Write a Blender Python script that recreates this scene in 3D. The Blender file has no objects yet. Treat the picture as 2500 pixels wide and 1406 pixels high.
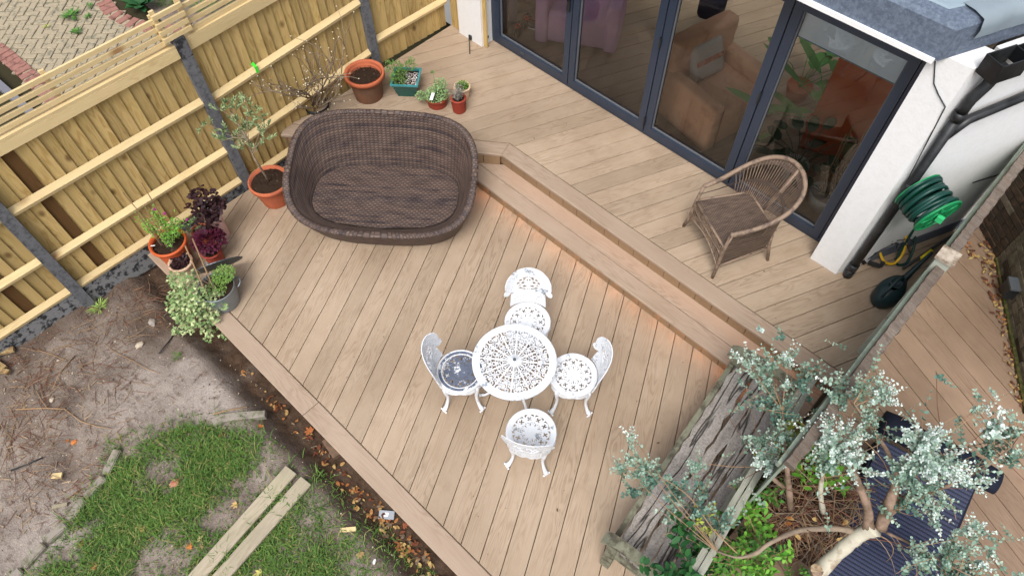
import bpy, bmesh, math, random
from mathutils import Vector, Matrix, noise as mn
from math import sin, cos, pi, radians, sqrt, atan2, hypot, exp
S = bpy.context.scene
COL = S.collection
random.seed(7)
rnd = random.random
def ru(a, b): return a + (b - a) * rnd()

# ------------------------------------------------------------------ camera
CAMH = 5.65
FPX, PITCH, ROLL, YAW = 1709.0, radians(56.75), radians(-0.75), radians(44.47)
_h = Vector((-sin(YAW), cos(YAW), 0)); _r = Vector((cos(YAW), sin(YAW), 0)); _z = Vector((0, 0, 1))
FW = _h * cos(PITCH) - _z * sin(PITCH); _u = _h * sin(PITCH) + _z * cos(PITCH)
CR = _r * cos(ROLL) + _u * sin(ROLL); CU = -_r * sin(ROLL) + _u * cos(ROLL)
cam = bpy.data.cameras.new('camera'); camo = bpy.data.objects.new('camera', cam); COL.objects.link(camo)
cam.sensor_width = 36; cam.lens = FPX / 2500 * 36; cam.clip_start = 0.05; cam.clip_end = 400
mw = Matrix.Identity(4)
for i in range(3):
    mw[i][0] = CR[i]; mw[i][1] = CU[i]; mw[i][2] = -FW[i]
mw[2][3] = CAMH
camo.matrix_world = mw
S.camera = camo

# ------------------------------------------------------------------ sky and light
W = bpy.data.worlds.new('World'); S.world = W; W.use_nodes = True
nt = W.node_tree; bg = nt.nodes['Background']
SUN_EL, SUN_AZ = radians(58), radians(150)
sky = nt.nodes.new('ShaderNodeTexSky'); sky.sky_type = 'NISHITA'; sky.sun_disc = False
sky.sun_elevation = SUN_EL; sky.sun_rotation = SUN_AZ; sky.air_density = 1.0; sky.dust_density = 4.0
hs = nt.nodes.new('ShaderNodeHueSaturation'); hs.inputs['Saturation'].default_value = 0.42
nt.links.new(sky.outputs[0], hs.inputs['Color']); nt.links.new(hs.outputs[0], bg.inputs[0])
bg.inputs[1].default_value = 0.15
sl = bpy.data.lights.new('sun', 'SUN'); sl.energy = 1.5; sl.angle = radians(28); sl.color = (1, 0.975, 0.94)
so = bpy.data.objects.new('sun', sl); COL.objects.link(so)
_sd = Vector((sin(SUN_AZ) * cos(SUN_EL), cos(SUN_AZ) * cos(SUN_EL), sin(SUN_EL)))
so.rotation_euler = _sd.to_track_quat('Z', 'Y').to_euler()
so.location = (0, 0, 12)
S.view_settings.view_transform = 'Standard'; S.view_settings.look = 'None'
S.view_settings.exposure = 0.52; S.view_settings.gamma = 1; S.view_settings.use_curve_mapping = False

# ------------------------------------------------------------------ helpers
def ray(x, y): return CR * (x - 1250) + CU * (703 - y) + FW * FPX
def at(x, y, z):
    d = ray(x, y); t = (z - CAMH) / d.z
    return Vector((0, 0, CAMH)) + d * t
def atx(x, y, X):
    d = ray(x, y); return Vector((0, 0, CAMH)) + d * (X / d.x)
def aty(x, y, Y):
    d = ray(x, y); return Vector((0, 0, CAMH)) + d * (Y / d.y)
def V(*a): return Vector(a)
def lin(c):
    return tuple((v / 255 / 12.92) if v / 255 <= 0.04045 else ((v / 255 + 0.055) / 1.055) ** 2.4 for v in c)

class MB:
    def __init__(s): s.v = []; s.f = []; s.m = []; s.uv = None; s.cur = 0
    def add(s, vs, fs):
        o = len(s.v); s.v += [tuple(p) for p in vs]
        s.f += [tuple(i + o for i in f) for f in fs]; s.m += [s.cur] * len(fs)
    def box(s, c, size, M=None):
        a, b, d = size[0] / 2, size[1] / 2, size[2] / 2; c = Vector(c)
        vs = [Vector((x, y, z)) for z in (-d, d) for y in (-b, b) for x in (-a, a)]
        if M is not None: vs = [M @ p for p in vs]
        s.add([c + p for p in vs], [(0, 2, 3, 1), (4, 5, 7, 6), (0, 1, 5, 4), (2, 6, 7, 3), (0, 4, 6, 2), (1, 3, 7, 5)])
    def bar(s, p, q, w, h, up=(0, 0, 1)):
        p = Vector(p); q = Vector(q); d = q - p; L = d.length
        if L < 1e-6: return
        d.normalize(); u = Vector(up); side = d.cross(u)
        if side.length < 1e-4: side = d.cross(Vector((1, 0, 0)))
        side.normalize(); u = side.cross(d)
        M = Matrix((d, side, u)).transposed()
        s.box((p + q) / 2, (L, w, h), M)
    def prism(s, poly, z0, z1, ch=0.0):
        n = len(poly); area = sum(poly[i][0] * poly[(i + 1) % n][1] - poly[(i + 1) % n][0] * poly[i][1] for i in range(n))
        if area < 0: poly = poly[::-1]
        vs = [(p[0], p[1], z0) for p in poly]
        if ch > 0:
            cx = sum(p[0] for p in poly) / n; cy = sum(p[1] for p in poly) / n
            ins = inset(poly, ch)
            vs += [(p[0], p[1], z1 - ch) for p in poly] + [(p[0], p[1], z1) for p in ins]
            fs = [tuple(range(n))[::-1], tuple(range(2 * n, 3 * n))]
            for k in (0, n): fs += [(i + k, (i + 1) % n + k, (i + 1) % n + n + k, i + n + k) for i in range(n)]
        else:
            vs += [(p[0], p[1], z1) for p in poly]
            fs = [tuple(range(n))[::-1], tuple(range(n, 2 * n))] + [(i, (i + 1) % n, (i + 1) % n + n, i + n) for i in range(n)]
        s.add(vs, fs)
    def tube(s, pts, rad, seg=8, cap=True):
        pts = [Vector(p) for p in pts]; n = len(pts)
        if not isinstance(rad, (list, tuple)): rad = [rad] * n
        ref = None; vs = []
        for i, p in enumerate(pts):
            t = (pts[min(i + 1, n - 1)] - pts[max(i - 1, 0)])
            if t.length < 1e-9: t = Vector((0, 0, 1))
            t.normalize()
            if ref is None:
                ref = t.cross(Vector((0, 0, 1)))
                if ref.length < 0.05: ref = t.cross(Vector((1, 0, 0)))
            ref = ref - t * ref.dot(t)
            if ref.length < 1e-6: ref = t.orthogonal()
            ref.normalize(); b = t.cross(ref)
            vs += [p + (ref * cos(2 * pi * k / seg) + b * sin(2 * pi * k / seg)) * rad[i] for k in range(seg)]
        fs = [(i * seg + k, i * seg + (k + 1) % seg, (i + 1) * seg + (k + 1) % seg, (i + 1) * seg + k) for i in range(n - 1) for k in range(seg)]
        if cap: fs += [tuple(range(seg))[::-1], tuple(range((n - 1) * seg, n * seg))]
        s.add(vs, fs)
    def lathe(s, prof, seg=32, c=(0, 0, 0), wob=0):
        n = len(prof); vs = []
        for (r, z) in prof:
            vs += [(c[0] + r * cos(2 * pi * k / seg), c[1] + r * sin(2 * pi * k / seg), c[2] + z) for k in range(seg)]
        fs = [(i * seg + k, i * seg + (k + 1) % seg, (i + 1) * seg + (k + 1) % seg, (i + 1) * seg + k) for i in range(n - 1) for k in range(seg)]
        s.add(vs, fs)
    def blob(s, c, r, sub=1, sq=(1, 1, 1), jit=0.2):
        bm = bmesh.new(); bmesh.ops.create_icosphere(bm, subdivisions=sub, radius=1)
        a = ru(0, 6.28); ca, sa = cos(a), sin(a)
        vs = []
        for v in bm.verts:
            k = 1 + (rnd() - 0.5) * 2 * jit; x, y, z = v.co.x * sq[0] * k, v.co.y * sq[1] * k, v.co.z * sq[2] * k
            vs.append((c[0] + r * (x * ca - y * sa), c[1] + r * (x * sa + y * ca), c[2] + r * z))
        s.add(vs, [tuple(v.index for v in f.verts) for f in bm.faces]); bm.free()
    def leaf(s, p, d, n, L, w, k=6, fold=0.15):
        """a leaf as a small polygon fan: p base, d direction, n face normal"""
        d = Vector(d).normalized(); n = Vector(n); side = d.cross(n)
        if side.length < 1e-4: side = d.orthogonal()
        side.normalize(); n = side.cross(d)
        p = Vector(p)
        if k == 4: prof = [(0, 0), (0.5, 1), (1, 0), (0.5, -1)]
        elif k == 6: prof = [(0, 0), (0.3, 0.85), (0.7, 0.85), (1, 0), (0.7, -0.85), (0.3, -0.85)]
        else: prof = [(0, 0), (0.15, 0.7), (0.45, 1), (0.8, 0.75), (1, 0), (0.8, -0.75), (0.45, -1), (0.15, -0.7)]
        vs = [p + d * (L * a) + side * (w / 2 * b) + n * (fold * w * abs(b)) for a, b in prof]
        s.add(vs, [tuple(range(len(prof)))])
    def build(s, name, mat, parent=None, smooth=False, world=True, uv=None):
        me = bpy.data.meshes.new(name)
        off = Vector((0, 0, 0))
        if parent is not None and world:
            q = parent
            while q is not None: off = off + q.location; q = q.parent
        me.from_pydata([(v[0] - off.x, v[1] - off.y, v[2] - off.z) for v in s.v] if off.length > 0 else s.v, [], s.f)
        mats = mat if isinstance(mat, (list, tuple)) else [mat]
        for m in mats: me.materials.append(m)
        if len(mats) > 1: me.polygons.foreach_set('material_index', s.m)
        if smooth: me.polygons.foreach_set('use_smooth', [True] * len(me.polygons))
        me.update()
        if uv: 
            l = me.uv_layers.new(name='UVMap')
            for li, lp in enumerate(me.loops): l.data[li].uv = uv[lp.vertex_index]
        o = bpy.data.objects.new(name, me); COL.objects.link(o)
        if parent is not None: o.parent = parent
        return o

def inset(poly, d):
    n = len(poly); out = []
    for i in range(n):
        p0 = Vector(poly[i - 1][:2]); p = Vector(poly[i][:2]); p2 = Vector(poly[(i + 1) % n][:2])
        a = (p - p0); b = (p2 - p)
        if a.length < 1e-6 or b.length < 1e-6: out.append(tuple(p)); continue
        a.normalize(); b.normalize()
        na = Vector((-a.y, a.x)); nb = Vector((-b.y, b.x)); k = 1 + na.dot(nb)
        q = p + (na + nb) * (d / max(k, 0.25)); out.append((q.x, q.y))
    return out
def clip(poly, n, c):
    """keep the part of a 2d polygon with n.p <= c"""
    out = []
    for i in range(len(poly)):
        p, q = poly[i], poly[(i + 1) % len(poly)]
        a = n[0] * p[0] + n[1] * p[1] - c; b = n[0] * q[0] + n[1] * q[1] - c
        if a <= 0: out.append(p)
        if a * b < 0:
            t = a / (a - b); out.append((p[0] + (q[0] - p[0]) * t, p[1] + (q[1] - p[1]) * t))
    return out
def inpoly(x, y, poly):
    c = False; n = len(poly)
    for i in range(n):
        a, b = poly[i], poly[i - 1]
        if (a[1] > y) != (b[1] > y) and x < (b[0] - a[0]) * (y - a[1]) / (b[1] - a[1]) + a[0]: c = not c
    return c
def tag(o, label=None, cat=None, group=None, kind=None):
    if label: o['label'] = label
    if cat: o['category'] = cat
    if group: o['group'] = group
    if kind: o['kind'] = kind
    return o
def empty(name, loc=(0, 0, 0), rz=0, label=None, cat=None, group=None, kind=None):
    o = bpy.data.objects.new(name, None); o.location = loc; o.rotation_euler = (0, 0, rz); o.empty_display_size = 0.1
    COL.objects.link(o); return tag(o, label, cat, group, kind)
def copy_tree(o, parent=None):
    c = o.copy(); COL.objects.link(c); c.parent = parent
    for ch in list(o.children): copy_tree(ch, c)
    return c

# ------------------------------------------------------------------ materials
def newmat(name, rough=0.7, spec=0.3):
    m = bpy.data.materials.new(name); m.use_nodes = True
    b = m.node_tree.nodes['Principled BSDF']; b.inputs['Roughness'].default_value = rough
    b.inputs['Specular IOR Level'].default_value = spec
    return m, m.node_tree, b
def nd(nt, t, **k):
    n = nt.nodes.new(t)
    for a, b in k.items():
        if a.startswith('i_'):
            key = a[2:]; key = int(key) if key.isdigit() else key.replace('_', ' ')
            n.inputs[key].default_value = b
        else: setattr(n, a, b)
    return n
def lk(nt, a, b): nt.links.new(a, b)
def mathn(nt, op, a, b=None, clampit=False):
    n = nt.nodes.new('ShaderNodeMath'); n.operation = op; n.use_clamp = clampit
    for i, x in enumerate((a, b)):
        if x is None: continue
        if isinstance(x, (int, float)): n.inputs[i].default_value = x
        else: lk(nt, x, n.inputs[i])
    return n.outputs[0]
def mix(nt, f, a, b, mode='MIX'):
    n = nt.nodes.new('ShaderNodeMix'); n.data_type = 'RGBA'; n.blend_type = mode
    if isinstance(f, (int, float)): n.inputs[0].default_value = f
    else: lk(nt, f, n.inputs[0])
    for i, x in ((6, a), (7, b)):
        if isinstance(x, (tuple, list)): n.inputs[i].default_value = (*x[:3], 1)
        else: lk(nt, x, n.inputs[i])
    return n.outputs[2]
def ramp(nt, f, p0, p1, c0=(0, 0, 0), c1=(1, 1, 1)):
    n = nt.nodes.new('ShaderNodeValToRGB'); e = n.color_ramp.elements
    e[0].position = p0; e[1].position = p1; e[0].color = (*c0, 1); e[1].color = (*c1, 1)
    lk(nt, f, n.inputs[0]); return n.outputs[0]
def coords(nt, kind='Object', scale=(1, 1, 1), rand=0):
    tc = nt.nodes.new('ShaderNodeTexCoord'); o = tc.outputs[kind]
    if kind == 'World': pass
    if rand:
        oi = nt.nodes.new('ShaderNodeObjectInfo'); vm = nt.nodes.new('ShaderNodeVectorMath'); vm.operation = 'SCALE'
        cb = nt.nodes.new('ShaderNodeCombineXYZ')
        lk(nt, oi.outputs['Random'], cb.inputs[0])
        m2 = mathn(nt, 'FRACT', mathn(nt, 'MULTIPLY', oi.outputs['Random'], 17.31)); lk(nt, m2, cb.inputs[1])
        m3 = mathn(nt, 'FRACT', mathn(nt, 'MULTIPLY', oi.outputs['Random'], 71.7)); lk(nt, m3, cb.inputs[2])
        lk(nt, cb.outputs[0], vm.inputs[0]); vm.inputs['Scale'].default_value = rand
        ad = nt.nodes.new('ShaderNodeVectorMath'); ad.operation = 'ADD'; lk(nt, o, ad.inputs[0]); lk(nt, vm.outputs[0], ad.inputs[1]); o = ad.outputs[0]
    mp = nt.nodes.new('ShaderNodeMapping'); mp.inputs['Scale'].default_value = scale; lk(nt, o, mp.inputs[0])
    return mp.outputs[0]
def pos(nt, scale=(1, 1, 1)):
    g = nt.nodes.new('ShaderNodeNewGeometry'); mp = nt.nodes.new('ShaderNodeMapping'); mp.inputs['Scale'].default_value = scale
    lk(nt, g.outputs['Position'], mp.inputs[0]); return mp.outputs[0]
def noi(nt, v, sc=1, det=3, rough=0.5, dist=0):
    n = nd(nt, 'ShaderNodeTexNoise', i_Scale=sc, i_Detail=det, i_Roughness=rough, i_Distortion=dist); lk(nt, v, n.inputs['Vector']); return n.outputs[0]
def bump(nt, b, h, st=0.3, d=0.01):
    n = nd(nt, 'ShaderNodeBump', i_Strength=st, i_Distance=d); lk(nt, h, n.inputs['Height']); lk(nt, n.outputs[0], b.inputs['Normal'])
def orand(nt): return nt.nodes.new('ShaderNodeObjectInfo').outputs['Random']

def plain(name, c, rough=0.6, var=0.12, sc=30, spec=0.3, bst=0.1, metal=0, c2=None, p=(0.45, 0.6)):
    m, nt, b = newmat(name, rough, spec); v = coords(nt, rand=5); n = noi(nt, v, sc, 4)
    col = mix(nt, n, tuple(x * (1 - var) for x in lin(c)), tuple(min(1, x * (1 + var)) for x in lin(c)))
    if c2: col = mix(nt, ramp(nt, noi(nt, v, sc * 0.35, 5, 0.65), *p), col, lin(c2))
    lk(nt, col, b.inputs['Base Color']); b.inputs['Metallic'].default_value = metal
    if bst: bump(nt, b, n, bst, 0.004)
    return m
def leafmat(name, c1, c2, rough=0.55, trans=0.25):
    m, nt, b = newmat(name, rough, 0.25)
    g = nt.nodes.new('ShaderNodeNewGeometry'); v = pos(nt); n = noi(nt, v, 25, 2)
    f = mathn(nt, 'ADD', mathn(nt, 'MULTIPLY', g.outputs['Random Per Island'], 0.8), mathn(nt, 'MULTIPLY', n, 0.4), True)
    lk(nt, mix(nt, f, lin(c1), lin(c2)), b.inputs['Base Color'])
    return m
def woodmat(name, ca, cb, cc=None, gs=(1.0, 8, 8), rings=45, ringmix=0.4, fine=0.25, var=0.2, rough=0.65, knots=0.0, knotc=(90, 55, 25), bst=0.15, rand=20, world_stain=0.0, stainc=(120, 90, 60), spec=0.25):
    """grain runs along local X"""
    m, nt, b = newmat(name, rough, spec)
    v = coords(nt, scale=gs, rand=rand); n = noi(nt, v, 1.0, 2, 0.45, 0.4)
    rg = mathn(nt, 'ADD', mathn(nt, 'MULTIPLY', mathn(nt, 'SINE', mathn(nt, 'MULTIPLY', n, rings)), 0.5), 0.5)
    v2 = coords(nt, scale=(gs[0] * 2.5, gs[1] * 14, gs[2] * 14), rand=rand); f2 = noi(nt, v2, 1.0, 3, 0.6)
    v3 = coords(nt, scale=(gs[0] * 0.8, gs[1] * 0.35, gs[2] * 0.35), rand=rand); msk = ramp(nt, noi(nt, v3, 1.3, 1), 0.35, 0.65)
    rm = mathn(nt, 'MULTIPLY', mathn(nt, 'MULTIPLY', mathn(nt, 'POWER', rg, 2.5), msk), ringmix)
    col = mix(nt, f2, lin(ca), lin(cb)) if fine > 0 else lin(ca)
    col = mix(nt, fine, lin(ca), col) if 0 < fine < 1 else col
    if cc: col = mix(nt, mathn(nt, 'MULTIPLY', ramp(nt, noi(nt, v3, 2.2, 3), 0.4, 0.7), 0.7), col, lin(cc))
    col = mix(nt, rm, col, lin(cb))
    if knots > 0:
        vk = coords(nt, scale=(gs[0] * 3.2, 10, 10), rand=rand); vo = nd(nt, 'ShaderNodeTexVoronoi', i_Scale=knots); lk(nt, vk, vo.inputs['Vector'])
        kf = ramp(nt, vo.outputs['Distance'], 0.06, 0.17, (1, 1, 1), (0, 0, 0)); col = mix(nt, mathn(nt, 'MULTIPLY', kf, 0.75), col, lin(knotc))
    if world_stain:
        s = ramp(nt, noi(nt, pos(nt, (1, 1, 1)), 1.1, 4, 0.6), 0.42, 0.72); col = mix(nt, mathn(nt, 'MULTIPLY', s, world_stain), col, lin(stainc))
        s2 = ramp(nt, noi(nt, pos(nt, (1, 1, 1)), 5.0, 5, 0.7), 0.55, 0.75); col = mix(nt, mathn(nt, 'MULTIPLY', s2, world_stain * 0.6), col, lin(stainc))
    r = orand(nt); hsv = nd(nt, 'ShaderNodeHueSaturation'); lk(nt, mathn(nt, 'ADD', mathn(nt, 'MULTIPLY', r, 2 * var), 1 - var), hsv.inputs['Value']); lk(nt, col, hsv.inputs['Color'])
    lk(nt, hsv.outputs[0], b.inputs['Base Color'])
    bump(nt, b, mathn(nt, 'ADD', f2, mathn(nt, 'MULTIPLY', rg, 0.4)), bst, 0.003)
    return m

MDECK = woodmat('composite_oak_board', (179, 160, 139), (135, 115, 94), (163, 143, 121), gs=(1.7, 13, 13), rings=58, ringmix=0.6, fine=0.6, var=0.10, rough=0.6, bst=0.25, world_stain=0.42, stainc=(120, 99, 78))
MNOSE = woodmat('bullnose_board', (173, 154, 136), (134, 114, 96), (158, 138, 120), gs=(1.4, 13, 13), rings=60, ringmix=0.55, fine=0.5, var=0.04, rough=0.6, bst=0.25, world_stain=0.2, stainc=(128, 103, 76))
MDECKN = woodmat('older_composite_board', (158, 134, 113), (116, 94, 76), (142, 118, 98), gs=(1.7, 13, 13), rings=58, ringmix=0.5, fine=0.6, var=0.10, rough=0.65, bst=0.25, world_stain=0.5, stainc=(104, 84, 66))
MRISER = woodmat('riser_board', (150, 124, 96), (118, 94, 68), gs=(3, 12, 12), ringmix=0.2, fine=0.5, var=0.06, rough=0.6)
MFENCE = woodmat('green_treated_pine', (200, 174, 120), (150, 120, 68), (172, 148, 92), gs=(2.2, 14, 14), rings=38, ringmix=0.75, fine=0.8, var=0.19, knots=0.45, knotc=(88, 58, 28), rough=0.75, bst=0.3)
MFENCED = woodmat('dark_stained_pine', (98, 70, 38), (70, 47, 24), gs=(2, 14, 14), ringmix=0.4, fine=0.7, var=0.1, rough=0.75)
MRAIL = woodmat('pale_new_pine', (220, 198, 152), (184, 156, 106), (206, 184, 136), gs=(2.0, 16, 16), rings=40, ringmix=0.45, fine=0.6, var=0.08, knots=0.3, knotc=(138, 92, 50), rough=0.7, bst=0.15)
MOLD = woodmat('weathered_plank', (186, 174, 154), (130, 118, 98), (158, 152, 126), gs=(2.0, 16, 16), rings=40, ringmix=0.5, fine=0.8, var=0.1, rough=0.85, bst=0.4, world_stain=0.35, stainc=(80, 74, 58))
MSOILP = plain('potting_soil', (52, 40, 32), 0.95, 0.5, 60, 0.1, 0.6, c2=(88, 74, 62), p=(0.6, 0.66))
MTERRA = plain('terracotta', (186, 104, 72), 0.8, 0.12, 14, 0.15, 0.1, c2=(170, 96, 70))
MTERRAB = plain('stained_terracotta', (120, 90, 72), 0.85, 0.2, 10, 0.15, 0.1, c2=(134, 96, 74))
MREDP = plain('red_plastic', (150, 62, 46), 0.5, 0.1, 12)
MTEAL = plain('teal_glaze', (22, 84, 78), 0.18, 0.3, 12, 0.5, 0.05)
MTEALR = plain('teal_glaze_rim', (62, 134, 140), 0.2, 0.25, 20, 0.5, 0.05)
MPINKP = plain('pink_pot', (196, 160, 152), 0.6, 0.08, 10)
MCREAM = plain('cream_pot', (206, 176, 148), 0.6, 0.1, 10, c2=(170, 120, 90), p=(0.55, 0.7))
MZINC = plain('galvanised_zinc', (132, 140, 146), 0.42, 0.15, 8, 0.5, 0.05, metal=0.6)
MLIDM = plain('dark_zinc_lid', (88, 98, 106), 0.4, 0.15, 8, 0.5, 0.05, metal=0.6)
MWHITE = plain('white_render', (226, 226, 226), 0.85, 0.04, 60, 0.2, 0.45, c2=(217, 217, 215), p=(.45, .85))
MPLINTH = plain('blue_grey_plinth', (108, 114, 128), 0.8, 0.08, 10)
MANTH = plain('anthracite_aluminium', (44, 54, 70), 0.32, 0.04, 6, 0.5, 0)
MBLACK = plain('black_plastic', (24, 25, 27), 0.4, 0.15, 12, 0.4, 0.05, c2=(44, 46, 48))
MGREENP = plain('green_plastic', (20, 132, 78), 0.4, 0.08, 12, 0.4, 0)
MHOSE = plain('dark_green_hose', (12, 58, 50), 0.4, 0.1, 12, 0.4, 0)
MYEL = plain('yellow_hose', (214, 168, 30), 0.45, 0.08, 12, 0.4, 0)
MYELB = plain('yellow_plastic', (226, 204, 20), 0.45, 0.05, 12, 0.4, 0)
MCAN = plain('dark_green_plastic', (22, 42, 46), 0.4, 0.15, 8, 0.4, 0.05)
MGREENT = plain('green_tape', (70, 214, 60), 0.5, 0.03, 6)
MROOF = plain('grey_blue_roof_membrane', (84, 94, 110), 0.75, 0.15, 110, 0.3, 0.8, c2=(112, 124, 140), p=(.4, .7))
MROOFT = plain('pale_roof_top', (136, 152, 162), 0.7, 0.08, 12, 0.3, 0.2)
MMOSS = plain('moss', (66, 70, 36), 0.95, 0.4, 60, 0.1, 0.9, c2=(96, 88, 56))
MCONC = plain('lichened_concrete', (128, 128, 128), 0.9, 0.15, 50, 0.15, 0.3, c2=(52, 52, 54), p=(0.5, 0.58))
MPOST = plain('concrete_post', (108, 109, 112), 0.9, 0.15, 60, 0.15, 0.3, c2=(72, 72, 75), p=(0.46, 0.7))
MEDGE = plain('pinkish_kerb_stone', (142, 134, 124), 0.9, 0.12, 30, 0.15, 0.3, c2=(104, 102, 84), p=(0.5, 0.65))
MSETT = plain('buff_block', (158, 146, 124), 0.9, 0.14, 40, 0.15, 0.4, c2=(120, 116, 100), p=(0.52, 0.64))
MREDB = plain('red_block', (150, 108, 98), 0.9, 0.14, 40, 0.15, 0.4, c2=(118, 84, 76), p=(0.5, 0.64))
MJOINT = plain('paving_joint_sand', (56, 52, 36), 0.95, 0.3, 60, 0.1, 0.4)
MTWIG = plain('dry_twig', (150, 122, 92), 0.85, 0.2, 12)
MTWIGR = plain('red_brown_twig', (112, 76, 60), 0.85, 0.2, 12)
MTWIGG = plain('grey_bark', (140, 124, 106), 0.85, 0.2, 12, c2=(112, 98, 84))
MBARKP = plain('pale_smooth_bark', (188, 182, 164), 0.8, 0.15, 22, .15, .6, c2=(150, 132, 112), p=(0.5, 0.62))
MBARKR = plain('pinkish_brown_bark', (144, 122, 106), 0.85, 0.25, 26, .15, .8, c2=(104, 88, 72), p=(.42, .6))
MDEAD = plain('fallen_leaf', (146, 92, 52), 0.8, 0.3, 20, c2=(176, 150, 96), p=(0.45, 0.55))
MSTONE = plain('pale_stone', (178, 166, 148), 0.9, 0.2, 20)
MBRICKR = plain('old_red_brick', (156, 84, 62), 0.9, 0.2, 20, c2=(180, 140, 120))
ME_PALE = leafmat('eucalyptus_pale_leaf', (122, 152, 136), (172, 194, 178))
ME_MID = leafmat('eucalyptus_leaf', (84, 118, 100), (136, 162, 144))
ME_DARK = leafmat('eucalyptus_dark_leaf', (52, 88, 76), (104, 138, 124))
MG_BR = leafmat('bright_green_leaf', (62, 122, 34), (116, 168, 62))
MG_MID = leafmat('mid_green_leaf', (48, 96, 34), (92, 134, 58))
MG_DK = leafmat('dark_green_leaf', (24, 66, 36), (52, 100, 50))
MOLIVE = leafmat('olive_leaf', (60, 92, 40), (160, 176, 130))
MYGRN = leafmat('yellow_green_leaf', (128, 146, 44), (168, 176, 78))
MIVYW = leafmat('variegated_ivy_leaf', (92, 126, 66), (188, 196, 146))
MPURP = leafmat('purple_black_leaf', (26, 14, 20), (58, 34, 38))
MPURP2 = leafmat('burgundy_leaf', (42, 10, 26), (84, 26, 48))
MSEMP = leafmat('grey_green_rosette', (74, 92, 66), (134, 146, 110))
MLAV = leafmat('grey_dried_foliage', (112, 112, 102), (164, 160, 150))
MFLOW = plain('magenta_flower', (150, 40, 120), 0.6)
# ================================================================== ground
def soil_mat():
    m, nt, b = newmat('bare_soil', 0.95, 0.1); v = pos(nt)
    n1 = noi(nt, v, 1.6, 5, 0.6); n2 = noi(nt, v, 14, 5, 0.65); n3 = noi(nt, v, 90, 3, 0.6)
    c = mix(nt, ramp(nt, n1, 0.35, 0.68), lin((104, 90, 82)), lin((158, 145, 135)))
    dr = nd(nt, 'ShaderNodeAttribute', attribute_name='dry'); c = mix(nt, dr.outputs['Fac'], c, lin((182, 172, 164))); c = mix(nt, ramp(nt, n2, 0.52, 0.72), c, lin((92, 78, 68)))
    c = mix(nt, ramp(nt, n3, 0.35, 0.75), mix(nt, 1.0, c, (0.72, 0.72, 0.72), 'MULTIPLY'), mix(nt, 0.2, c, lin((190, 178, 164))))
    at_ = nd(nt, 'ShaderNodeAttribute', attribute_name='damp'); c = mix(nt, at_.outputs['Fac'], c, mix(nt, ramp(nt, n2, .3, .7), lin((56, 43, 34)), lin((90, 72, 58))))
    lk(nt, c, b.inputs['Base Color']); h = mathn(nt, 'ADD', mathn(nt, 'MULTIPLY', n2, 1.0), mathn(nt, 'MULTIPLY', n3, 0.35)); bump(nt, b, h, 0.9, 0.02); return m
MSOIL = soil_mat()
g = MB(); g.box((0, 0, -0.6), (160, 160, 0.1)); tag(g.build('ground', plain('plain_earth', (96, 84, 66), 0.95, 0.2, 3)), kind='structure')
LAWN = [at(x, y, -.2).to_2d()[:] for x, y in ((292, 1085), (330, 1092), (400, 1062), (460, 1040), (560, 1036), (640, 1060), (700, 1090), (770, 1130), (840, 1190), (890, 1245), (960, 1290), (1010, 1345), (1100, 1420), (700, 1560), (0, 1480), (95, 1405), (180, 1280), (262, 1165))]
def soil_h(x, y):
    h = -0.2 + 0.035 * (mn.noise(Vector((x * 1.3, y * 1.3, 0)))) + 0.022 * mn.noise(Vector((x * 4, y * 4, 3))) + 0.012 * mn.noise(Vector((x * 13, y * 13, 6)))
    d = 0.34 - y + 0.05 * mn.noise(Vector((x * 2, 1, 1)))                         # trench in front of the deck
    t = min(1, max(0, 1 - d / 0.22)); h -= 0.16 * t * t * (3 - 2 * t)
    if x < -5.3: h += 0.05 * min(1, (-5.3 - x) / .3)
    dx, dy = x + 4.95, y - 0.12; h -= 0.10 * exp(-(dx * dx * 6 + dy * dy * 8))        # hollow by the fence corner
    r = abs((x + 4.55) * 0.62 + (y + 1.0) * 0.78 + 0.08 * mn.noise(Vector((x * 3, y * 3, 9))))
    if x < -4.1: h -= 0.06 * exp(-(r / 0.09) ** 2)
    return h
X0, X1, Y0, Y1, ST = -6.2, 0.2, -3.6, 0.75, 0.03
nx, ny = int((X1 - X0) / ST), int((Y1 - Y0) / ST)
m = MB(); damp = []
for j in range(ny + 1):
    for i in range(nx + 1):
        x, y = X0 + i * ST, Y0 + j * ST; m.v.append((x, y, soil_h(x, y)))
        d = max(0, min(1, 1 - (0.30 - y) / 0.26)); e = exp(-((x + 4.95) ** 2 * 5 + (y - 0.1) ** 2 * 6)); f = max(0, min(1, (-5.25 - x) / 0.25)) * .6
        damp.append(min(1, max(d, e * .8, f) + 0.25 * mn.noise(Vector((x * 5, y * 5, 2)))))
m.f = [(j * (nx + 1) + i, j * (nx + 1) + i + 1, (j + 1) * (nx + 1) + i + 1, (j + 1) * (nx + 1) + i) for j in range(ny) for i in range(nx)]; m.m = [0] * len(m.f)
DRY = [(at(540, 930, -.2), .62, .34), (at(330, 960, -.2), .4, .26), (at(90, 1330, -.2), .45, .3), (at(300, 820, -.2), .3, .2)]
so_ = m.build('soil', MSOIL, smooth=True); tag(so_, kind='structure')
a = so_.data.attributes.new('dry', 'FLOAT', 'POINT'); a.data.foreach_set('value', [min(.8, max(0, sum(exp(-((v[0] - c.x) ** 2 + (v[1] - c.y) ** 2) / (2 * s * s)) * k for c, k, s in [(c_, k_ * 1.3, s_) for c_, k_, s_ in DRY]) + .25 * mn.noise(Vector((v[0] * 4, v[1] * 4, 12))))) for v in m.v])
a = so_.data.attributes.new('damp', 'FLOAT', 'POINT'); a.data.foreach_set('value', damp)

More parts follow.
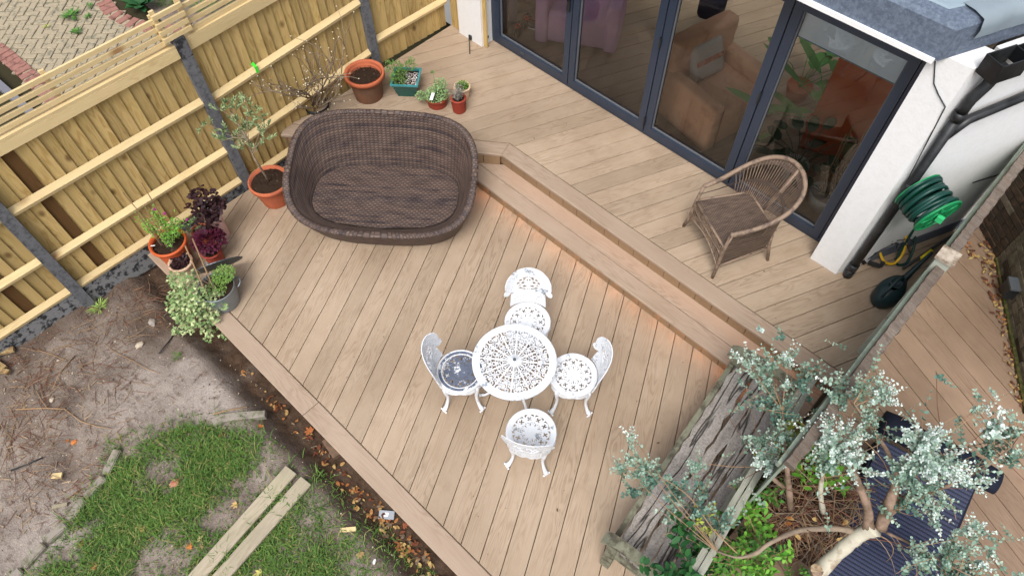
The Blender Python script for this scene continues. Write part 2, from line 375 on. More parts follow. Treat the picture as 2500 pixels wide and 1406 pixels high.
# lawn grass: blades nobody could count
def grass_density(x, y):
    if not inpoly(x, y, LAWN):
        k = 0.16; return 0.07 if y < .15 and any(inpoly(x + a * k, y + c * k, LAWN) for a, c in ((1, 0), (-1, 0), (0, 1), (0, -1))) else 0.0
    n = mn.noise(Vector((x * 2.3, y * 2.3, 5))) + 0.5 * mn.noise(Vector((x * 6, y * 6, 8))) + 0.25 * mn.noise(Vector((x * 15, y * 15, 1)))
    return max(0.05, min(1, 0.47 + n * 1.10)) * min(1, max(0.15, (0.20 - y) / 0.5))
gr = MB(); rg = random.Random(3)
xs = [p[0] for p in LAWN]; ys = [p[1] for p in LAWN]; gx0, gx1, gy0, gy1 = min(xs) - .1, max(xs), max(min(ys), -2.6), max(ys) + .15
for _ in range(190000):
    x = rg.uniform(gx0, gx1); y = rg.uniform(gy0, gy1)
    if rg.random() > grass_density(x, y): continue
    z = soil_h(x, y); a = rg.uniform(0, 6.28); L = 0.016 + 0.075 * rg.random() ** 2 * (0.6 + 0.8 * max(0, mn.noise(Vector((x * 5, y * 5, 20))) + .5)); w = rg.uniform(0.0018, 0.0036); b = rg.uniform(0.4, 1.5)
    dx, dy = cos(a), sin(a); sx, sy = -dy * w, dx * w; o = len(gr.v); k = L * b
    gr.v += [(x - sx, y - sy, z - .004), (x + sx, y + sy, z - .004), (x + dx * k * .45 + sx, y + dy * k * .45 + sy, z + L * .6), (x + dx * k * .45 - sx, y + dy * k * .45 - sy, z + L * .6), (x + dx * k, y + dy * k, z + L * .75)]
    gr.f += [(o, o + 1, o + 2, o + 3), (o + 3, o + 2, o + 4)]; gr.m += [0, 0]
def grassmat():
    m, nt, b = newmat('grass_blade', 0.6, 0.25); v = pos(nt); gi = nt.nodes.new('ShaderNodeNewGeometry')
    f = mathn(nt, 'ADD', mathn(nt, 'MULTIPLY', gi.outputs['Random Per Island'], .6), mathn(nt, 'MULTIPLY', noi(nt, v, 3, 3), .5), True)
    c = mix(nt, f, lin((34, 66, 26)), lin((106, 140, 62))); dry = ramp(nt, mathn(nt, 'FRACT', mathn(nt, 'MULTIPLY', gi.outputs['Random Per Island'], 13.7)), 0.86, 0.9)
    c = mix(nt, mathn(nt, 'MULTIPLY', dry, .8), c, lin((150, 140, 88))); lk(nt, c, b.inputs['Base Color']); return m
MGRASS = grassmat()
tag(gr.build('lawn_grass', MGRASS), kind='stuff')

# ================================================================== decks
WB = 0.1745; PITCHB = 0.180
def boards(parent, poly, ang, z1, th, phase=0.0, mat=None, name='deck_board', maxlen=99):
    """boards of width WB laid at angle ang (radians from X) clipped to the polygon, each its own object"""
    d = (cos(ang), sin(ang)); n = (-sin(ang), cos(ang))
    ss = [n[0] * p[0] + n[1] * p[1] for p in poly]; k0 = int(math.floor((min(ss) - phase) / PITCHB)) - 1; k1 = int(math.ceil((max(ss) - phase) / PITCHB)) + 1
    for k in range(k0, k1):
        s0 = phase + k * PITCHB; s1 = s0 + WB
        q = clip(clip(poly, n, s1), (-n[0], -n[1]), -s0)
        if len(q) < 3: continue
        area = abs(sum(q[i][0] * q[(i + 1) % len(q)][1] - q[(i + 1) % len(q)][0] * q[i][1] for i in range(len(q)))) / 2
        if area < 0.0015: continue
        c = (sum(p[0] for p in q) / len(q), sum(p[1] for p in q) / len(q))
        loc = [((p[0] - c[0]) * d[0] + (p[1] - c[1]) * d[1], (p[0] - c[0]) * n[0] + (p[1] - c[1]) * n[1]) for p in q]
        u = []
        for p in loc:
            if not u or hypot(p[0] - u[-1][0], p[1] - u[-1][1]) > 1e-3: u.append(p)
        if hypot(u[0][0] - u[-1][0], u[0][1] - u[-1][1]) < 1e-3: u.pop()
        if len(u) < 3: continue
        b = MB(); b.prism(u, -th, 0, 0.002); o = b.build(name, mat or MDECK); o.location = (c[0], c[1], z1 + ru(-.0006, .0006)); o.rotation_euler = (0, 0, ang); o.parent = parent
def edgeboard(parent, poly, z1, th, ang, name='edge_board', mat=None, ch=0.008):
    c = (sum(p[0] for p in poly) / len(poly), sum(p[1] for p in poly) / len(poly)); d = (cos(ang), sin(ang)); n = (-sin(ang), cos(ang))
    b = MB(); b.prism([((p[0] - c[0]) * d[0] + (p[1] - c[1]) * d[1], (p[0] - c[0]) * n[0] + (p[1] - c[1]) * n[1]) for p in poly], -th, 0, ch)
    o = b.build(name, mat or MNOSE); o.location = (c[0], c[1], z1); o.rotation_euler = (0, 0, ang); o.parent = parent; return o

ZL, ZT, ZU = 0.0, 0.15, 0.31
FX = 0.17                                   # the boundary fence on the right
AL = radians(116.4); AU = radians(66.0); AR = radians(-24.0)
lower = empty('lower_deck', kind='structure')
boards(lower, [(-5.50, .594), (FX + .02, .669), (FX + .02, 3.325), (-4.2, 3.325), (-5.50, 2.35)], AL, ZL, 0.032, phase=0.098)
for a_, b_ in ((-5.52, -3.0), (-2.996, -.4), (-.396, 2.2)):
    ee = lambda x: .0132 * (x + 5.5); edgeboard(lower, [(a_, .415 + ee(a_)), (b_, .415 + ee(b_)), (b_, .589 + ee(b_)), (a_, .589 + ee(a_))], ZL, .036, 0.0132)
b = MB()
for yy in (.52, 1.1, 1.7, 2.3, 2.9): b.box((-1.7, yy, -.12), (7.4, .05, .15))
for xx in (-5.4, -4.2, -3.0, -1.8, -.6): b.box((xx, .60, -.22), (.1, .1, .30))
b.build('joist_frame', plain('dark_framing_timber', (86, 66, 44), .9, .2, 10), lower)
# diagonal line of the upper deck edge: from the kink to the corner by the fence
K1 = (-3.69, 3.607); K0 = (-5.60, 2.205)
dgl = Vector((K1[0] - K0[0], K1[1] - K0[1])); dgl.normalize(); dn = Vector((dgl.y, -dgl.x))          # dn points down towards the lower deck
steps = empty('deck_steps', kind='structure')
TW = WB
# lower tread: nosing strip and a back board, riser below
x0t, x1t = -4.16, FX - .03
edgeboard(steps, [(x0t, 3.296), (x1t, 3.296), (x1t, 3.47), (x0t + .24, 3.47)], ZT, .03, 0, 'nosing_board')
edgeboard(steps, [(x0t + .24, 3.474), (x1t, 3.474), (x1t, 3.66), (x0t + .50, 3.66)], ZT, .03, 0, 'tread_board')
def risers(xa, xb, fy, zt, zb):
    x = xa; k = 0
    while x < xb - .02:
        e = min(x + .178, xb); b = MB(); b.box((0, 0, 0), (zt - zb, e - x - .003, .018)); o = b.build('riser_board', MRISER)
        # local x -> vertical, local y -> along the run
        M = Matrix(((0, 1, 0), (0, 0, 1), (1, 0, 0)))
        o.rotation_euler = M.to_euler(); o.location = ((x + e) / 2, fy + .009, (zt + zb) / 2); o.parent = steps; x += .180; k += 1
risers(x0t + .05, x1t, 3.320, ZT - .031, ZL + .001)
risers(K1[0] - .045, x1t, 3.640, ZU - .031, ZT + .001)
# upper edge boards
OV = .025
ky = 3.622
up_in = 3.786
upper = empty('upper_deck', kind='structure')
kin = (K1[0] - .055, up_in)
# outer corner of the kink, then the inner one on the bisector
oc = Vector((K1[0] + .01, ky)); bis = (Vector((0, 1)) - dn).normalized(); ic = oc + bis * (WB / bis.dot(Vector((0, 1))))
edgeboard(upper, [(oc.x, oc.y), (x1t + .03, ky), (x1t + .03, ky + WB), (ic.x, ic.y)], ZU, .032, 0, 'nosing_board')
lc = Vector(K0); li = lc - dn * WB
edgeboard(upper, [tuple(lc), (oc.x, oc.y), (ic.x, ic.y), tuple(li)], ZU, .032, atan2(dgl.y, dgl.x), 'nosing_board')
UPP = [(li.x - dn.x * .004, li.y - dn.y * .004), (ic.x - dn.x * .004, ic.y + .005), (FX + .02, ic.y + .005), (FX + .02, 7.9), (-.38, 7.9), (-.38, 4.97), (-5.62, 4.97)]
# clip works on any polygon side, so cut the L-shaped floor into two convex pieces joined on the house wall line
def boards_multi(parent, polys, ang, z1, th, phase):
    for pl in polys: boards(parent, pl, ang, z1, th, phase)
boards_multi(upper, [[UPP[0], UPP[1], (FX + .02, ic.y + .005), (FX + .02, 6.15), (-.44, 4.735), (-.44, 4.97), (-5.62, 4.97), (-5.62, 2.6)]], AU, ZU, .030, .04)
# diagonal risers (lower deck up to the upper deck edge, partly behind the daybed)
nrm = dn; L = (Vector(K1) - Vector(K0)).length; k = 0; p = 0.03
while p < L + .0:
    e = min(p + .176, L + .02); c = Vector(K0) + dgl * ((p + e) / 2) - dn * .018; zb = ZL if (p + e) / 2 < L - .42 else ZT + .001
    b = MB(); b.box((0, 0, 0), (ZU - .032 - zb, e - p - .003, .018)); o = b.build('riser_board', MRISER)
    M = Matrix(((0, dgl.x, -dn.x), (0, dgl.y, -dn.y), (1, 0, 0))); o.rotation_euler = M.to_euler(); o.location = (c.x, c.y, (ZU - .032 + zb) / 2); o.parent = steps; p += .18
b = MB(); b.box((-5.565, 2.45, .14), (.02, .45, .27)); b.build('riser_board', MRISER, steps)
# warm light strips under the nosings
def emis(name, c, st):
    m = bpy.data.materials.new(name); m.use_nodes = True; n = m.node_tree; b = n.nodes['Principled BSDF']; b.inputs['Emission Color'].default_value = (*lin(c), 1); b.inputs['Emission Strength'].default_value = st; b.inputs['Base Color'].default_value = (*lin(c), 1); return m
MLED = emis('warm_led', (255, 160, 80), 5.5); MLED2 = emis('warm_led_spot', (255, 165, 90), 26.0)
b = MB(); b.box(((K1[0] + x1t) / 2, 3.640, ZU - .042), (x1t - K1[0] - .1, .008, .006)); b.build('light_strip', MLED, steps)
b = MB()
for i in range(16):
    xx = -3.86 + i * .25; b.box((xx, 3.312, ZT - .040), (.03, .012, .012))
tag(b.build('light_strip', MLED2, steps), kind='stuff')

# neighbour's deck beyond the fence
ndk = empty('neighbouring_deck', kind='structure')
boards(ndk, [(FX + .06, 1.2), (3.2, 1.2), (3.2, 3.0), (1.50, 4.52), (.60, 5.84), (.28, 6.35), (FX + .06, 6.6)], AR, ZU, .03, phase=.02, mat=MDECKN)

# ================================================================== fence along the left
def fx(y):                                            # the fence bends slightly
    P = [(-3.5, -5.60), (-.28, -5.60), (1.65, -5.60), (3.6, -5.68), (4.72, -5.65)]
    for (a, xa), (b_, xb) in zip(P, P[1:]):
        if y <= b_: return xa + (xb - xa) * (y - a) / (b_ - a)
    return P[-1][1]
POSTY = [-2.21, -.28, 1.65, 3.60]
def feather(h, w=.115):
    b = MB(); t0, t1 = .016, .007
    # local X is vertical (grain), local Y along the fence, Z out of the face
    vs = [(-h / 2, -w / 2, 0), (h / 2, -w / 2, 0), (h / 2, w / 2, 0), (-h / 2, w / 2, 0), (-h / 2, -w / 2, t0), (h / 2, -w / 2, t0), (h / 2, w / 2, t1), (-h / 2, w / 2, t1)]
    b.add(vs, [(0, 3, 2, 1), (4, 5, 6, 7), (0, 1, 5, 4), (1, 2, 6, 5), (2, 3, 7, 6), (3, 0, 4, 7)]); return b
MV = Matrix(((0, 0, 1), (0, -1, 0), (1, 0, 0)))        # local x->z, y->y, z->x
def fence_bay(y0, y1, zb, zt, rails, label, dark=(), cap=True, gravel=True, off=0.0, wob=.02, rw=.05):
    r = empty('timber_fence', (fx((y0 + y1) / 2), (y0 + y1) / 2, zb), label=label, cat='fence', group='close board fence panels along the left side')
    proto = None; y = y0 + .06; i = 0; n = int(round((y1 - y0 - .12) / .098)); stp = (y1 - y0 - .12) / n
    for i in range(n):
        yy = y + (i + .5) * stp
        if proto is None: proto = feather(zt - zb, stp + .022).build('board', MFENCE); o = proto; mesh_ = o.data
        else: o = bpy.data.objects.new('board', mesh_); COL.objects.link(o)
        o.rotation_euler = (MV @ Matrix.Rotation(-0.10 + ru(-.025, .025), 3, 'X') @ Matrix.Rotation(ru(-.006, .006), 3, 'Z')).to_euler()
        o.location = (fx(yy) - .028 + ru(-.003, .003) + off - r.location.x, yy - r.location.y, (zb + zt) / 2 + ru(-.004, .004) - r.location.z); o.parent = r
        if i in dark:
            o.data = mesh_.copy(); o.data.materials.clear(); o.data.materials.append(MFENCED)
    for (z, dz) in rails:
        b = MB(); b.box((0, 0, 0), (y1 - y0 - .09, .055, .078)); 
        # triangular arris: chamfer the upper edge of the section by moving vertices
        o = b.build('rail', MRAIL); ym = (y0 + y1) / 2; za = z; zb2 = z + dz
        a = atan2(zb2 - za, y1 - y0)
        ax = Vector((fx(y1) - fx(y0), y1 - y0, zb2 - za)).normalized(); up = Vector((0.25, 0, 1)); up = (up - ax * up.dot(ax)).normalized(); sd = up.cross(ax)
        o.rotation_euler = Matrix((ax, sd, up)).transposed().to_euler(); o.location = ((fx(y0) + fx(y1)) / 2 + .012 + off - r.location.x, ym - r.location.y, (za + zb2) / 2 - r.location.z); o.parent = r
        me = o.data
        for vv in me.vertices:
            if vv.co.y < 0 and vv.co.z > 0: vv.co.z -= .030
            if vv.co.y < 0 and vv.co.z < 0: vv.co.z += .012
    ym = (y0 + y1) / 2; ang = atan2(y1 - y0, fx(y1) - fx(y0))
    def runbox(name, mat, sx, sz, dx, z, L=None):
        b = MB(); b.box((0, 0, 0), (L or y1 - y0 - .09, sx, sz)); o = b.build(name, mat); o.rotation_euler = (0, 0, ang)
        o.location = ((fx(y0) + fx(y1)) / 2 + dx - r.location.x, ym - r.location.y, z - r.location.z); o.parent = r; return o
    if cap:
        runbox('top_rail', MRAIL, .045, .095, .006, zt - .045); runbox('capping_rail', MRAIL, .062, .028, -.004, zt + .018)
    if gravel: runbox('gravel_board', MCONC, .045, .30, .0, zb - .152)
    return r
RL = ((.50, 0), (1.15, 0))
fence_bay(POSTY[0], POSTY[1], .05, 1.72, ((.085, 0), (.57, 0), (1.17, 0)), 'fence panel at the far left edge, cut by the picture, beyond the lowest grey post', dark=(14,))
fence_bay(POSTY[1], POSTY[2], .05, 1.76, ((.085, 0), (.525, 0), (1.16, 0)), 'fence panel between the two tall grey posts, with one dark brown board', dark=(2,))
fence_bay(POSTY[2], POSTY[3], .0, 1.78, ((.03, 0), (.50, .06), (1.13, .06)), 'fence panel behind the olive tree and bare shrub, green tape on its rail')
fence_bay(POSTY[3], 4.74, .315, 1.98, ((.66, 0), (1.4, 0)), 'short fence panel rising from the upper deck beside the house corner', cap=False, gravel=False)
# return panel towards the white pillar
r = empty('timber_fence', (-5.35, 4.74, ZU), label='narrow return fence panel between the fence corner and the white pillar', cat='fence')
me_ = None
for i in range(6):
    b = feather(1.7, .112); 
    if me_ is None: o = b.build('board', MFENCE); me_ = o.data
    else: o = bpy.data.objects.new('board', me_); COL.objects.link(o)
    o.rotation_euler = (Matrix.Rotation(radians(-90), 3, 'Z') @ MV).to_euler()
    o.location = (-5.60 + i * .1 + .05 - r.location.x, .0, .855); o.parent = r
MSOOT = plain('blackened_concrete', (50, 50, 52), .9, .3, 30, .15, .4, c2=(100, 100, 104), p=(.48, .58))
PL = ['weathered grey concrete post at the left edge, foot in the bare soil', 'grey concrete post with a black stained top, behind the olive tree', 'grey concrete post behind the empty terracotta pot', 'grey concrete post outside the left edge of the picture']
for y, zb, zt, lb in ((POSTY[1], -.3, 1.80, PL[0]), (POSTY[2], -.12, 1.86, PL[1]), (POSTY[3], .3, 1.95, PL[2]), (POSTY[0], -.3, 1.8, PL[3])):
    b = MB(); x = fx(y)
    vs = [(x - .05, y - .05), (x + .055, y - .05), (x + .055, y + .05), (x - .05, y + .05)]; b.prism(vs, zb, zt, .012)
    o = b.build('post_body', MPOST); r = empty('fence_post', (x, y, zb), label=lb, cat='post', group='concrete posts of the left fence'); o.parent = r; o.data.transform(Matrix.Translation((-x, -y, -zb)))
    b = MB(); hh = .20 if y == POSTY[2] else .04; b.prism([(x - .052, y - .052), (x + .057, y - .052), (x + .057, y + .052), (x - .052, y + .052)], zt - hh, zt + .002, .012); b.build('blackened_top', MSOOT, r)
# trellis panels on top
def trellis(y0, y1, z0, label, slats, upr=(0.0, .5, 1.0), dx=-.01, w=.022, h=.040, ex=.03):
    r = empty('trellis_panel', (fx((y0 + y1) / 2) + dx, (y0 + y1) / 2, z0), label=label, cat='trellis', group='slatted trellis strips on top of the fence')
    for z in slats:
        b = MB(); b.box((0, 0, 0), (y1 - y0, w, h)); o = b.build('slat', MRAIL); o.rotation_euler = (0, 0, atan2(y1 - y0, fx(y1) - fx(y0))); o.location = (0, ru(-.004, .004), z - z0); o.parent = r
    for t in upr:
        yy = y0 + .02 + (y1 - y0 - .04) * t; b = MB(); L = slats[-1] - slats[0] + .10; b.box((0, 0, 0), (L, .04, .022)); o = b.build('upright', MRAIL)
        o.rotation_euler = MV.to_euler(); o.location = (fx(yy) + dx - .024 - r.location.x, yy - r.location.y, (slats[0] + slats[-1]) / 2 + .0 - z0); o.parent = r
SL = (1.835, 1.905, 1.975, 2.05)
trellis(POSTY[0] - .0, 1.56, 1.80, 'long slatted trellis strip at the far left, over the panel with the dark board', SL, (0, .25, .5, .75, 1))
trellis(1.78, 3.55, 1.80, 'slatted trellis strip at the top of the picture, right of the short joining piece', SL, (0, .5, 1))
trellis(1.53, 1.80, 1.84, 'short joining trellis piece over the post with the black top', (1.88, 1.95, 2.02, 2.10), (0, 1), dx=.03)
# green tape
p = atx(627, 160, -5.58); b = MB(); yy = 2.21
b.box((fx(yy) + .046, yy, 1.178), (.004, .028, .07)); b.box((fx(yy) + .015, yy, 1.216), (.06, .03, .004), Matrix.Rotation(.3, 3, 'Y')); tag(b.build('green_tape', MGREENT), 'strip of bright green tape wrapped over a fence rail', 'tape')

# ================================================================== block paving beyond the fence
ZD = -.30
pav = empty('block_paving', kind='structure')
b = MB(); b.box((-9.6, 1.5, ZD - .07), (7.8, 12, .1)); b.build('bedding', MJOINT, pav)
uA = Vector((cos(radians(44)), sin(radians(44)))); uB = Vector((-uA.y, uA.x))
arc = [at(x, y, ZD).to_2d() for x, y in ((258, -30), (262, 0), (285, 28), (320, 47), (360, 60), (400, 66), (470, 60))]
arc2 = [at(x, y, ZD).to_2d() for x, y in ((-60, 95), (0, 138), (40, 172), (75, 205), (110, 240), (150, 290))]
AREA = [tuple(q) for q in arc] + [tuple(at(470, 250, ZD).to_2d()), tuple(at(150, 460, ZD).to_2d())] + [tuple(q) for q in arc2[::-1]] + [tuple(at(-420, 60, ZD).to_2d()), tuple(at(-300, -260, ZD).to_2d()), tuple(at(120, -260, ZD).to_2d())]
org = at(150, 60, ZD).to_2d(); SW, SLN = .1, .2; cells = []
# standard 90 degree herringbone: H at (x,y) covers 2x1, V covers 1x2
cells = []
def herr():
    for r_ in range(-40, 40):
        for t in range(-30, 30):
            bx = r_ + 4 * t
            yield (bx, r_, 0)           # horizontal, cells (bx,r) (bx+1,r)
            yield (bx - 1, r_, 1)   # vertical, cells (bx-1,r) (bx-1,r+1)
for (ix, iy, kd) in herr():
    if kd == 0: c = org + uA * (SW * (ix + 1)) + uB * (SW * (iy + .5))
    else: c = org + uA * (SW * (ix + .5)) + uB * (SW * (iy + 1))
    cells.append((c, kd))
def inframe(c, z, mg=40):
    v = Vector((c[0], c[1], z - CAMH)); k = v.dot(FW)
    if k <= 0: return None
    x = 1250 + FPX * v.dot(CR) / k; y = 703 - FPX * v.dot(CU) / k
    return (x, y) if -mg < x < 2500 + mg and -mg < y < 1406 + mg else None
b = MB(); b.prism([(-SLN / 2 + .005, -SW / 2 + .005), (SLN / 2 - .005, -SW / 2 + .005), (SLN / 2 - .005, SW / 2 - .005), (-SLN / 2 + .005, SW / 2 - .005)], -.05, 0, .006)
pb = b.build('paving_block', MSETT); first = True; pm = pb.data; blocks = []
for c, kd in cells:
    if not inpoly(c[0], c[1], AREA): continue
    q = inframe(c, ZD, 500)
    if q is None: continue
    blocks.append((c, kd, q))
# those hidden by the fence below the trellis band are skipped; the far rest goes into one stuff object
def fence_hides(q): return q[1] > 365 - 0.62 * q[0]
vis = lambda t: -20 < t[2][0] < 700 and t[2][1] > -20 and not fence_hides(t[2])
blocks.sort(key=lambda t: (not vis(t), -t[2][1])); rest = MB()
for i, (c, kd, q) in enumerate(blocks):
    a = radians(44) + (pi / 2 if kd else 0) + ru(-.012, .012); z = ZD + ru(-.004, .004)
    if i < 298 and vis((c, kd, q)):
        if first: o = pb; first = False
        else: o = bpy.data.objects.new('paving_block', pm); COL.objects.link(o)
        o.location = (c[0], c[1], z); o.rotation_euler = (ru(-.01, .01), ru(-.01, .01), a); o.parent = pav
    else: rest.box((c[0], c[1], z - .025), (SLN - .006, SW - .006, .05), Matrix.Rotation(a, 3, 'Z'))
if rest.v: tag(rest.build('paving_block', MSETT, pav), kind='stuff')
def border(pl, rows, w=.1):
    pm2 = None
    for r_ in range(rows):
        for a, b_ in zip(pl, pl[1:]):
            d = (b_ - a); L = d.length; d = d.normalized(); n = Vector((-d.y, d.x)); k = max(1, int(L / .105))
            for i in range(k):
                c = a + d * (L * (i + .5) / k) - n * (.06 + r_ * .21) * w / .1
                if inframe(c, ZD, 20) is None: continue
                if pm2 is None:
                    bb = MB(); bb.prism([(-.048, -.1), (.048, -.1), (.048, .1), (-.048, .1)], -.05, .004, .006); o = bb.build('border_block', MREDB); pm2 = o.data
                else: o = bpy.data.objects.new('border_block', pm2); COL.objects.link(o)
                o.location = (c.x, c.y, ZD + .010 + ru(-.003, .003)); o.rotation_euler = (0, 0, atan2(d.y, d.x) + ru(-.03, .03)); o.parent = pav
border(arc, 1); border(arc2[::-1], 1)
b = MB(); p0 = at(-40, 175, ZD); p1 = at(90, 290, ZD); b.bar(p0 + V(0, 0, .03), p1 + V(0, 0, .03), .09, .1); tag(b.build('kerb', plain('dark_grey_kerb', (112, 112, 120), .9, .1, 20)), kind='structure')
b = MB(); b.prism([tuple(at(x, y, ZD - .06).to_2d()) for x, y in ((400, 60), (330, -10), (300, -60), (900, -60), (900, 60), (470, 130))], ZD - .05, ZD - .012); tag(b.build('flower_bed', MSOIL), kind='structure')

# ================================================================== house
YW, YP = 4.87, 4.70          # door plane, pillar front
house = empty('house_extension', (-2.85, 5.6, ZU), label='white rendered house extension with wide folding doors and a grey roof edge', cat='building')
def hpart(name, mat, *boxes, **k):
    b = MB()
    for (x0, x1, y0, y1, z0, z1) in boxes: b.box(((x0 + x1) / 2, (y0 + y1) / 2, (z0 + z1) / 2), (x1 - x0, y1 - y0, z1 - z0))
    return b.build(name, mat, house, **k)
hpart('pillar', MWHITE, (-5.44, -5.055, YP, 5.3, ZU, 2.66))
WD = Vector((cos(AU), sin(AU))); WN = Vector((WD.y, -WD.x)); WO = Vector((-.40, 4.66))       # side wall runs off at the board angle
def wpt(t, off=0.0): q = WO + WD * t + WN * off; return (q.x, q.y)
b = MB(); b.prism([(-.665, 4.66), wpt(0), wpt(.30), (-.665, 4.93)], ZU, 2.64); b.build('pillar', MWHITE, house)
b = MB(); b.prism([wpt(.302), wpt(4.6), wpt(4.6, -.25), wpt(.302, -.12)], ZU, 2.64); b.build('side_wall', MWHITE, house)
b = MB(); b.prism([wpt(.36, .004), wpt(4.6, .018), wpt(4.6, .001), wpt(.36, .001)], ZU - .04, ZU + .15); b.build('plinth', MPLINTH, house)
hpart('wall', MWHITE, (-7.0, -5.442, 5.0, 5.3, ZU - .3, 2.66))
# bifold doors: frame, four leaves each with a pane
DX0, DX1, DZ0, DZ1 = -5.05, -.672, ZU + .01, 2.50
hpart('door_frame', MANTH, (DX0, DX1, YW, YW + .09, DZ0, DZ0 + .035), (DX0, DX1, YW + .002, YW + .088, DZ1 - .06, DZ1), (DX0, DX0 + .05, YW - .002, YW + .09, DZ0 + .035, DZ1 - .06), (DX1 - .05, DX1, YW - .002, YW + .09, DZ0 + .035, DZ1 - .06))
def glassmat():
    m = bpy.data.materials.new('door_glass'); m.use_nodes = True; n = m.node_tree; n.nodes.clear()
    out = n.nodes.new('ShaderNodeOutputMaterial'); tr = n.nodes.new('ShaderNodeBsdfTransparent'); gl = n.nodes.new('ShaderNodeBsdfGlossy'); mx = n.nodes.new('ShaderNodeMixShader'); fr = n.nodes.new('ShaderNodeFresnel')
    fr.inputs[0].default_value = 1.8; tr.inputs[0].default_value = (.93, .95, .94, 1); gl.inputs['Roughness'].default_value = 0.0
    n.links.new(fr.outputs[0], mx.inputs[0]); n.links.new(tr.outputs[0], mx.inputs[1]); n.links.new(gl.outputs[0], mx.inputs[2]); n.links.new(mx.outputs[0], out.inputs[0]); return m
MGLASS = glassmat()
edges = [DX0 + .05, -3.865, -2.80, -1.73, DX1 - .05]
SEAL = plain('grey_glazing_seal', (96, 98, 102), .6, .03, 6, bst=0)
for i in range(4):
    a, b_ = edges[i] + .006, edges[i + 1] - .006; z0, z1 = DZ0 + .04, DZ1 - .065; w = .075; y0, y1 = YW - .012, YW + .055
    b = MB()
    for (xa, xb, za, zb) in ((a, a + w, z0, z1), (b_ - w, b_, z0, z1), (a + w, b_ - w, z0, z0 + w + .01), (a + w, b_ - w, z1 - w, z1)):
        b.box(((xa + xb) / 2, (y0 + y1) / 2, (za + zb) / 2), (xb - xa, y1 - y0, zb - za))
    leaf_ = b.build('door_leaf', MANTH, house)
    b = MB(); b.add([(a + w, YW + .03, z0 + w + .01), (b_ - w, YW + .03, z0 + w + .01), (b_ - w, YW + .03, z1 - w), (a + w, YW + .03, z1 - w)], [(0, 1, 2, 3)]); b.build('pane', MGLASS, leaf_)
    b = MB(); g_ = .012
    for (xa, xb, za, zb) in ((a + w, a + w + g_, z0 + w, z1 - w), (b_ - w - g_, b_ - w, z0 + w, z1 - w), (a + w + g_, b_ - w - g_, z0 + w + .01, z0 + w + .01 + g_)):
        b.box(((xa + xb) / 2, YW + .03, (za + zb) / 2), (xb - xa, .03, zb - za))
    b.build('glazing_seal', SEAL, leaf_)
    if i in (1, 2):
        for zz in (z0 + .08, z0 + 1.05):
            b = MB(); b.tube([(b_ + .006, y0 - .012, zz), (b_ + .006, y0 - .012, zz + .12)], .011, 8); b.build('hinge', MBLACK, leaf_)
    if i == 0:
        b = MB(); b.box((b_ - w / 2, y0 - .012, z0 + 1.02), (.035, .02, .22)); b.box((b_ - w / 2 - .05, y0 - .04, z0 + 1.06), (.13, .018, .022)); b.build('handle', MBLACK, leaf_)
        b = MB(); b.box(((a + b_) / 2 - .12, y0 - .003, z0 + .045), (.05, .008, .03)); b.build('latch', MLIDM, leaf_)
# roof: overhanging slab, membrane fascia and top, drip edge, kerb upstand
RZ0, RZ1 = 2.64, 2.90
hpart('roof_drip', plain('white_drip', (232, 232, 232), .5, .02, 5), (-6.2, -.62, 4.552, 4.575, RZ0 - .022, RZ0 + .01))
RC = Vector((-.60, 4.575))
def rpt(t, off=0.0): q = RC + WD * t + WN * off; return (q.x, q.y)
YS = 5.75
def rx(y): return RC.x + WD.x * (y - RC.y) / WD.y
b = MB(); b.prism([(-6.2, 4.575), tuple(RC), (rx(YS), YS), (-6.2, YS)], RZ0, RZ1, .03); b.build('roof', MROOF, house)
b = MB(); b.prism([(-1.4, YS + .001), (rx(YS), YS + .001), (rx(9), 9), (-1.4, 9)], RZ0, RZ1 - .001); b.prism([(-6.2, YS + .001), (-5.2, YS + .001), (-5.2, 9), (-6.2, 9)], RZ0, RZ1 - .001); b.build('roof_back', MROOFT, house)
b = MB(); b.add([(-5.2, YS, RZ1), (-1.4, YS, RZ1), (-1.4, 9, RZ1), (-5.2, 9, RZ1)], [(0, 1, 2, 3)]); b.build('added_skylight', MGLASS, house)  # unseen glazed roof opening, added to let daylight into the room
b = MB(); b.prism([(-6.2, 4.70), (-.72, 4.70), (rx(5.2) - .12, 5.2), (-6.2, 5.2)], RZ1 - .004, RZ1 + .012, .01); b.build('roof_covering', MROOFT, house)
b = MB(); b.prism([(-6.2, 5.21), (rx(5.21) - .16, 5.21), (rx(5.9) - .2, 5.9), (-1.4, 5.9), (-1.4, 5.7), (-6.2, 5.7)], RZ1 + .002, RZ1 + .03, .01); b.build('roof_moss', MMOSS, house)
b = MB(); NF = 30
for i in range(NF):     # folded membrane along the side edge
    t = .18 + 1.3 * i / (NF - 1); wv = .010 * sin(t * 11) + .007 * sin(t * 23)
    for off, z in ((-.17, .014), (-.07, .022 + wv * .4), (.012 + wv, .012 + wv * .5), (.030 + wv * 1.2, -.06), (.022 + wv, -.13 + wv)):
        q = rpt(t, off); b.v.append((q[0], q[1], RZ1 + z))
b.f = [(i * 5 + k, i * 5 + k + 1, i * 5 + k + 6, i * 5 + k + 5) for i in range(NF - 1) for k in range(4)]; b.m = [0] * len(b.f)
b.build('flashing', plain('folded_lead', (128, 140, 148), .6, .1, 10, .3, .3), house, smooth=True)
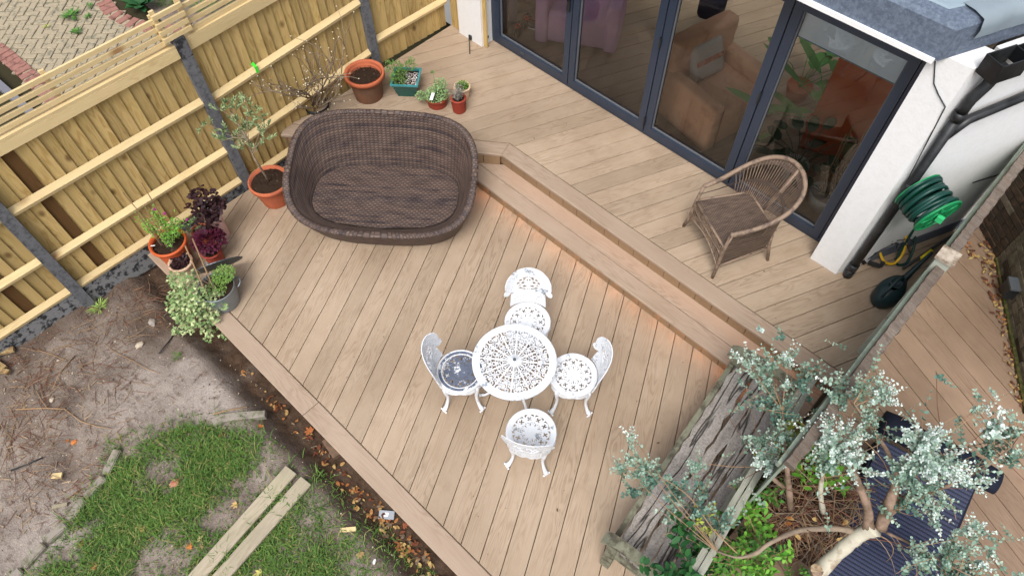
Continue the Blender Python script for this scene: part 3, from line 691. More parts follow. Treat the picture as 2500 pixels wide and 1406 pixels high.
# inside
MFLOORI = woodmat('indoor_oak_floor', (166, 146, 122), (124, 104, 82), (146, 124, 100), gs=(1.4, 9, 9), ringmix=.3, fine=.5, var=.1, rough=.4)
fl = empty('indoor_floor', kind='structure')
b = MB(); b.box((-2.85, 7.2, ZU - .05), (5.6, 4.6, .08)); b.build('subfloor', plain('dark_subfloor', (60, 50, 40)), fl)
boards(fl, [(-5.4, YW + .1), (-.7, YW + .1), (-.7, 9.2), (-5.4, 9.2)], AU, ZU + .02, .02, phase=.1, mat=MFLOORI, name='floor_board')
hpart('inside_wall', plain('inner_wall', (206, 204, 200), .8, .03, 5), (-5.5, -5.4, 5.0, 9.3, ZU, 2.6), (-5.5, -.66, 9.2, 9.3, ZU, 2.6))
# ================================================================== pots and plants
def lathe_pot(root, rt, rb, h, mat, rimh=.035, rimw=.012, soil=True, sd=.04, rim_mat=None, seg=40, soilmat=None):
    z = root.location.z; c = (root.location.x, root.location.y, z); b = MB(); k = (rt - rb) / h
    rr = rt - rimw; y = h - rimh
    b.lathe([(0, 0), (rb, 0), (rb + .002, .004), (rb + (rr - rb) * .5, h * .5), (rr - .004, y)], seg, c)
    b.lathe([(rr - .006, y + .004), (rr - .016, y * .75), (rb * .9, h * .3)], seg, c)
    b.build('pot_body', mat, root, smooth=True)
    b = MB(); b.lathe([(rr - .004, y - .002), (rt, y), (rt + .003, y + rimh * .5), (rt, h - .004), (rt - .006, h), (rt - .018, h - .002), (rr - .017, y)], seg, c); b.build('rim', rim_mat or mat, root, smooth=True)
    if soil:
        rs = rr - .014; b = MB(); zz = c[2] + h - sd; b.v.append((c[0], c[1], zz + .012)); n = 14
        for j in range(1, n + 1):
            for i in range(36):
                r = rs * j / n; a = 2 * pi * i / 36; x, y_ = c[0] + r * cos(a), c[1] + r * sin(a)
                b.v.append((x, y_, zz + .012 * (1 - (j / n) ** 2) + .010 * mn.noise(Vector((x * 30, y_ * 30, 0))) + .006 * mn.noise(Vector((x * 90, y_ * 90, 0)))))
        b.f = [(0, 1 + i, 1 + (i + 1) % 36) for i in range(36)] + [(1 + (j - 1) * 36 + i, 1 + j * 36 + i, 1 + j * 36 + (i + 1) % 36, 1 + (j - 1) * 36 + (i + 1) % 36) for j in range(1, n) for i in range(36)]; b.m = [0] * len(b.f)
        b.build('soil', soilmat or MSOILP, root, smooth=True)
        b = MB()
        for _ in range(90):
            r = rs * sqrt(rnd()) * .95; a = ru(0, 6.28); b.blob((c[0] + r * cos(a), c[1] + r * sin(a), zz + .014), ru(.003, .008), 0, (1, 1, .6))
        tag(b.build('soil_lumps', MSOILP, root), kind='stuff')
def P3(px, py, z): return at(px, py, z)
def potroot(name, px, py, ztop, zb, label, cat='pot', group=None):
    p = at(px, py, ztop); return empty(name, (p.x, p.y, zb), label=label, cat=cat, group=group)

def twig_path(p, d, L, n=5, curl=.25, grav=0.0):
    pts = [Vector(p)]; d = Vector(d).normalized()
    for i in range(n):
        d = (d + Vector((ru(-1, 1), ru(-1, 1), ru(-1, 1))) * curl + Vector((0, 0, -grav))).normalized(); pts.append(pts[-1] + d * (L / n))
    return pts
def foliage(b, c, R, n, L, w, k=6, up=.6, leafdir=.6, squash=1.0, shell=.35):
    """n leaves through an ellipsoid; leaves tilt outward and up"""
    for _ in range(n):
        while True:
            q = Vector((ru(-1, 1), ru(-1, 1), ru(-1, 1)))
            if shell < q.length < 1: break
        p = Vector((c[0] + q.x * R[0], c[1] + q.y * R[1], c[2] + q.z * R[2])); d = (q * leafdir + Vector((ru(-1, 1), ru(-1, 1), ru(-.6, 1)))).normalized()
        nn = (Vector((ru(-.6, .6), ru(-.6, .6), up + rnd() * .5)) + q * .3).normalized(); s = ru(.7, 1.25)
        b.leaf(p, d, nn, L * s, w * s, k)

# --- olive tree in its pot
r = potroot('olive_tree', 655, 440, .30, 0, 'small olive tree with silvery green leaves in a terracotta pot beside the rattan daybed', 'potted tree')
rr_ = (at(702, 445, .30) - at(655, 445, .30)).length
lathe_pot(r, rr_ + .01, rr_ * .68, .31, MTERRA, .05, .014, sd=.035)
base = Vector((r.location.x, r.location.y, .27)); t1 = at(620, 385, .72); t2 = at(598, 330, .98); top = at(560, 270, 1.15)
b = MB(); b.tube([base, base.lerp(t1, .35) + V(.01, 0, 0), base.lerp(t1, .7), t1], [.014, .012, .011, .009], 8); b.build('trunk', MTWIGG, r, smooth=True)
lv = MB(); br = MB(); br.tube([t1, t2, top], [.008, .006, .003], 6)
targets = []
for (px, py, z) in ((505, 300, 1.1), (530, 262, 1.2), (560, 250, 1.25), (602, 240, 1.3), (575, 290, 1.1), (640, 285, 1.15), (655, 310, 1.0), (648, 340, .95), (560, 345, .9), (530, 350, .95), (600, 300, 1.15), (620, 262, 1.2), (596, 352, .85), (628, 372, .8), (590, 378, .75), (540, 320, 1.0), (615, 320, 1.0), (575, 268, 1.2)):
    q = at(px, py, z); s0 = t1.lerp(t2, rnd()) if rnd() < .6 else t2.lerp(top, rnd() * .6); mid = s0.lerp(q, .5) + V(ru(-.03, .03), ru(-.03, .03), ru(-.02, .04))
    br.tube([s0, mid, q], [.004, .003, .0015], 5, False)
    for _ in range(3):
        tw = twig_path(mid.lerp(q, ru(.3, 1)), Vector((ru(-1, 1), ru(-1, 1), ru(0, 1.2))), ru(.06, .14), 4, .2); br.tube(tw, .0012, 4, False)
        for p_, p2_ in zip(tw, tw[1:]):
            for s_ in (-1, 1, 1, 1, 1):
                d = (p2_ - p_).normalized() * .9 + Vector((ru(-.8, .8), ru(-.8, .8), ru(-.3, .6))); lv.leaf(p_.lerp(p2_, rnd()), d, (ru(-1, 1), ru(-1, 1), .5), ru(.032, .052), ru(.010, .014), 6, .1)
br.build('branches', MTWIGG, r); tag(lv.build('foliage', MOLIVE, r), kind='stuff')

# --- big empty terracotta pot
r = potroot('terracotta_pot', 889, 178, ZU + .31, ZU, 'large empty terracotta pot of dark soil with a stained body, before the fence post', 'pot')
rr_ = (at(938, 178, ZU + .31) - at(889, 178, ZU + .31)).length
lathe_pot(r, rr_, rr_ * .70, .32, MTERRAB, .05, .03, sd=.075, rim_mat=MTERRA)
b = MB(); c = r.location
b.lathe([(rr_ - .032, .31), (rr_ - .055, .22)], 40, tuple(c)); b.build('inner_wall', MTERRA, r, smooth=True)
b = MB()
for i in range(14):
    a = ru(1.2, 4.4) ; rad = rr_ * .62; b.tube(twig_path((c.x + rad * cos(a), c.y + rad * sin(a), c.z + .25), (ru(-.2, .2), ru(-.2, .2), 1), ru(.04, .08), 3), .0018, 4)
b.build('dead_stems', MTWIGR, r)

# --- teal square pot
zt = ZU + .20; cs = [at(x, y, zt) for x, y in ((953, 210), (1021, 213), (1033, 165), (957, 162))]
c = sum(cs, Vector()) / 4; r = empty('teal_pot', (c.x, c.y, ZU), label='square glazed teal pot with a feathery green plant and white gravel', cat='potted plant')
e1 = (cs[1] - cs[0]); e1.z = 0; ang = atan2(e1.y, e1.x); s = e1.length / 2
def sq(s, z): return [Vector((c.x, c.y, z)) + Matrix.Rotation(ang, 3, 'Z') @ Vector((x * s, y * s, 0)) for x, y in ((-1, -1), (1, -1), (1, 1), (-1, 1))]
b = MB(); b.v = [tuple(p) for p in sq(s * .62, ZU) + sq(s * .86, zt - .05) + sq(s * .93, zt - .022) + sq(s * .86, zt - .03) + sq(s * .7, zt - .12)]
b.f = [(3, 2, 1, 0)] + [(j * 4 + i, j * 4 + (i + 1) % 4, j * 4 + 4 + (i + 1) % 4, j * 4 + 4 + i) for j in range(4) for i in range(4)]; b.m = [0] * len(b.f); b.build('pot_body', MTEAL, r)
b = MB(); b.v = [tuple(p) for p in sq(s * .93, zt - .022) + sq(s, zt - .016) + sq(s, zt) + sq(s * .86, zt) + sq(s * .85, zt - .03)]
b.f = [(j * 4 + i, j * 4 + (i + 1) % 4, j * 4 + 4 + (i + 1) % 4, j * 4 + 4 + i) for j in range(4) for i in range(4)]; b.m = [0] * len(b.f); b.build('rim', MTEALR, r)
b = MB(); b.v = [tuple(p) for p in sq(s * .86, zt - .032)]; b.f = [(0, 1, 2, 3)]; b.m = [0]; b.build('soil', MSOILP, r)
b = MB(); R3 = Matrix.Rotation(ang, 3, 'Z')
for _ in range(420):
    x, y = ru(-.78, .8), ru(-.8, .7)
    if x < -.15 and rnd() < .85: continue
    p = Vector((c.x, c.y, zt - .028)) + R3 @ Vector((x * s, y * s, 0)); b.blob(p, ru(.003, .006), 0, (1, 1, .7))
tag(b.build('gravel', plain('white_gravel', (216, 208, 204), .8, .1, 200), r), kind='stuff')
b = MB(); st = MB()
for (px, py, z, n) in ((960, 160, .62, 30), (980, 170, .60, 26), (1000, 155, .64, 30), (965, 185, .56, 30), (985, 195, .54, 30), (948, 168, .6, 16), (1008, 165, .6, 16), (975, 170, .6, 24), (960, 200, .52, 24)):
    q = at(px, py, z); o_ = Vector((c.x, c.y, zt - .03)) + R3 @ Vector((-.3 * s, 0, 0)); st.tube([o_, o_.lerp(q, .5) + V(0, 0, .02), q], .0025, 5)
    for _ in range(n * 3):
        p = q + Vector((ru(-1, 1), ru(-1, 1), ru(-1, .8))) * .05; d = Vector((ru(-1, 1), ru(-1, 1), ru(.1, 1.4)))
        b.leaf(p, d, (ru(-1, 1), ru(-1, 1), .6), ru(.025, .045), .009, 4)
st.build('stems', MTWIGG, r); tag(b.build('foliage', leafmat('feathery_green', (58, 104, 42), (112, 150, 72)), r), kind='stuff')

# --- low terracotta bowl with succulents
r = potroot('succulent_bowl', 1066, 235, ZU + .11, ZU, 'shallow terracotta bowl overflowing with small round succulent leaves', 'potted plant')
rr_ = (at(1093, 235, ZU + .11) - at(1066, 235, ZU + .11)).length; lathe_pot(r, rr_, rr_ * .85, .115, MREDP, .03, .008, sd=.02)
b = MB(); c = r.location
foliage(b, (c.x - .0, c.y, c.z + .14), (rr_ * 1.05, rr_ * 1.05, .07), 700, .020, .016, 6, .9, .8)
q = at(1030, 235, ZU + .12); foliage(b, q, (.06, .06, .035), 160, .022, .018, 6, .9, .8)
q = at(1075, 205, ZU + .2); foliage(b, q, (.07, .07, .05), 220, .018, .013, 6, .9, .8)
tag(b.build('foliage', leafmat('succulent_green', (96, 128, 78), (150, 176, 122)), r), kind='stuff')
b = MB(); q = at(1055, 236, ZU + .215); b.box(q, (.035, .09, .002), Matrix.Rotation(.5, 3, 'Z') @ Matrix.Rotation(.3, 3, 'X')); b.build('plant_label', plain('white_label', (224, 226, 222), .5, .03, 5), r)
q = at(1057, 178, ZU + .33); b = MB(); b.tube([c + V(0, 0, .12), q.lerp(c, .3) + V(0, 0, .1), q], .002, 5)
for _ in range(10): b.leaf(q, Vector((ru(-1, 1), ru(-1, 1), ru(-.2, 1))), (0, 0, 1), .03, .012)
b.build('flower_stalk', MG_MID, r)

# --- red pot with dried lavender, small stone pot behind it
r = potroot('lavender_pot', 1119, 240, ZU + .17, ZU, 'tall ribbed red plastic pot with a dried grey lavender', 'potted plant')
rr_ = (at(1138, 240, ZU + .17) - at(1119, 240, ZU + .17)).length; lathe_pot(r, rr_ * 1.0, rr_ * .82, .18, MREDP, .02, .006, sd=.02)
b = MB(); c = r.location
for k in range(5): b.lathe([(rr_ * (.85 + .02 * k), .03 + k * .02), (rr_ * (.87 + .02 * k) + .002, .035 + k * .02), (rr_ * (.86 + .02 * k), .04 + k * .02)], 32, tuple(c))
b.build('ribs', MREDP, r, smooth=True)
b = MB(); st = MB()
for _ in range(60):
    d = Vector((ru(-.6, .6), ru(-.6, .6), 1)); tw = twig_path((c.x + ru(-.03, .03), c.y + ru(-.03, .03), c.z + .16), d, ru(.08, .17), 4, .15); st.tube(tw, .0012, 3, False)
    for p in tw[1:]:
        for _k in range(4): b.leaf(p, Vector((ru(-1, 1), ru(-1, 1), ru(0, 1))), (ru(-1, 1), ru(-1, 1), 1), .022, .005, 4)
st.build('stems', MTWIGG, r); tag(b.build('foliage', MLAV, r), kind='stuff')
r = potroot('stone_pot', 1128, 212, ZU + .14, ZU, 'small pale pot of bright green moss plant behind the red pot', 'potted plant')
rr_ = (at(1149, 212, ZU + .14) - at(1128, 212, ZU + .14)).length; lathe_pot(r, rr_, rr_ * .75, .15, MCREAM, .02, .006, sd=.02)
b = MB(); c = r.location; foliage(b, (c.x, c.y, c.z + .15), (rr_ * .8, rr_ * .8, .035), 600, .016, .006, 4, .9, .8); tag(b.build('foliage', leafmat('moss_green', (60, 112, 34), (112, 156, 58)), r), kind='stuff')

# --- left group
r = potroot('dahlia_pot', 409, 590, .26, 0, 'wide orange plastic pot with a leafy green plant, two magenta buds and bamboo canes', 'potted plant')
rr_ = (at(454, 590, .26) - at(409, 590, .26)).length; lathe_pot(r, rr_, rr_ * .7, .27, plain('orange_plastic', (196, 92, 50), .45, .08, 10), .03, .012, sd=.06)
c = r.location; b = MB(); st = MB()
for (px, py, z) in ((350, 545, .5), (365, 560, .45), (395, 545, .55), (420, 540, .5), (440, 545, .48), (435, 570, .42), (385, 520, .65), (372, 515, .7), (400, 575, .4), (415, 590, .35), (430, 530, .55), (455, 540, .45), (340, 530, .5)):
    q = at(px, py, z); o_ = V(c.x + ru(-.05, .05), c.y + ru(-.05, .05), .21); pts = [o_, o_.lerp(q, .5) + V(ru(-.02, .02), ru(-.02, .02), .03), q]; st.tube(pts, .003, 5)
    for _ in range(55):
        p = pts[1].lerp(q, ru(0, 1.1)) + Vector((ru(-1, 1), ru(-1, 1), ru(-1, 1))) * .04; b.leaf(p, Vector((ru(-1, 1), ru(-1, 1), ru(-.2, 1))), (ru(-.6, .6), ru(-.6, .6), 1), ru(.018, .03), ru(.009, .014))
st.build('stems', MTWIGG, r); tag(b.build('foliage', leafmat('fresh_green', (66, 124, 36), (128, 178, 72)), r), kind='stuff')
for (px, py, z) in ((377, 512, .74), (402, 522, .66), (456, 537, .5)):
    q = at(px, py, z); b = MB(); b.blob(q, .013, 1)
    for k in range(10): a = k * .63; b.leaf(q, (cos(a), sin(a), .5), (0, 0, 1), .018, .008)
    b.build('flower', MFLOW, r)
for (p0, z0, p1, z1) in (((405, 600), .22, (352, 500), .85), ((400, 590), .22, (300, 470), .95), ((395, 600), .22, (330, 515), .8), ((425, 580), .22, (345, 445), 1.1)):
    b = MB(); b.tube([at(*p0, z0), at(*p1, z1)], .004, 6); b.build('cane', MTWIG, r)
b = MB(); b.box(at(372, 600, .262), (.05, .012, .002), Matrix.Rotation(.9, 3, 'Z')); b.build('plant_label', plain('white_tag', (226, 226, 224), .5), r)
for i, (px, py) in enumerate(((402, 562), (382, 572))):
    q = at(px, py, .33); b = MB(); b.lathe([(.034, .0), (.026, .028), (.024, .03), (.0, .031)], 16, (q.x, q.y, q.z)); tag(b.build('cane_cap_pot', MTERRA), ['upturned tiny terracotta pot on a cane among green leaves', 'second tiny terracotta pot lower in the green leaves'][i], 'pot')

r = potroot('heuchera_pot', 520, 530, .30, 0, 'tall pink pot holding a near black leafy plant beside the fence', 'potted plant')
rr_ = .085; lathe_pot(r, rr_, rr_ * .8, .31, MPINKP, .02, .006, sd=.02); c = r.location; b = MB()
for (px, py, z, R) in ((495, 480, .55, .10), (520, 510, .45, .10), (490, 510, .5, .10), (475, 475, .58, .05), (530, 492, .5, .06), (505, 540, .38, .09), (542, 497, .45, .03)):
    q = at(px, py, z); n_ = int(60 * R / .1)
    for _ in range(n_):
        p = q + Vector((ru(-1, 1), ru(-1, 1), ru(-.5, .6))) * R; a = ru(0, 6.28)
        b.leaf(p, (cos(a), sin(a), ru(-.5, .2)), (ru(-.5, .5), ru(-.5, .5), 1), ru(.03, .05), ru(.03, .05), 8, -.12)
tag(b.build('foliage', MPURP, r), kind='stuff')
r = potroot('rosette_pot', 488, 560, .18, 0, 'small orange pot of grey green spiky rosettes with a purple flower', 'potted plant')
lathe_pot(r, .09, .07, .18, MTERRA, .02, .006, sd=.02); c = r.location
q0 = at(485, 545, .22)
for i in range(24):
    q = q0 + Vector((ru(-.12, .12), ru(-.12, .12), ru(-.02, .04))); b = MB()
    for ring in range(3):
        for k in range(9): a = k * .7 + ring * .3; b.leaf(q, (cos(a), sin(a), .2 + ring * .6), (0, 0, 1), .034 - ring * .008, .009, 4)
    b.build('rosette', MSEMP, r)
r = potroot('burgundy_plant', 515, 612, .16, 0, 'round clump of burgundy ruffled leaves in a red pot behind the zinc tub lid', 'potted plant')
lathe_pot(r, .10, .08, .17, MREDP, .02, .006, sd=.02); b = MB(); q0 = at(510, 590, .25)
for _ in range(520):
    a = ru(0, 6.28); el = ru(.0, 1.4); d = Vector((cos(a) * cos(el), sin(a) * cos(el), sin(el))); p = q0 + Vector((d.x * .15, d.y * .15, d.z * .10)) * ru(.6, 1)
    b.leaf(p, (d + Vector((0, 0, -.5))), d, ru(.025, .045), ru(.02, .035), 8, .25)
tag(b.build('foliage', MPURP2, r), kind='stuff')
r = potroot('cream_pot', 440, 640, .17, 0, 'small cream pot of dark purple leaves, on the corner of the deck edge board', 'potted plant')
rr_ = (at(469, 640, .17) - at(440, 640, .17)).length; lathe_pot(r, rr_, rr_ * .75, .18, MCREAM, .03, .012, sd=.03); c = r.location; b = MB()
for _ in range(260):
    a = ru(0, 6.28); q = rr_ * .78 * sqrt(rnd()); b.leaf((c.x + q * cos(a), c.y + q * sin(a), c.z + ru(.14, .19)), (cos(a + ru(-1, 1)), sin(a + ru(-1, 1)), ru(0, .6)), (ru(-.4, .4), ru(-.4, .4), 1), ru(.018, .032), ru(.014, .024), 8, .2)
tag(b.build('foliage', MPURP, r), kind='stuff')

# --- galvanised tub with ivy
zr = .26; tc = at(527, 700, zr); r = empty('zinc_tub', (tc.x, tc.y, 0), label='galvanised tub with ring handles, variegated ivy spilling over the deck edge', cat='planter')
R_ = .165; b = MB(); c = r.location
b.lathe([(0, 0), (R_ * .80, 0), (R_ * .84, .02), (R_ * .86, .05), (R_ * .97, .20), (R_ * .99, zr - .01)], 44, tuple(c)); b.lathe([(R_ * .97, zr - .004), (R_ * .93, .12)], 44, tuple(c)); b.build('tub_body', MZINC, r, smooth=True)
b = MB(); b.tube([(c.x + R_ * cos(a), c.y + R_ * sin(a), zr) for a in [2 * pi * i / 40 for i in range(41)]], .006, 6, False); b.build('rim', MZINC, r, smooth=True)
hd = (at(575, 690, .2) - tc); hd.z = 0; hd.normalize(); sd = Vector((-hd.y, hd.x, 0))
for sgn in (1, -1):
    b = MB(); o_ = Vector(c) + V(0, 0, .20) + hd * (R_ * sgn)
    b.tube([o_ + hd * sgn * (.05 * sin(t)) + sd * (.055 * cos(t)) + V(0, 0, .02 * sin(t)) for t in [pi * k / 12 for k in range(13)]], .008, 8); b.build('handle', MZINC, r, smooth=True)
b = MB(); b.lathe([(0, zr - .03), (R_ * .95, zr - .035)], 30, tuple(c)); b.build('soil', MSOILP, r)
b = MB(); foliage(b, at(545, 670, zr + .06), (.10, .11, .06), 900, .016, .008, 6, .8, .7); foliage(b, at(530, 700, zr + .02), (.10, .08, .04), 300, .015, .008, 6, .8, .7); tag(b.build('thyme', leafmat('thyme_green', (82, 124, 48), (138, 170, 88)), r), kind='stuff')
st = MB()
ivc = [(430, 680, .22, .08), (460, 700, .28, .10), (440, 720, .22, .10), (490, 720, .30, .09), (430, 745, .12, .09), (470, 745, .2, .10), (510, 740, .22, .06), (445, 770, .05, .09), (485, 775, .08, .09), (520, 770, .08, .07), (460, 795, -.05, .08), (505, 800, -.08, .07), (535, 790, -.05, .05), (545, 745, .18, .04), (530, 715, .26, .05), (470, 670, .3, .05), (428, 810, -.15, .04), (545, 820, -.12, .03), (510, 822, -.15, .04)]
iv = 0
for (px, py, z, R) in ivc:
    q = at(px, py, z); mid = Vector(c) + (q - Vector(c)) * .5 + V(0, 0, .30 if z > .1 else .22); st.tube([Vector(c) + V(0, 0, zr - .02), mid, q], .0022, 4, False)
    for _ in range(int(150 * (R / .1) ** 2)):
        qd = Vector((ru(-1, 1), ru(-1, 1), ru(-.7, .7)))
        if qd.length > 1.1: continue
        p = q + qd * R; a = ru(0, 6.28)
        d = Vector((cos(a), sin(a), ru(-.6, .2))); n_ = Vector((ru(-.5, .5), ru(-.5, .5), 1)).normalized(); L = ru(.018, .034); d.normalize(); side = d.cross(n_).normalized()
        lobe = [(0, 0), (-.05, .45), (.35, .62), (.45, .30), (1, 0), (.45, -.30), (.35, -.62), (-.05, -.45)]; 
        iv += 1
        if 'ivb' not in globals(): ivb = MB()
        ivb.cur = 0 if rnd() < .6 else 1
        ivb.add([p + d * (L * u) + side * (L * v) for u, v in lobe], [tuple(range(8))])
tag(ivb.build('ivy', [MIVYW, leafmat('ivy_green', (70, 108, 56), (130, 158, 100))], r), kind='stuff'); st.build('ivy_stems', MTWIGG, r)
for (p0, z0, p1, z1) in (((505, 720), .25, (452, 600), .72), ((520, 700), .25, (470, 583), .78)):
    b = MB(); b.tube([at(*p0, z0), at(*p1, z1)], .007, 6); b.build('cane', MTWIG, r)
# lid leaning behind the tub
la, lb = at(492, 668, .12), at(580, 627, .34); lc_ = (la + lb) / 2; r = empty('tub_lid', (lc_.x, lc_.y, 0), label='round dark grey metal lid with a ring handle leaning behind the zinc tub', cat='lid')
ex = (lb - la).normalized(); up = (ex.cross((lc_ - V(0, 0, CAMH)).normalized())).normalized(); nz = (ex.cross(up)).normalized()
nz = (Vector((-.35, .5, .35)).normalized() * .75 + up * 1.0).normalized(); up2 = nz.cross(ex).normalized()
b = MB(); Rl = (lb - la).length / 2; o_ = lc_ - up2 * 0.02
for zz, rad in ((0, Rl), (.006, Rl), (.012, Rl * .7), (.014, .0)):
    b.v += [tuple(o_ + ex * (rad * cos(2 * pi * k / 36)) + up2 * (rad * sin(2 * pi * k / 36)) + nz * zz) for k in range(36)]
b.f = [(j * 36 + k, j * 36 + (k + 1) % 36, (j + 1) * 36 + (k + 1) % 36, (j + 1) * 36 + k) for j in range(3) for k in range(36)] + [tuple(range(35, -1, -1))]; b.m = [0] * len(b.f); b.build('lid_disc', MLIDM, r, smooth=False)
b = MB(); o_ = at(506, 648, .3); b.tube([o_ + ex * (.03 * cos(t)) + V(0, 0, .035 * sin(t)) for t in [pi * k / 10 for k in range(11)]], .006, 6); b.build('handle', MZINC, r, smooth=True)

# --- bare shrub in a dark pot behind the daybed
p = at(775, 262, ZU); r = empty('bare_shrub', (p.x, p.y, ZU - .05), label='leafless shrub of grey brown branching twigs behind the rattan daybed', cat='shrub')
b = MB(); b.lathe([(.0, 0), (.10, 0), (.13, .10), (.14, .10), (.12, .02)], 28, tuple(r.location)); b.build('pot', MBLACK, r, smooth=True)
b = MB(); rs = random.Random(11); buds = MB(); cc = Vector(r.location) + V(0, 0, .05)
def branch(p, d, L, rad, depth):
    pts = [p]; 
    for i in range(4):
        d = (d + Vector((rs.uniform(-1, 1), rs.uniform(-1, 1), rs.uniform(-.7, .9))) * .22).normalized(); pts.append(pts[-1] + d * (L / 4))
    b.tube(pts, [rad * (1 - .12 * i) for i in range(5)], 5 if rad < .006 else 7)
    if depth == 0:
        buds.blob(pts[-1], .0065, 0); return
    for i in (2, 3, 4):
        for _ in range(1 if i < 4 else 2):
            nd_ = (d + Vector((rs.uniform(-1, 1), rs.uniform(-1, 1), rs.uniform(-.3, .8))) * .75).normalized(); branch(pts[i], nd_, L * rs.uniform(.5, .75), rad * .62, depth - 1)
tg = [(712, 175, .95, 2), (700, 215, .85, 2), (745, 185, .9, 2), (780, 150, 1.15, 2), (800, 180, 1.1, 2), (735, 235, .7, 2), (830, 175, 1.1, 1), (815, 225, .8, 1), (770, 195, .9, 2), (805, 100, 1.5, 1), (830, 260, .7, 1)]
for (px, py, z, dep) in tg:
    q = at(px, py, z); s0 = cc + V(rs.uniform(-.07, .07), rs.uniform(-.07, .07), 0); L = (q - s0).length * .72; branch(s0, (q - s0).normalized(), L, .009, dep)
b.build('branches', MTWIGG, r); tag(buds.build('buds', plain('pale_bud', (206, 196, 170), .7), r), kind='stuff')

# ================================================================== rattan daybed
def weavemat(name, ca, cb, cc, su=80, sv=85, st=.8):
    m, nt, b = newmat(name, .55, .35); uv = nt.nodes.new('ShaderNodeTexCoord').outputs['UV']
    sp = nt.nodes.new('ShaderNodeSeparateXYZ'); lk(nt, uv, sp.inputs[0]); U = mathn(nt, 'MULTIPLY', sp.outputs[0], su); Vv = mathn(nt, 'MULTIPLY', sp.outputs[1], sv)
    row = mathn(nt, 'FLOOR', Vv); colm = mathn(nt, 'FLOOR', U); fv = mathn(nt, 'FRACT', Vv); fu = mathn(nt, 'FRACT', U)
    hv = mathn(nt, 'SINE', mathn(nt, 'MULTIPLY', fv, pi)); hu = mathn(nt, 'SINE', mathn(nt, 'MULTIPLY', fu, pi))
    ch = mathn(nt, 'MODULO', mathn(nt, 'ADD', mathn(nt, 'ADD', row, colm), 2000.0), 2.0)
    wn = nd(nt, 'ShaderNodeTexWhiteNoise', noise_dimensions='1D'); lk(nt, row, wn.inputs['W'])
    cmb = nt.nodes.new('ShaderNodeCombineXYZ'); lk(nt, mathn(nt, 'MULTIPLY', U, .12), cmb.inputs[0]); lk(nt, mathn(nt, 'MULTIPLY', row, .45), cmb.inputs[1]); n2 = noi(nt, cmb.outputs[0], 1.0, 2)
    c = mix(nt, ramp(nt, n2, .35, .65), lin(ca), lin(cb)); c = mix(nt, mathn(nt, 'MULTIPLY', wn.outputs['Value'], .45), c, lin(cc))
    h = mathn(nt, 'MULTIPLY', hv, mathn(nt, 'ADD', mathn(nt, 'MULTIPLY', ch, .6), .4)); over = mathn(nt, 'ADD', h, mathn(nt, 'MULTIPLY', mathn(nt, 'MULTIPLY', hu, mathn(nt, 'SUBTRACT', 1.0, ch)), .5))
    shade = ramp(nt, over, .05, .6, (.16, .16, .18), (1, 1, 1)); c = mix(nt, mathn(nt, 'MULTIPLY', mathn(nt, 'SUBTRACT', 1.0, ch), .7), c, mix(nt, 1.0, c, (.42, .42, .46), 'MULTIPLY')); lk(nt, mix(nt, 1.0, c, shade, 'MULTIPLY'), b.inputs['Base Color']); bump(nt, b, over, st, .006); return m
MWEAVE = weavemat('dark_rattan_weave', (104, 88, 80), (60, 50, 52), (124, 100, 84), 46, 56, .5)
yd = radians(39.5); DC = Vector((-4.17, 2.44)); da = Vector((cos(yd), sin(yd))); db = Vector((-sin(yd), cos(yd)))
r = empty('rattan_daybed', (DC.x, DC.y, 0), label='large oval dark brown woven rattan daybed with a high back, its cushions removed', cat='daybed')
def sell(t, A, B, n): return A * math.copysign(abs(cos(t)) ** (2 / n), cos(t)), B * math.copysign(abs(sin(t)) ** (2 / n), sin(t))
NS = 120
def rimz(t): s_ = (sin(t) + 1) / 2; s_ = s_ * s_ * (3 - 2 * s_); return .33 + .50 * s_
def layer(f):
    vs = []; u = 0; us = []; prev = None
    for i in range(NS):
        t = 2 * pi * i / NS - pi / 2; x, y, z = f(t); p = Vector((DC.x + da.x * x + db.x * y, DC.y + da.y * x + db.y * y, z)); 
        if prev is not None: u += hypot(p.x - prev.x, p.y - prev.y)
        prev = p; vs.append(p); us.append(u)
    return vs, us
A0, B0, A1, B1, AS, BS = .76, .42, .925, .575, .735, .415
def bowl(k, ex=0.0):       # k 0 at the base .. 1 at the rim
    def f(t):
        s_ = k ** .9; A = A0 + (A1 - A0) * s_ + ex; B = B0 + (B1 - B0) * s_ + ex; x, y = sell(t, A, B, 3.0); return x, y + .008 * s_ + .008, .015 + (rimz(t) - .015) * k
    return f
def skin(layers, name, mat, vstart=0):
    b = MB(); uv = []; vv = vstart; pl = None
    for f in layers:
        vs, us = layer(f)
        if pl is not None: vv += sum((a - b_).length for a, b_ in zip(pl, vs)) / NS
        pl = vs; b.v += [tuple(p) for p in vs + [vs[0]]]; tot = us[-1] + (vs[-1] - vs[0]).length; uv += [(u, vv) for u in us] + [(tot, vv)]
    n = NS + 1; b.f = [(j * n + i, j * n + i + 1, (j + 1) * n + i + 1, (j + 1) * n + i) for j in range(len(layers) - 1) for i in range(NS)]; b.m = [0] * len(b.f)
    return b.build(name, mat, r, smooth=True, uv=uv)
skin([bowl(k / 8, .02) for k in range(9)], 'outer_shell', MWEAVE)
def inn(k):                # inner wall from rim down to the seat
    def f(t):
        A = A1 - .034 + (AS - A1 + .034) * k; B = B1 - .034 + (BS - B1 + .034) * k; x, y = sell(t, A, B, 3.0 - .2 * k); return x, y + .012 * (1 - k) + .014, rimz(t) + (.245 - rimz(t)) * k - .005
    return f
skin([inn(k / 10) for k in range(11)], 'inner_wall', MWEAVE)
b = MB(); seg = 10; uvs = []; n = NS
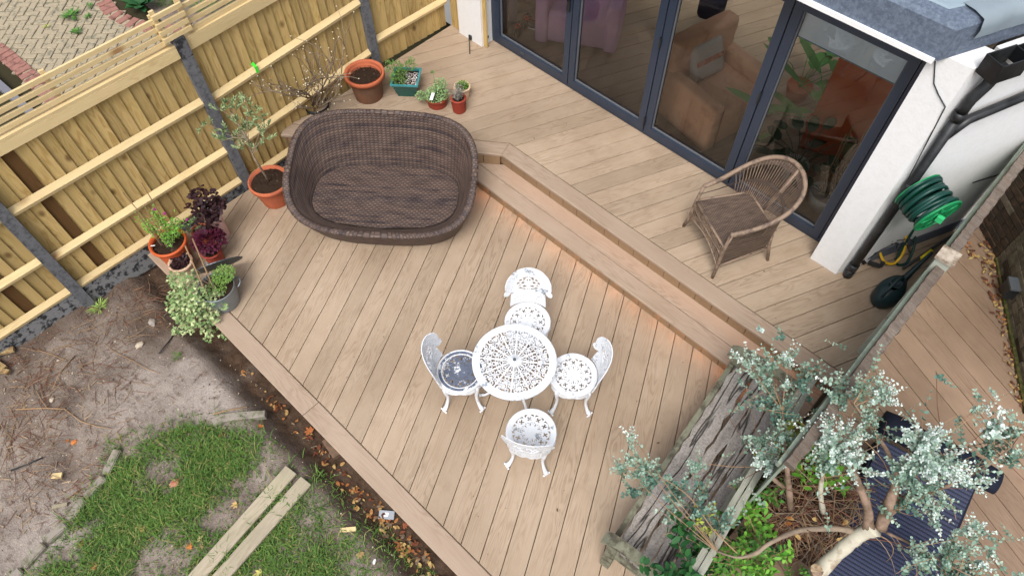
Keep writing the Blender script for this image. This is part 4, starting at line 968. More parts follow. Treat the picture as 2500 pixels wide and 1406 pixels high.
for i in range(NS + 1):
    t = 2 * pi * i / NS - pi / 2; fo = bowl(1, .02)(t); fi = inn(0)(t); cx, cy, cz = (fo[0] + fi[0]) / 2, (fo[1] + fi[1]) / 2, fo[2]; rx = hypot(fo[0] - fi[0], fo[1] - fi[1]) / 2 + .006; d = Vector((cx, cy)).normalized()
    for k in range(seg + 1):
        a = pi * k / seg * 1.3 - pi * .15; x = cx + d.x * cos(a) * rx; y = cy + d.y * cos(a) * rx; b.v.append((DC.x + da.x * x + db.x * y, DC.y + da.y * x + db.y * y, cz + sin(a) * .022 + .003 * (i % 2))); uvs.append((k * .013, i * .034))
b.f = [(i * (seg + 1) + k, i * (seg + 1) + k + 1, (i + 1) * (seg + 1) + k + 1, (i + 1) * (seg + 1) + k) for i in range(NS) for k in range(seg)]; b.m = [0] * len(b.f); b.build('rim', MWEAVE, r, smooth=True, uv=uvs)
b = MB(); uvs = []; M_, N_ = 40, 24
for j in range(N_ + 1):
    for i in range(M_ + 1):
        y = -BS + 2 * BS * j / N_; lim = AS * (max(0, 1 - abs(y / BS) ** 2.8)) ** (1 / 2.8); x = -lim + 2 * lim * i / M_
        b.v.append((DC.x + da.x * x + db.x * (y + .02), DC.y + da.y * x + db.y * (y + .02), .25 - .012 * (1 - (x / AS) ** 2))); uvs.append((x * .85, y * .75))
b.f = [(j * (M_ + 1) + i, j * (M_ + 1) + i + 1, (j + 1) * (M_ + 1) + i + 1, (j + 1) * (M_ + 1) + i) for j in range(N_) for i in range(M_)]; b.m = [0] * len(b.f); b.build('seat', MWEAVE, r, smooth=True, uv=uvs)
for sx in (-1, 1):
    for sy in (-1, 1):
        x, y = sx * .58, sy * .28; b = MB(); q = DC + da * x + db * y; b.lathe([(0, 0), (.025, 0), (.022, .06), (0, .06)], 12, (q.x, q.y, 0)); b.build('foot', MBLACK, r)
# ================================================================== cast table and chairs
def castmat(name, wear, p=(.60, .66)):
    m, nt, b = newmat(name, .45, .4); v = pos(nt); n = noi(nt, v, 9, 6, .7); n2 = noi(nt, v, 60, 3)
    f = ramp(nt, mathn(nt, 'ADD', n, mathn(nt, 'MULTIPLY', mathn(nt, 'SUBTRACT', n2, .5), .35)), p[0], p[1]); c = mix(nt, f, lin((216, 219, 223)), lin(wear)); lk(nt, c, b.inputs['Base Color']); bump(nt, b, n2, .3, .002); return m
MCAST = castmat('white_cast_paint', (140, 148, 158), (.60, .66)); MWORN = castmat('peeled_white_cast_paint', (92, 100, 118), (.37, .43))
def lattice(root, name, mat, R, nr, ntheta, solid, z, th, dome=0.0, world=False):
    """pierced disc: a polar grid keeps the cells where solid(r, theta) holds, with real thickness"""
    b = MB(); rs = [R * (j / nr) for j in range(nr + 1)]; rs[0] = .002
    keep = [[solid((rs[j] + rs[j + 1]) / 2, 2 * pi * (i + .5) / ntheta) for j in range(nr)] for i in range(ntheta)]
    for lay in (0, 1):
        for i in range(ntheta):
            a = 2 * pi * i / ntheta
            for rr in rs: b.v.append((rr * cos(a), rr * sin(a), z - lay * th + dome * (1 - (rr / R) ** 2)))
    n = nr + 1; o = ntheta * n
    for i in range(ntheta):
        i2 = (i + 1) % ntheta
        for j in range(nr):
            if not keep[i][j]: continue
            a, c, d, e = i * n + j, i * n + j + 1, i2 * n + j + 1, i2 * n + j
            b.f.append((a, c, d, e)); b.f.append((o + e, o + d, o + c, o + a))
            if j == nr - 1 or not keep[i][j + 1]: b.f.append((c, o + c, o + d, d))
            if j == 0 or not keep[i][j - 1]: b.f.append((e, o + e, o + a, a))
            if not keep[i2][j]: b.f.append((d, o + d, o + e, e))
            if not keep[i - 1][j]: b.f.append((a, o + a, o + c, c))
    b.m = [0] * len(b.f); return b.build(name, mat, root, world=False)
TR = .335
rings = [(.236, 0, .024, .006, 0), (.240, 0, .009, .009, 0), (.236, .0, .024, .006, 0), (.198, .024, .014, .006, .6), (.166, .004, .012, .006, 0), (.222, .048, .012, .006, 0), (.140, .020, .012, .006, 0), (.106, .006, .011, .005, 0), (.262, .034, .012, .006, 0)]
def table_solid(r, t):
    if r > .278 or r < .048: return True
    k = 2 * pi / 12; u = abs(((t % k) - k / 2)); x, y = r * cos(u), r * sin(u); e = abs(r * sin(k / 2 - u))
    if e < .0066: return True
    if y < .0025 and (r < .09 or .12 < r < .158 or .178 < r < .212): return True
    for (cx, cy, R, w, g_) in rings:
        d = hypot(x - cx, y - cy)
        if abs(d - R) < w / 2: 
            return True
    return False
tcen = at(1256, 880, .66); r = empty('cast_table', (tcen.x, tcen.y, 0), radians(8), label='round white cast metal table with a pierced scrollwork top', cat='table')
lattice(r, 'tabletop', MCAST, TR, 84, 360, table_solid, .66, .008)
b = MB(); b.lathe([(TR - .012, .662), (TR, .665), (TR + .006, .655), (TR + .002, .636), (TR - .008, .634), (TR - .006, .652)], 72); b.lathe([(.0, .672), (.02, .671), (.024, .664), (.05, .664), (.055, .658)], 24); b.lathe([(.278, .6605), (.284, .665), (.290, .6605)], 72); b.build('rim', MCAST, r, smooth=True, world=False)
b = MB(); b.lathe([(.014, .10), (.017, .2), (.03, .26), (.017, .34), (.014, .45), (.024, .52), (.016, .58), (.05, .652)], 16); b.build('column', MCAST, r, smooth=True, world=False)
b = MB(); b.blob((0, 0, .676), .016, 1, jit=.05); b.build('finial', MLIDM, r, world=False)
fd = at(1281, 1000, 0.02) - Vector((tcen.x, tcen.y, 0.02)); a0 = atan2(fd.y, fd.x) - radians(8)
for k in range(3):
    a = a0 + k * 2 * pi / 3; b = MB(); b.tube([(cos(a) * q, sin(a) * q, z) for q, z in ((.012, .24), (.07, .27), (.13, .2), (.2, .08), (.26, .02), (.31, .012))], [.014, .013, .012, .011, .012, .016], 8); b.build('leg', MCAST, r, smooth=True, world=False)

SR = .195
def seat_solid(r, t):
    if r > .150 or r < .052: return True
    k = 2 * pi / 10; u = (t % k) - k / 2; x, y = r * cos(u), r * sin(u)
    if abs(r * sin(k / 2 - abs(u))) < .006: return True
    d = hypot(x - .112, y)
    if d < .034:
        cx, cy = x - .112, y; c_, s_ = (cx + cy) * .7071, (cx - cy) * .7071
        cross = (abs(c_) < .0042 and abs(s_) < .017) or (abs(s_) < .0042 and abs(c_) < .017) or any(hypot(c_ - a_, s_ - b_) < .0068 for a_, b_ in ((.015, 0), (-.015, 0), (0, .015), (0, -.015)))
        return not cross
    if r < .076: return abs(u) > .06 and abs(u) < .2 or False
    return False
def back_solid(u, v):
    # u across, v up; fan shaped back with drooping ears
    q = hypot(u, v - .27); w = abs(u)
    out = q < .185 and not (hypot(w - .150, v - .135) < .042)
    stem = v < .15 and w < .135 + .03 * (1 - v / .15)
    ear = hypot(w - .168, v - .185) < .030
    if not (out or stem or ear): return False
    if v < 0: return False
    qi = hypot(u, v - .26)
    if qi < .095:
        if qi > .088: return True
        a = atan2(v - .26, u); 
        for cx, cy, R, wd in ((0, .045, .022, .010), (.038, .012, .022, .010), (-.038, .012, .022, .010), (.026, -.035, .022, .010), (-.026, -.035, .022, .010), (0, 0, .016, .032), (.060, .05, .02, .009), (-.060, .05, .02, .009), (.066, -.02, .016, .008), (-.066, -.02, .016, .008), (0, -.072, .016, .009)):
            if abs(hypot(u - cx, v - .26 - cy) - R) < wd / 2 or (wd > R and hypot(u - cx, v - .26 - cy) < R): return True
        return abs(w) < .005
    if .112 < qi < .165 and v > .10:
        a = atan2(v - .26, u) ; ai = a * 22 / pi; ri = (qi - .112) / .0135; k = int(ri)
        fx_, fr_ = (ai + (k % 2) * .5) % 1, ri % 1
        return not (.25 < fx_ < .75 and .25 < fr_ < .72)
    if v < .13 and v > .03 and w < .12:
        return not ((u * 45) % 1 < .5 and (v * 30 + (int(u * 45) % 2) * .5) % 1 < .35)
    return True
def make_chair():
    r = empty('cast_chair')
    lattice(r, 'seat', MCAST, SR, 40, 240, seat_solid, .43, .007, -.006)
    b = MB(); b.lathe([(SR - .012, .430), (SR, .434), (SR + .006, .426), (SR + .003, .410), (SR - .006, .412)], 56); b.lathe([(.150, .4265), (.155, .430), (.161, .4275)], 56); b.build('seat_rim', MCAST, r, smooth=True, world=False)
    # scrolled apron
    b = MB(); n = 96
    for i in range(n):
        a = 2 * pi * i / n; dz = .045 + .045 * abs(cos(2 * a + pi)) ** 2 if True else 0; dz = .035 + .06 * (abs(sin(2 * a)) ** 1.5) + .006 * cos(16 * a)
        for rr, z in ((SR - .012, .412), (SR + .004 + .008 * sin(8 * a) ** 2, .412 - dz * .5), (SR - .004, .412 - dz)): b.v.append((rr * cos(a), rr * sin(a), z))
    b.f = [(i * 3 + k, ((i + 1) % n) * 3 + k, ((i + 1) % n) * 3 + k + 1, i * 3 + k + 1) for i in range(n) for k in (0, 1)]; b.m = [0] * len(b.f); b.build('apron', MCAST, r, smooth=True, world=False)
    for k in range(4):
        a = pi / 4 + k * pi / 2; b = MB(); prof = ((.165, .40, .026), (.185, .35, .024), (.182, .28, .018), (.170, .20, .014), (.176, .12, .013), (.200, .05, .016), (.222, .022, .022), (.240, .014, .014))
        b.tube([(cos(a) * q, sin(a) * q, z) for q, z, _ in prof], [w for *_, w in prof], 10)
        for s_ in (-.11, -.04, .04, .11): b.blob((cos(a + s_) * .238, sin(a + s_) * .238, .010), .011, 1, jit=.05)
        b.build('leg', MCAST, r, smooth=True, world=False)
    # back: curved plate
    b = MB(); NU, NV = 100, 116; U0, U1, V0, V1 = -.205, .205, 0, .46; Rc = .24
    keep = [[back_solid(U0 + (U1 - U0) * (i + .5) / NU, V0 + (V1 - V0) * (j + .5) / NV) for j in range(NV)] for i in range(NU)]
    for lay in (0, 1):
        for i in range(NU + 1):
            for j in range(NV + 1):
                u = U0 + (U1 - U0) * i / NU; v = V0 + (V1 - V0) * j / NV; ph = u / Rc; rad = Rc + lay * .007; lean = .03 + .10 * v + .10 * v * v
                b.v.append((-(SR - .035) + Rc * .86 - rad * cos(ph) - lean * 1.0 + .02, rad * sin(ph) * (1 + .16 * min(1, v / .2)), .425 + v * .93))
    n = NV + 1; o = (NU + 1) * n
    for i in range(NU):
        for j in range(NV):
            if not keep[i][j]: continue
            a, c, d, e = i * n + j, (i + 1) * n + j, (i + 1) * n + j + 1, i * n + j + 1
            b.f.append((a, c, d, e)); b.f.append((o + e, o + d, o + c, o + a))
            if j == 0 or not keep[i][j - 1]: b.f.append((c, a, o + a, o + c))
            if j == NV - 1 or not keep[i][j + 1]: b.f.append((e, d, o + d, o + e))
            if i == 0 or not keep[i - 1][j]: b.f.append((a, e, o + e, o + a))
            if i == NU - 1 or not keep[i + 1][j]: b.f.append((d, c, o + c, o + d))
    b.m = [0] * len(b.f); b.build('backrest', MCAST, r, world=False)
    return r
ch0 = make_chair()
CH = [((1400, 914), 221, 'white cast metal chair at the right of the round table, its seat evenly white'),
      ((1124, 905), 45, 'white cast metal chair at the left of the table, its seat peeled to dark grey'),
      ((1288, 785), -48, 'white cast metal chair behind the table, its fan back fully in view'),
      ((1297, 1054), 122, 'white cast metal chair nearest the lawn, turned away so its back hides its seat')]
for i, ((px, py), a, lb) in enumerate(CH):
    p = at(px, py, .43); o = ch0 if i == 0 else copy_tree(ch0); o.location = (p.x, p.y, 0); o.rotation_euler = (0, 0, radians(a)); tag(o, lb, 'chair', 'white cast garden chairs round the table')
    if i == 1:
        for c_ in o.children:
            if c_.name.startswith('seat') and 'rim' not in c_.name: c_.data = c_.data.copy(); c_.data.materials[0] = MWORN; c_['label'] = 'dark grey seat with peeled paint'

# ================================================================== wicker armchair
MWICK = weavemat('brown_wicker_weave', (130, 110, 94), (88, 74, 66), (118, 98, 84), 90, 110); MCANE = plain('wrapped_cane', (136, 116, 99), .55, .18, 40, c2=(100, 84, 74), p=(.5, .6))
r = empty('wicker_armchair', (-1.335, 4.245, ZU), atan2(-.28, .5), label='brown wicker armchair with a curved open spindle back beside the glass doors', cat='armchair')
SZ = .40
def tb(name, pts, rad, seg=8, mat=None, parent=None):
    b = MB(); b.tube(pts, rad, seg); return b.build(name, mat or MCANE, parent or r, smooth=True, world=False)
HX, YF, YB = .285, -.25, .27
for sx in (-1, 1):
    tb('leg', [(sx * (HX + .03), YF - .03, 0), (sx * (HX + .01), YF - .01, .14), (sx * HX, YF, SZ), (sx * (HX - .005), YF + .03, .60)], [.015, .017, .017, .017])
    tb('leg', [(sx * (HX - .0), YB + .03, 0), (sx * (HX - .04), YB, .2), (sx * (HX - .05), YB - .02, SZ)], [.015, .018, .016])
b = MB(); uvs = []
for j in range(13):
    for i in range(13):
        x = (-1 + 2 * i / 12) * (HX - .01 - (.045 * j / 12)); y = YF + (YB - YF) * j / 12; b.v.append((x, y, SZ + .008 - .012 * (1 - (x / .29) ** 2))); uvs.append((x * .8, y * .8))
b.f = [(j * 13 + i, j * 13 + i + 1, (j + 1) * 13 + i + 1, (j + 1) * 13 + i) for j in range(12) for i in range(12)]; b.m = [0] * len(b.f); b.build('seat', MWICK, r, smooth=True, world=False, uv=[(v_, u_) for u_, v_ in uvs])
tb('seat_edge', [(-HX, YF, SZ), (HX, YF, SZ), (HX - .05, YB, SZ), (-HX + .05, YB, SZ), (-HX, YF, SZ)], .014)
# arch of the back and arms
def arch(t, s=1.0, dz=0, k=1.0):            # t 0..1 from left front to right front
    a = pi * t; x = -cos(a) * (HX + .15 * sin(a)); y = YF + .03 + (YB - YF + .17) * (sin(a) ** .70) * k; z = .58 + .31 * (sin(a) ** 1.25) + dz; return Vector((x, y, z))
tb('arch_rail', [arch(i / 40) for i in range(41)], .021, 10)
def low(t): 
    a = pi * t; x = -cos(a) * (HX - .02 * sin(a)); y = YF + .03 + (YB - YF - .02) * (sin(a) ** .35 if sin(a) > 0 else 0); return Vector((x, y, SZ + .015))
for s_ in (.42, .90):
    b = MB(); uvs = []; n = 48; w = .035 if s_ < .5 else .085
    for i in range(n + 1):
        t = i / n
        for k in (-1, 1):
            f = s_ + k * w * (1.0 if s_ < .9 else .9); p = low(t).lerp(arch(t), min(f, .99)); b.v.append(tuple(p)); uvs.append((t * 1.4, k * .04))
    b.f = [(i * 2, i * 2 + 2, i * 2 + 3, i * 2 + 1) for i in range(n)]; b.m = [0] * len(b.f); b.build('woven_band', MWICK, r, smooth=True, world=False, uv=uvs)
sp0 = None
for i in range(5, 44):
    t = i / 48; b = MB(); a_, c_ = low(t), arch(t)
    b.tube([a_, a_.lerp(c_, .5) + V(0, .01, 0), c_], .0042, 5); b.build('spindle', MCANE, r, world=False)
tb('back_post', [low(.5), low(.5).lerp(arch(.5), .5) + V(0, .01, 0), arch(.5)], .015)
# side panels below the arms, woven close
for sx, nm in ((1, 'side_panel'), (-1, 'side_panel')):
    b = MB(); uvs = []; n = 14
    for i in range(n + 1):
        f = i / n; y = YF + (YB - YF) * f * .95; xo = sx * (HX - .05 * f + .008)
        for j in range(8):
            g_ = j / 7; z0 = .15 + .01 * f; z1 = (.585 + .06 * f) if sx == 1 else SZ; b.v.append((xo + sx * (.03 * g_ * f if sx == 1 else 0), y, z0 + (z1 - z0) * g_)); uvs.append((y * .6, g_ * .25))
    b.f = [(i * 8 + j, (i + 1) * 8 + j, (i + 1) * 8 + j + 1, i * 8 + j + 1) for i in range(n) for j in range(7)]; b.m = [0] * len(b.f); b.build(nm, MWICK, r, smooth=True, world=False, uv=uvs)
# open front lattice: crossed canes with a curved lower rail
b = MB()
for i in range(22):
    x = -HX + 2 * HX * (i + .5) / 22; zb = .15 + .09 * (1 - (x / HX) ** 2)
    for s_ in (-1, 1): b.tube([(x - s_ * .012, YF - .012, zb), (x + s_ * .012, YF - .006, SZ - .01)], .0035, 4)
tag(b.build('front_lattice', MCANE, r, world=False), kind='stuff')
tb('front_rail', [(x, YF - .012, .15 + .09 * (1 - (x / HX) ** 2)) for x in [-HX + 2 * HX * i / 16 for i in range(17)]], .009)
tb('front_rail', [(-HX, YF - .01, .31 + 0), (HX, YF - .01, .31)], .006)
for sx in (-1, 1): tb('side_rail', [(sx * (HX + .01), YF, .15), (sx * (HX - .04), YB, .16)], .009)

# ================================================================== weathered bench
BO = Vector((-.42, 2.25, 0)); ba = radians(-83.8); r = empty('garden_bench', tuple(BO), ba, label='rotting grey timber bench with lichen, cracked seat boards and curved arms, under the eucalyptus', cat='bench')
def benchwood():
    m, nt, b = newmat('rotten_bench_board', .9, .15); v = coords(nt, scale=(1.2, 9, 9), rand=10); n = noi(nt, v, 1.6, 6, .65, .6); v2 = pos(nt); n2 = noi(nt, v2, 9, 6, .7); n3 = noi(nt, v2, 70, 3, .7)
    c = mix(nt, ramp(nt, n, .3, .7), lin((130, 122, 115)), lin((174, 167, 160))); c = mix(nt, ramp(nt, n2, .5, .72), c, lin((168, 162, 156))); c = mix(nt, ramp(nt, n3, .45, .7), c, mix(nt, .5, c, lin((64, 56, 50))))
    vc = coords(nt, scale=(.5, 4.5, 4.5), rand=10); nc = noi(nt, vc, 1.1, 3, .5, .6); cr = ramp(nt, mathn(nt, 'ABSOLUTE', mathn(nt, 'SUBTRACT', nc, .5)), .0, .016, (1, 1, 1), (0, 0, 0)); c = mix(nt, mathn(nt, 'MULTIPLY', cr, .85), c, lin((22, 16, 12)))
    lk(nt, c, b.inputs['Base Color']); h = mathn(nt, 'SUBTRACT', mathn(nt, 'ADD', n, mathn(nt, 'MULTIPLY', n3, .4)), mathn(nt, 'MULTIPLY', cr, 1.5)); bump(nt, b, h, .9, .012); return m
MBEN = benchwood(); MBENG = plain('greenish_lichened_wood', (122, 122, 104), .9, .2, 30, .15, .5, c2=(84, 80, 68), p=(.48, .62)); MPALE = plain('pale_green_paint', (166, 170, 158), .8, .1, 20, .15, .4, c2=(128, 120, 106), p=(.56, .66))
MBENP = woodmat('silvery_painted_wood', (176, 178, 166), (128, 126, 112), (140, 142, 126), gs=(2, 22, 22), ringmix=.6, fine=1.0, var=.06, rough=.9, bst=.6)
# local: +x runs towards the camera end (down the picture), +y towards the back (right side)
LX0, LX1 = -.93, .93
def rag(L, y0, y1, z0, z1, n=26, amp=.008, x0=LX0):
    b = MB()
    for i in range(n + 1):
        x = x0 + L * i / n; a, c = ru(-amp, amp), ru(-amp, amp); zz = ru(-.003, .003)
        b.v += [(x, y0 + a, z0), (x, y1 + c, z0), (x, y1 + c, z1 + zz), (x, y0 + a, z1 + zz)]
    for i in range(n):
        o = i * 4; b.f += [(o + k, o + 4 + k, o + 4 + (k + 1) % 4, o + (k + 1) % 4) for k in range(4)]
    b.f += [(0, 1, 2, 3), (n * 4 + 3, n * 4 + 2, n * 4 + 1, n * 4)]; b.m = [0] * len(b.f); return b
for k, (y0, y1, am) in enumerate(((-.055, -.012, .003), (-.005, .155, .010), (.172, .255, .012), (.266, .37, .010), (.382, .46, .008))):
    o = rag(1.84, y0, y1, .405, .45 - (.012 if k == 0 else 0), 26, am, -.92).build('seat_board', MBEN if k else MBENG, r, world=False)
for sx in (LX0, LX1 - .0):
    b = MB(); b.box((sx, -.01, .31), (.065, .075, .62)); b.build('leg', MBENG, r, world=False)
    b = MB(); b.box((sx, .47, .45), (.06, .07, .90), Matrix.Rotation(-.10, 3, 'X')); b.build('leg', MBENG, r, world=False)
    b = MB(); n = 12
    for i in range(n + 1):
        f = i / n; y = -.10 + .60 * f; z = .625 + .035 * sin(f * pi * 1.2) - .05 * max(0, .12 - f) * 8; w = .045 - .008 * sin(f * pi)
        b.v += [(sx - w, y, z - .02), (sx + w, y, z - .02), (sx + w, y, z + .02), (sx - w, y, z + .02)]
    for i in range(n): o = i * 4; b.f += [(o + k, o + 4 + k, o + 4 + (k + 1) % 4, o + (k + 1) % 4) for k in range(4)]
    b.f += [(0, 1, 2, 3), (n * 4 + 3, n * 4 + 2, n * 4 + 1, n * 4)]; b.m = [0] * len(b.f); b.build('armrest', MBENG, r, smooth=False, world=False)
    b = MB(); b.box((sx, .22, .36), (.04, .44, .07)); b.build('side_rail', MBENG, r, world=False)
for z, y, h in ((.56, .478, .07), (.70, .492, .07)):
    b = MB(); b.box((0, y, z), (1.86, .032, h), Matrix.Rotation(-.10, 3, 'X')); b.build('back_rail', MBENP, r, world=False)
for y0, y1, z in ((.470, .508, .875), (.512, .555, .89)): rag(1.86, y0, y1, z - .05, z, 24, .003, -.93).build('back_rail', MBENP, r, world=False)
for i in range(17):
    b = MB(); b.box((-.86 + i * .1075, .485, .63), (.04, .016, .40), Matrix.Rotation(-.10, 3, 'X')); b.build('back_slat', MBENP, r, world=False)

# ================================================================== boundary fence on the right
MROT = woodmat('rotten_fence_top', (150, 140, 130), (84, 72, 62), (112, 96, 84), gs=(3, 30, 30), ringmix=.8, fine=1.0, var=.02, rough=.95, bst=.9, world_stain=.6, stainc=(66, 54, 46))
MGRN = woodmat('faded_green_board', (150, 162, 148), (122, 132, 116), (112, 118, 100), gs=(1.6, 10, 10), ringmix=.3, fine=.7, var=.06, rough=.85, bst=.3)
def right_fence(y0, y1, z0, zt, lb, slope=0.0):
    r = empty('boundary_fence', (FX + .02, (y0 + y1) / 2, z0), label=lb, cat='fence', group='faded green boundary fence panels'); n = int((y1 - y0) / .14); w = (y1 - y0) / n
    for i in range(n):
        b = MB(); b.box((0, 0, 0), (zt - z0 - .03, w - .004, .016)); o = b.build('board', MGRN); o.rotation_euler = MV.to_euler(); o.location = (-.012 + ru(-.002, .002), y0 + w * (i + .5) - r.location.y, (zt - z0) / 2 - .015); o.parent = r
    b = MB(); m_ = 60
    for i in range(m_ + 1):
        y = y0 + (y1 - y0) * i / m_; a, c, d = ru(-.004, .004), ru(-.010, .003), ru(-.010, .003)
        b.v += [(FX - .008, y, zt - .05), (FX + .068 + c, y, zt - .05), (FX + .066 + c, y, zt + d), (FX - .002 + a, y, zt + .012 + d * .5)]
    for i in range(m_): o = i * 4; b.f += [(o + k, o + 4 + k, o + 4 + (k + 1) % 4, o + (k + 1) % 4) for k in range(4)]
    b.f += [(0, 1, 2, 3), (m_ * 4 + 3, m_ * 4 + 2, m_ * 4 + 1, m_ * 4)]; b.m = [0] * len(b.f); b.build('top_rail', MROT, r)
    b = MB(); b.box((FX - .022, (y0 + y1) / 2, zt - .10), (.022, y1 - y0, .05)); b.build('batten', MGRN, r)
right_fence(2.12, 4.06, 0.0, 1.62, 'faded green fence panel with a rotten crumbling top, nearer the eucalyptus')
right_fence(4.16, 5.86, ZU, 1.60, 'faded green fence panel with a rotten top, between the hose reel and the brick wall')
b = MB(); p = at(2345, 592, 1.70); b.box((FX + .02, 4.11, .85), (.10, .10, 1.70)); o = b.build('post_body', MPALE); r = empty('boundary_post', (FX + .02, 4.11, 0), label='pale green square post joining the two rotten fence panels', cat='post'); o.parent = r; o.data.transform(Matrix.Translation((-(FX + .02), -4.11, 0)))
b = MB(); b.box((FX + .02, 4.11, 1.706), (.13, .13, .03)); b.build('post_cap', plain('weathered_cap', (176, 164, 148), .9, .12, 30, c2=(120, 104, 88)), r)
# ================================================================== side wall fittings
def atw(px, py, off=0.0):
    d = ray(px, py); o = Vector((0, 0, CAMH)); n = Vector((WN.x, WN.y, 0)); c = n.dot(Vector((WO.x, WO.y, 0))) + off
    return o + d * ((c - n.dot(o)) / n.dot(d))
px0 = Vector((-.315, 4.72, 0)); r = empty('drainpipe', (px0.x, px0.y, ZU), label='black plastic downpipe with a branch pipe, running down the white side wall', cat='drainpipe')
b = MB(); b.tube([px0 + V(0, 0, ZU + .02), px0 + V(0, 0, 2.28)], .036, 16); b.build('pipe', MBLACK, r, smooth=True)
b = MB(); b.tube([px0 + V(.0, 0, 2.28), px0 + V(.005, .01, 2.40), px0 + V(.03, .06, 2.50), px0 + V(.045, .10, 2.62)], .038, 14); b.build('bend', MBLACK, r, smooth=True)
for z in (.42, 1.50, 2.22):
    b = MB(); b.tube([px0 + V(0, 0, ZU * 0 + z), px0 + V(0, 0, z + .07)], .044, 16); b.build('collar', MBLACK, r, smooth=True)
b = MB(); b.tube([px0 + V(0, 0, 2.05), px0 + V(WD.x * .14, WD.y * .14, 2.17), px0 + V(WD.x * 1.6, WD.y * 1.6, 2.34)], .034, 14); b.build('branch_pipe', MBLACK, r, smooth=True)
b = MB(); b.tube([px0 + V(0, 0, ZU + .1), px0 + V(.0, 0, ZU), px0 + V(.01, -.01, ZU + .004)], .043, 14); b.build('shoe', MBLACK, r, smooth=True)
# gutter box and gutter
g0 = px0 + V(.03, .06, 0); r = empty('gutter', (g0.x, g0.y, 2.6), label='black square gutter and outlet box at the roof corner', cat='gutter')
def obox(name, t0, t1, o0, o1, z0, z1, mat, wall=.008, open_=True):
    b = MB()
    if open_:
        b.prism([wpt(t0, o0), wpt(t1, o0), wpt(t1, o1), wpt(t0, o1)], z0, z0 + wall)
        b.prism([wpt(t0, o1 - wall), wpt(t1, o1 - wall), wpt(t1, o1), wpt(t0, o1)], z0 + wall + .001, z1)
        b.prism([wpt(t0, o0), wpt(t1, o0), wpt(t1, o0 + wall), wpt(t0, o0 + wall)], z0 + wall + .001, z1)
        b.prism([wpt(t0, o0 + wall + .001), wpt(t0 + wall, o0 + wall + .001), wpt(t0 + wall, o1 - wall - .001), wpt(t0, o1 - wall - .001)], z0 + wall + .001, z1)
    else: b.prism([wpt(t0, o0), wpt(t1, o0), wpt(t1, o1), wpt(t0, o1)], z0, z1)
    return b.build(name, mat, r)
obox('outlet_box', .02, .26, .008, .15, 2.62, 2.76, MBLACK); obox('gutter_channel', .264, 3.6, .010, .13, 2.65, 2.75, MBLACK)
# loose cable on the pillar
b = MB(); pts = [aty(2283, 150, 4.655), aty(2280, 205, 4.655), aty(2290, 230, 4.655), aty(2308, 262, 4.655)]; q = px0 + V(-.03, -.03, 1.55); pts.append(Vector((-.41, 4.652, pts[-1].z - .02))); pts.append(q); b.tube(pts, .0045, 5)
tag(b.build('cable', MBLACK), 'thin black cable hanging from the roof edge and tied round the downpipe', 'cable')
b = MB(); pts = [wpt(1.0 + .25 * i, .02) for i in range(12)]; b.tube([V(p[0], p[1], 1.15 - .045 * i + .03 * sin(i)) for i, p in enumerate(pts)], .006, 5); tag(b.build('cable', MBLACK), 'black cable stretched along the side wall behind the hose reel', 'cable')
# white box
# hose reel
hc = atw(2262, 498, .30)
hc = atw(2262, 492, .20); ax = Vector((WN.x, WN.y, -.15)).normalized(); r = empty('hose_reel', (hc.x, hc.y, hc.z - .2), label='green hose reel wound with dark green hose, fixed on the side wall', cat='hose reel')
def ringpts(c, ax, R, n=40, k=1.0):
    a = ax.orthogonal().normalized(); b_ = ax.cross(a); return [c + (a * cos(2 * pi * k * i / n) + b_ * sin(2 * pi * k * i / n)) * R for i in range(n + 1)]
HR = .150
def disc(name, c, ax, R, mat, holes=0, t=.010):
    b = MB(); b.tube([c, c + ax * t], R, 36); o = b.build(name, mat, r); return o
f0 = hc - ax * .12; f1 = hc + ax * .13
disc('back_flange', f0, ax, HR + .03, MGREENP); disc('front_flange', f1, ax, HR + .03, MGREENP)
b = MB(); b.tube(ringpts(f1 + ax * .01, ax, HR + .028), .009, 6, False); b.tube(ringpts(f1 + ax * .01, ax, .06), .008, 6, False)
for k in range(5):
    a_ = ax.orthogonal().normalized(); b_ = ax.cross(a_); d = a_ * cos(k * 1.257) + b_ * sin(k * 1.257); b.bar(f1 + ax * .014 + d * .06, f1 + ax * .014 + d * HR, .014, .010, tuple(ax))
b.build('flange_ribs', MGREENP, r, smooth=True)
b = MB(); b.box(f1 + ax * .04, (.05, .035, .05)); b.build('handle', plain('light_green_plastic', (60, 190, 120), .4), r)
for k in range(8):
    b = MB(); c = f0 + ax * (.022 + k * .030); a_ = ax.orthogonal().normalized(); b_ = ax.cross(a_); t1_, t2_, R0 = ru(0, 6.28), ru(0, 6.28), HR + ru(-.012, .02); b.tube([c + (a_ * cos(t) + b_ * sin(t)) * (R0 + .006 * sin(3 * t + t1_)) + ax * .010 * sin(t + t2_) for t in [2 * pi * q / 40 for q in range(41)]], .0155, 8, False); b.build('hose_coil', MHOSE, r, smooth=True)
b = MB(); b.tube([hc - ax * .12, hc - ax * .20], .02, 8); b.build('bracket', MBLACK, r)
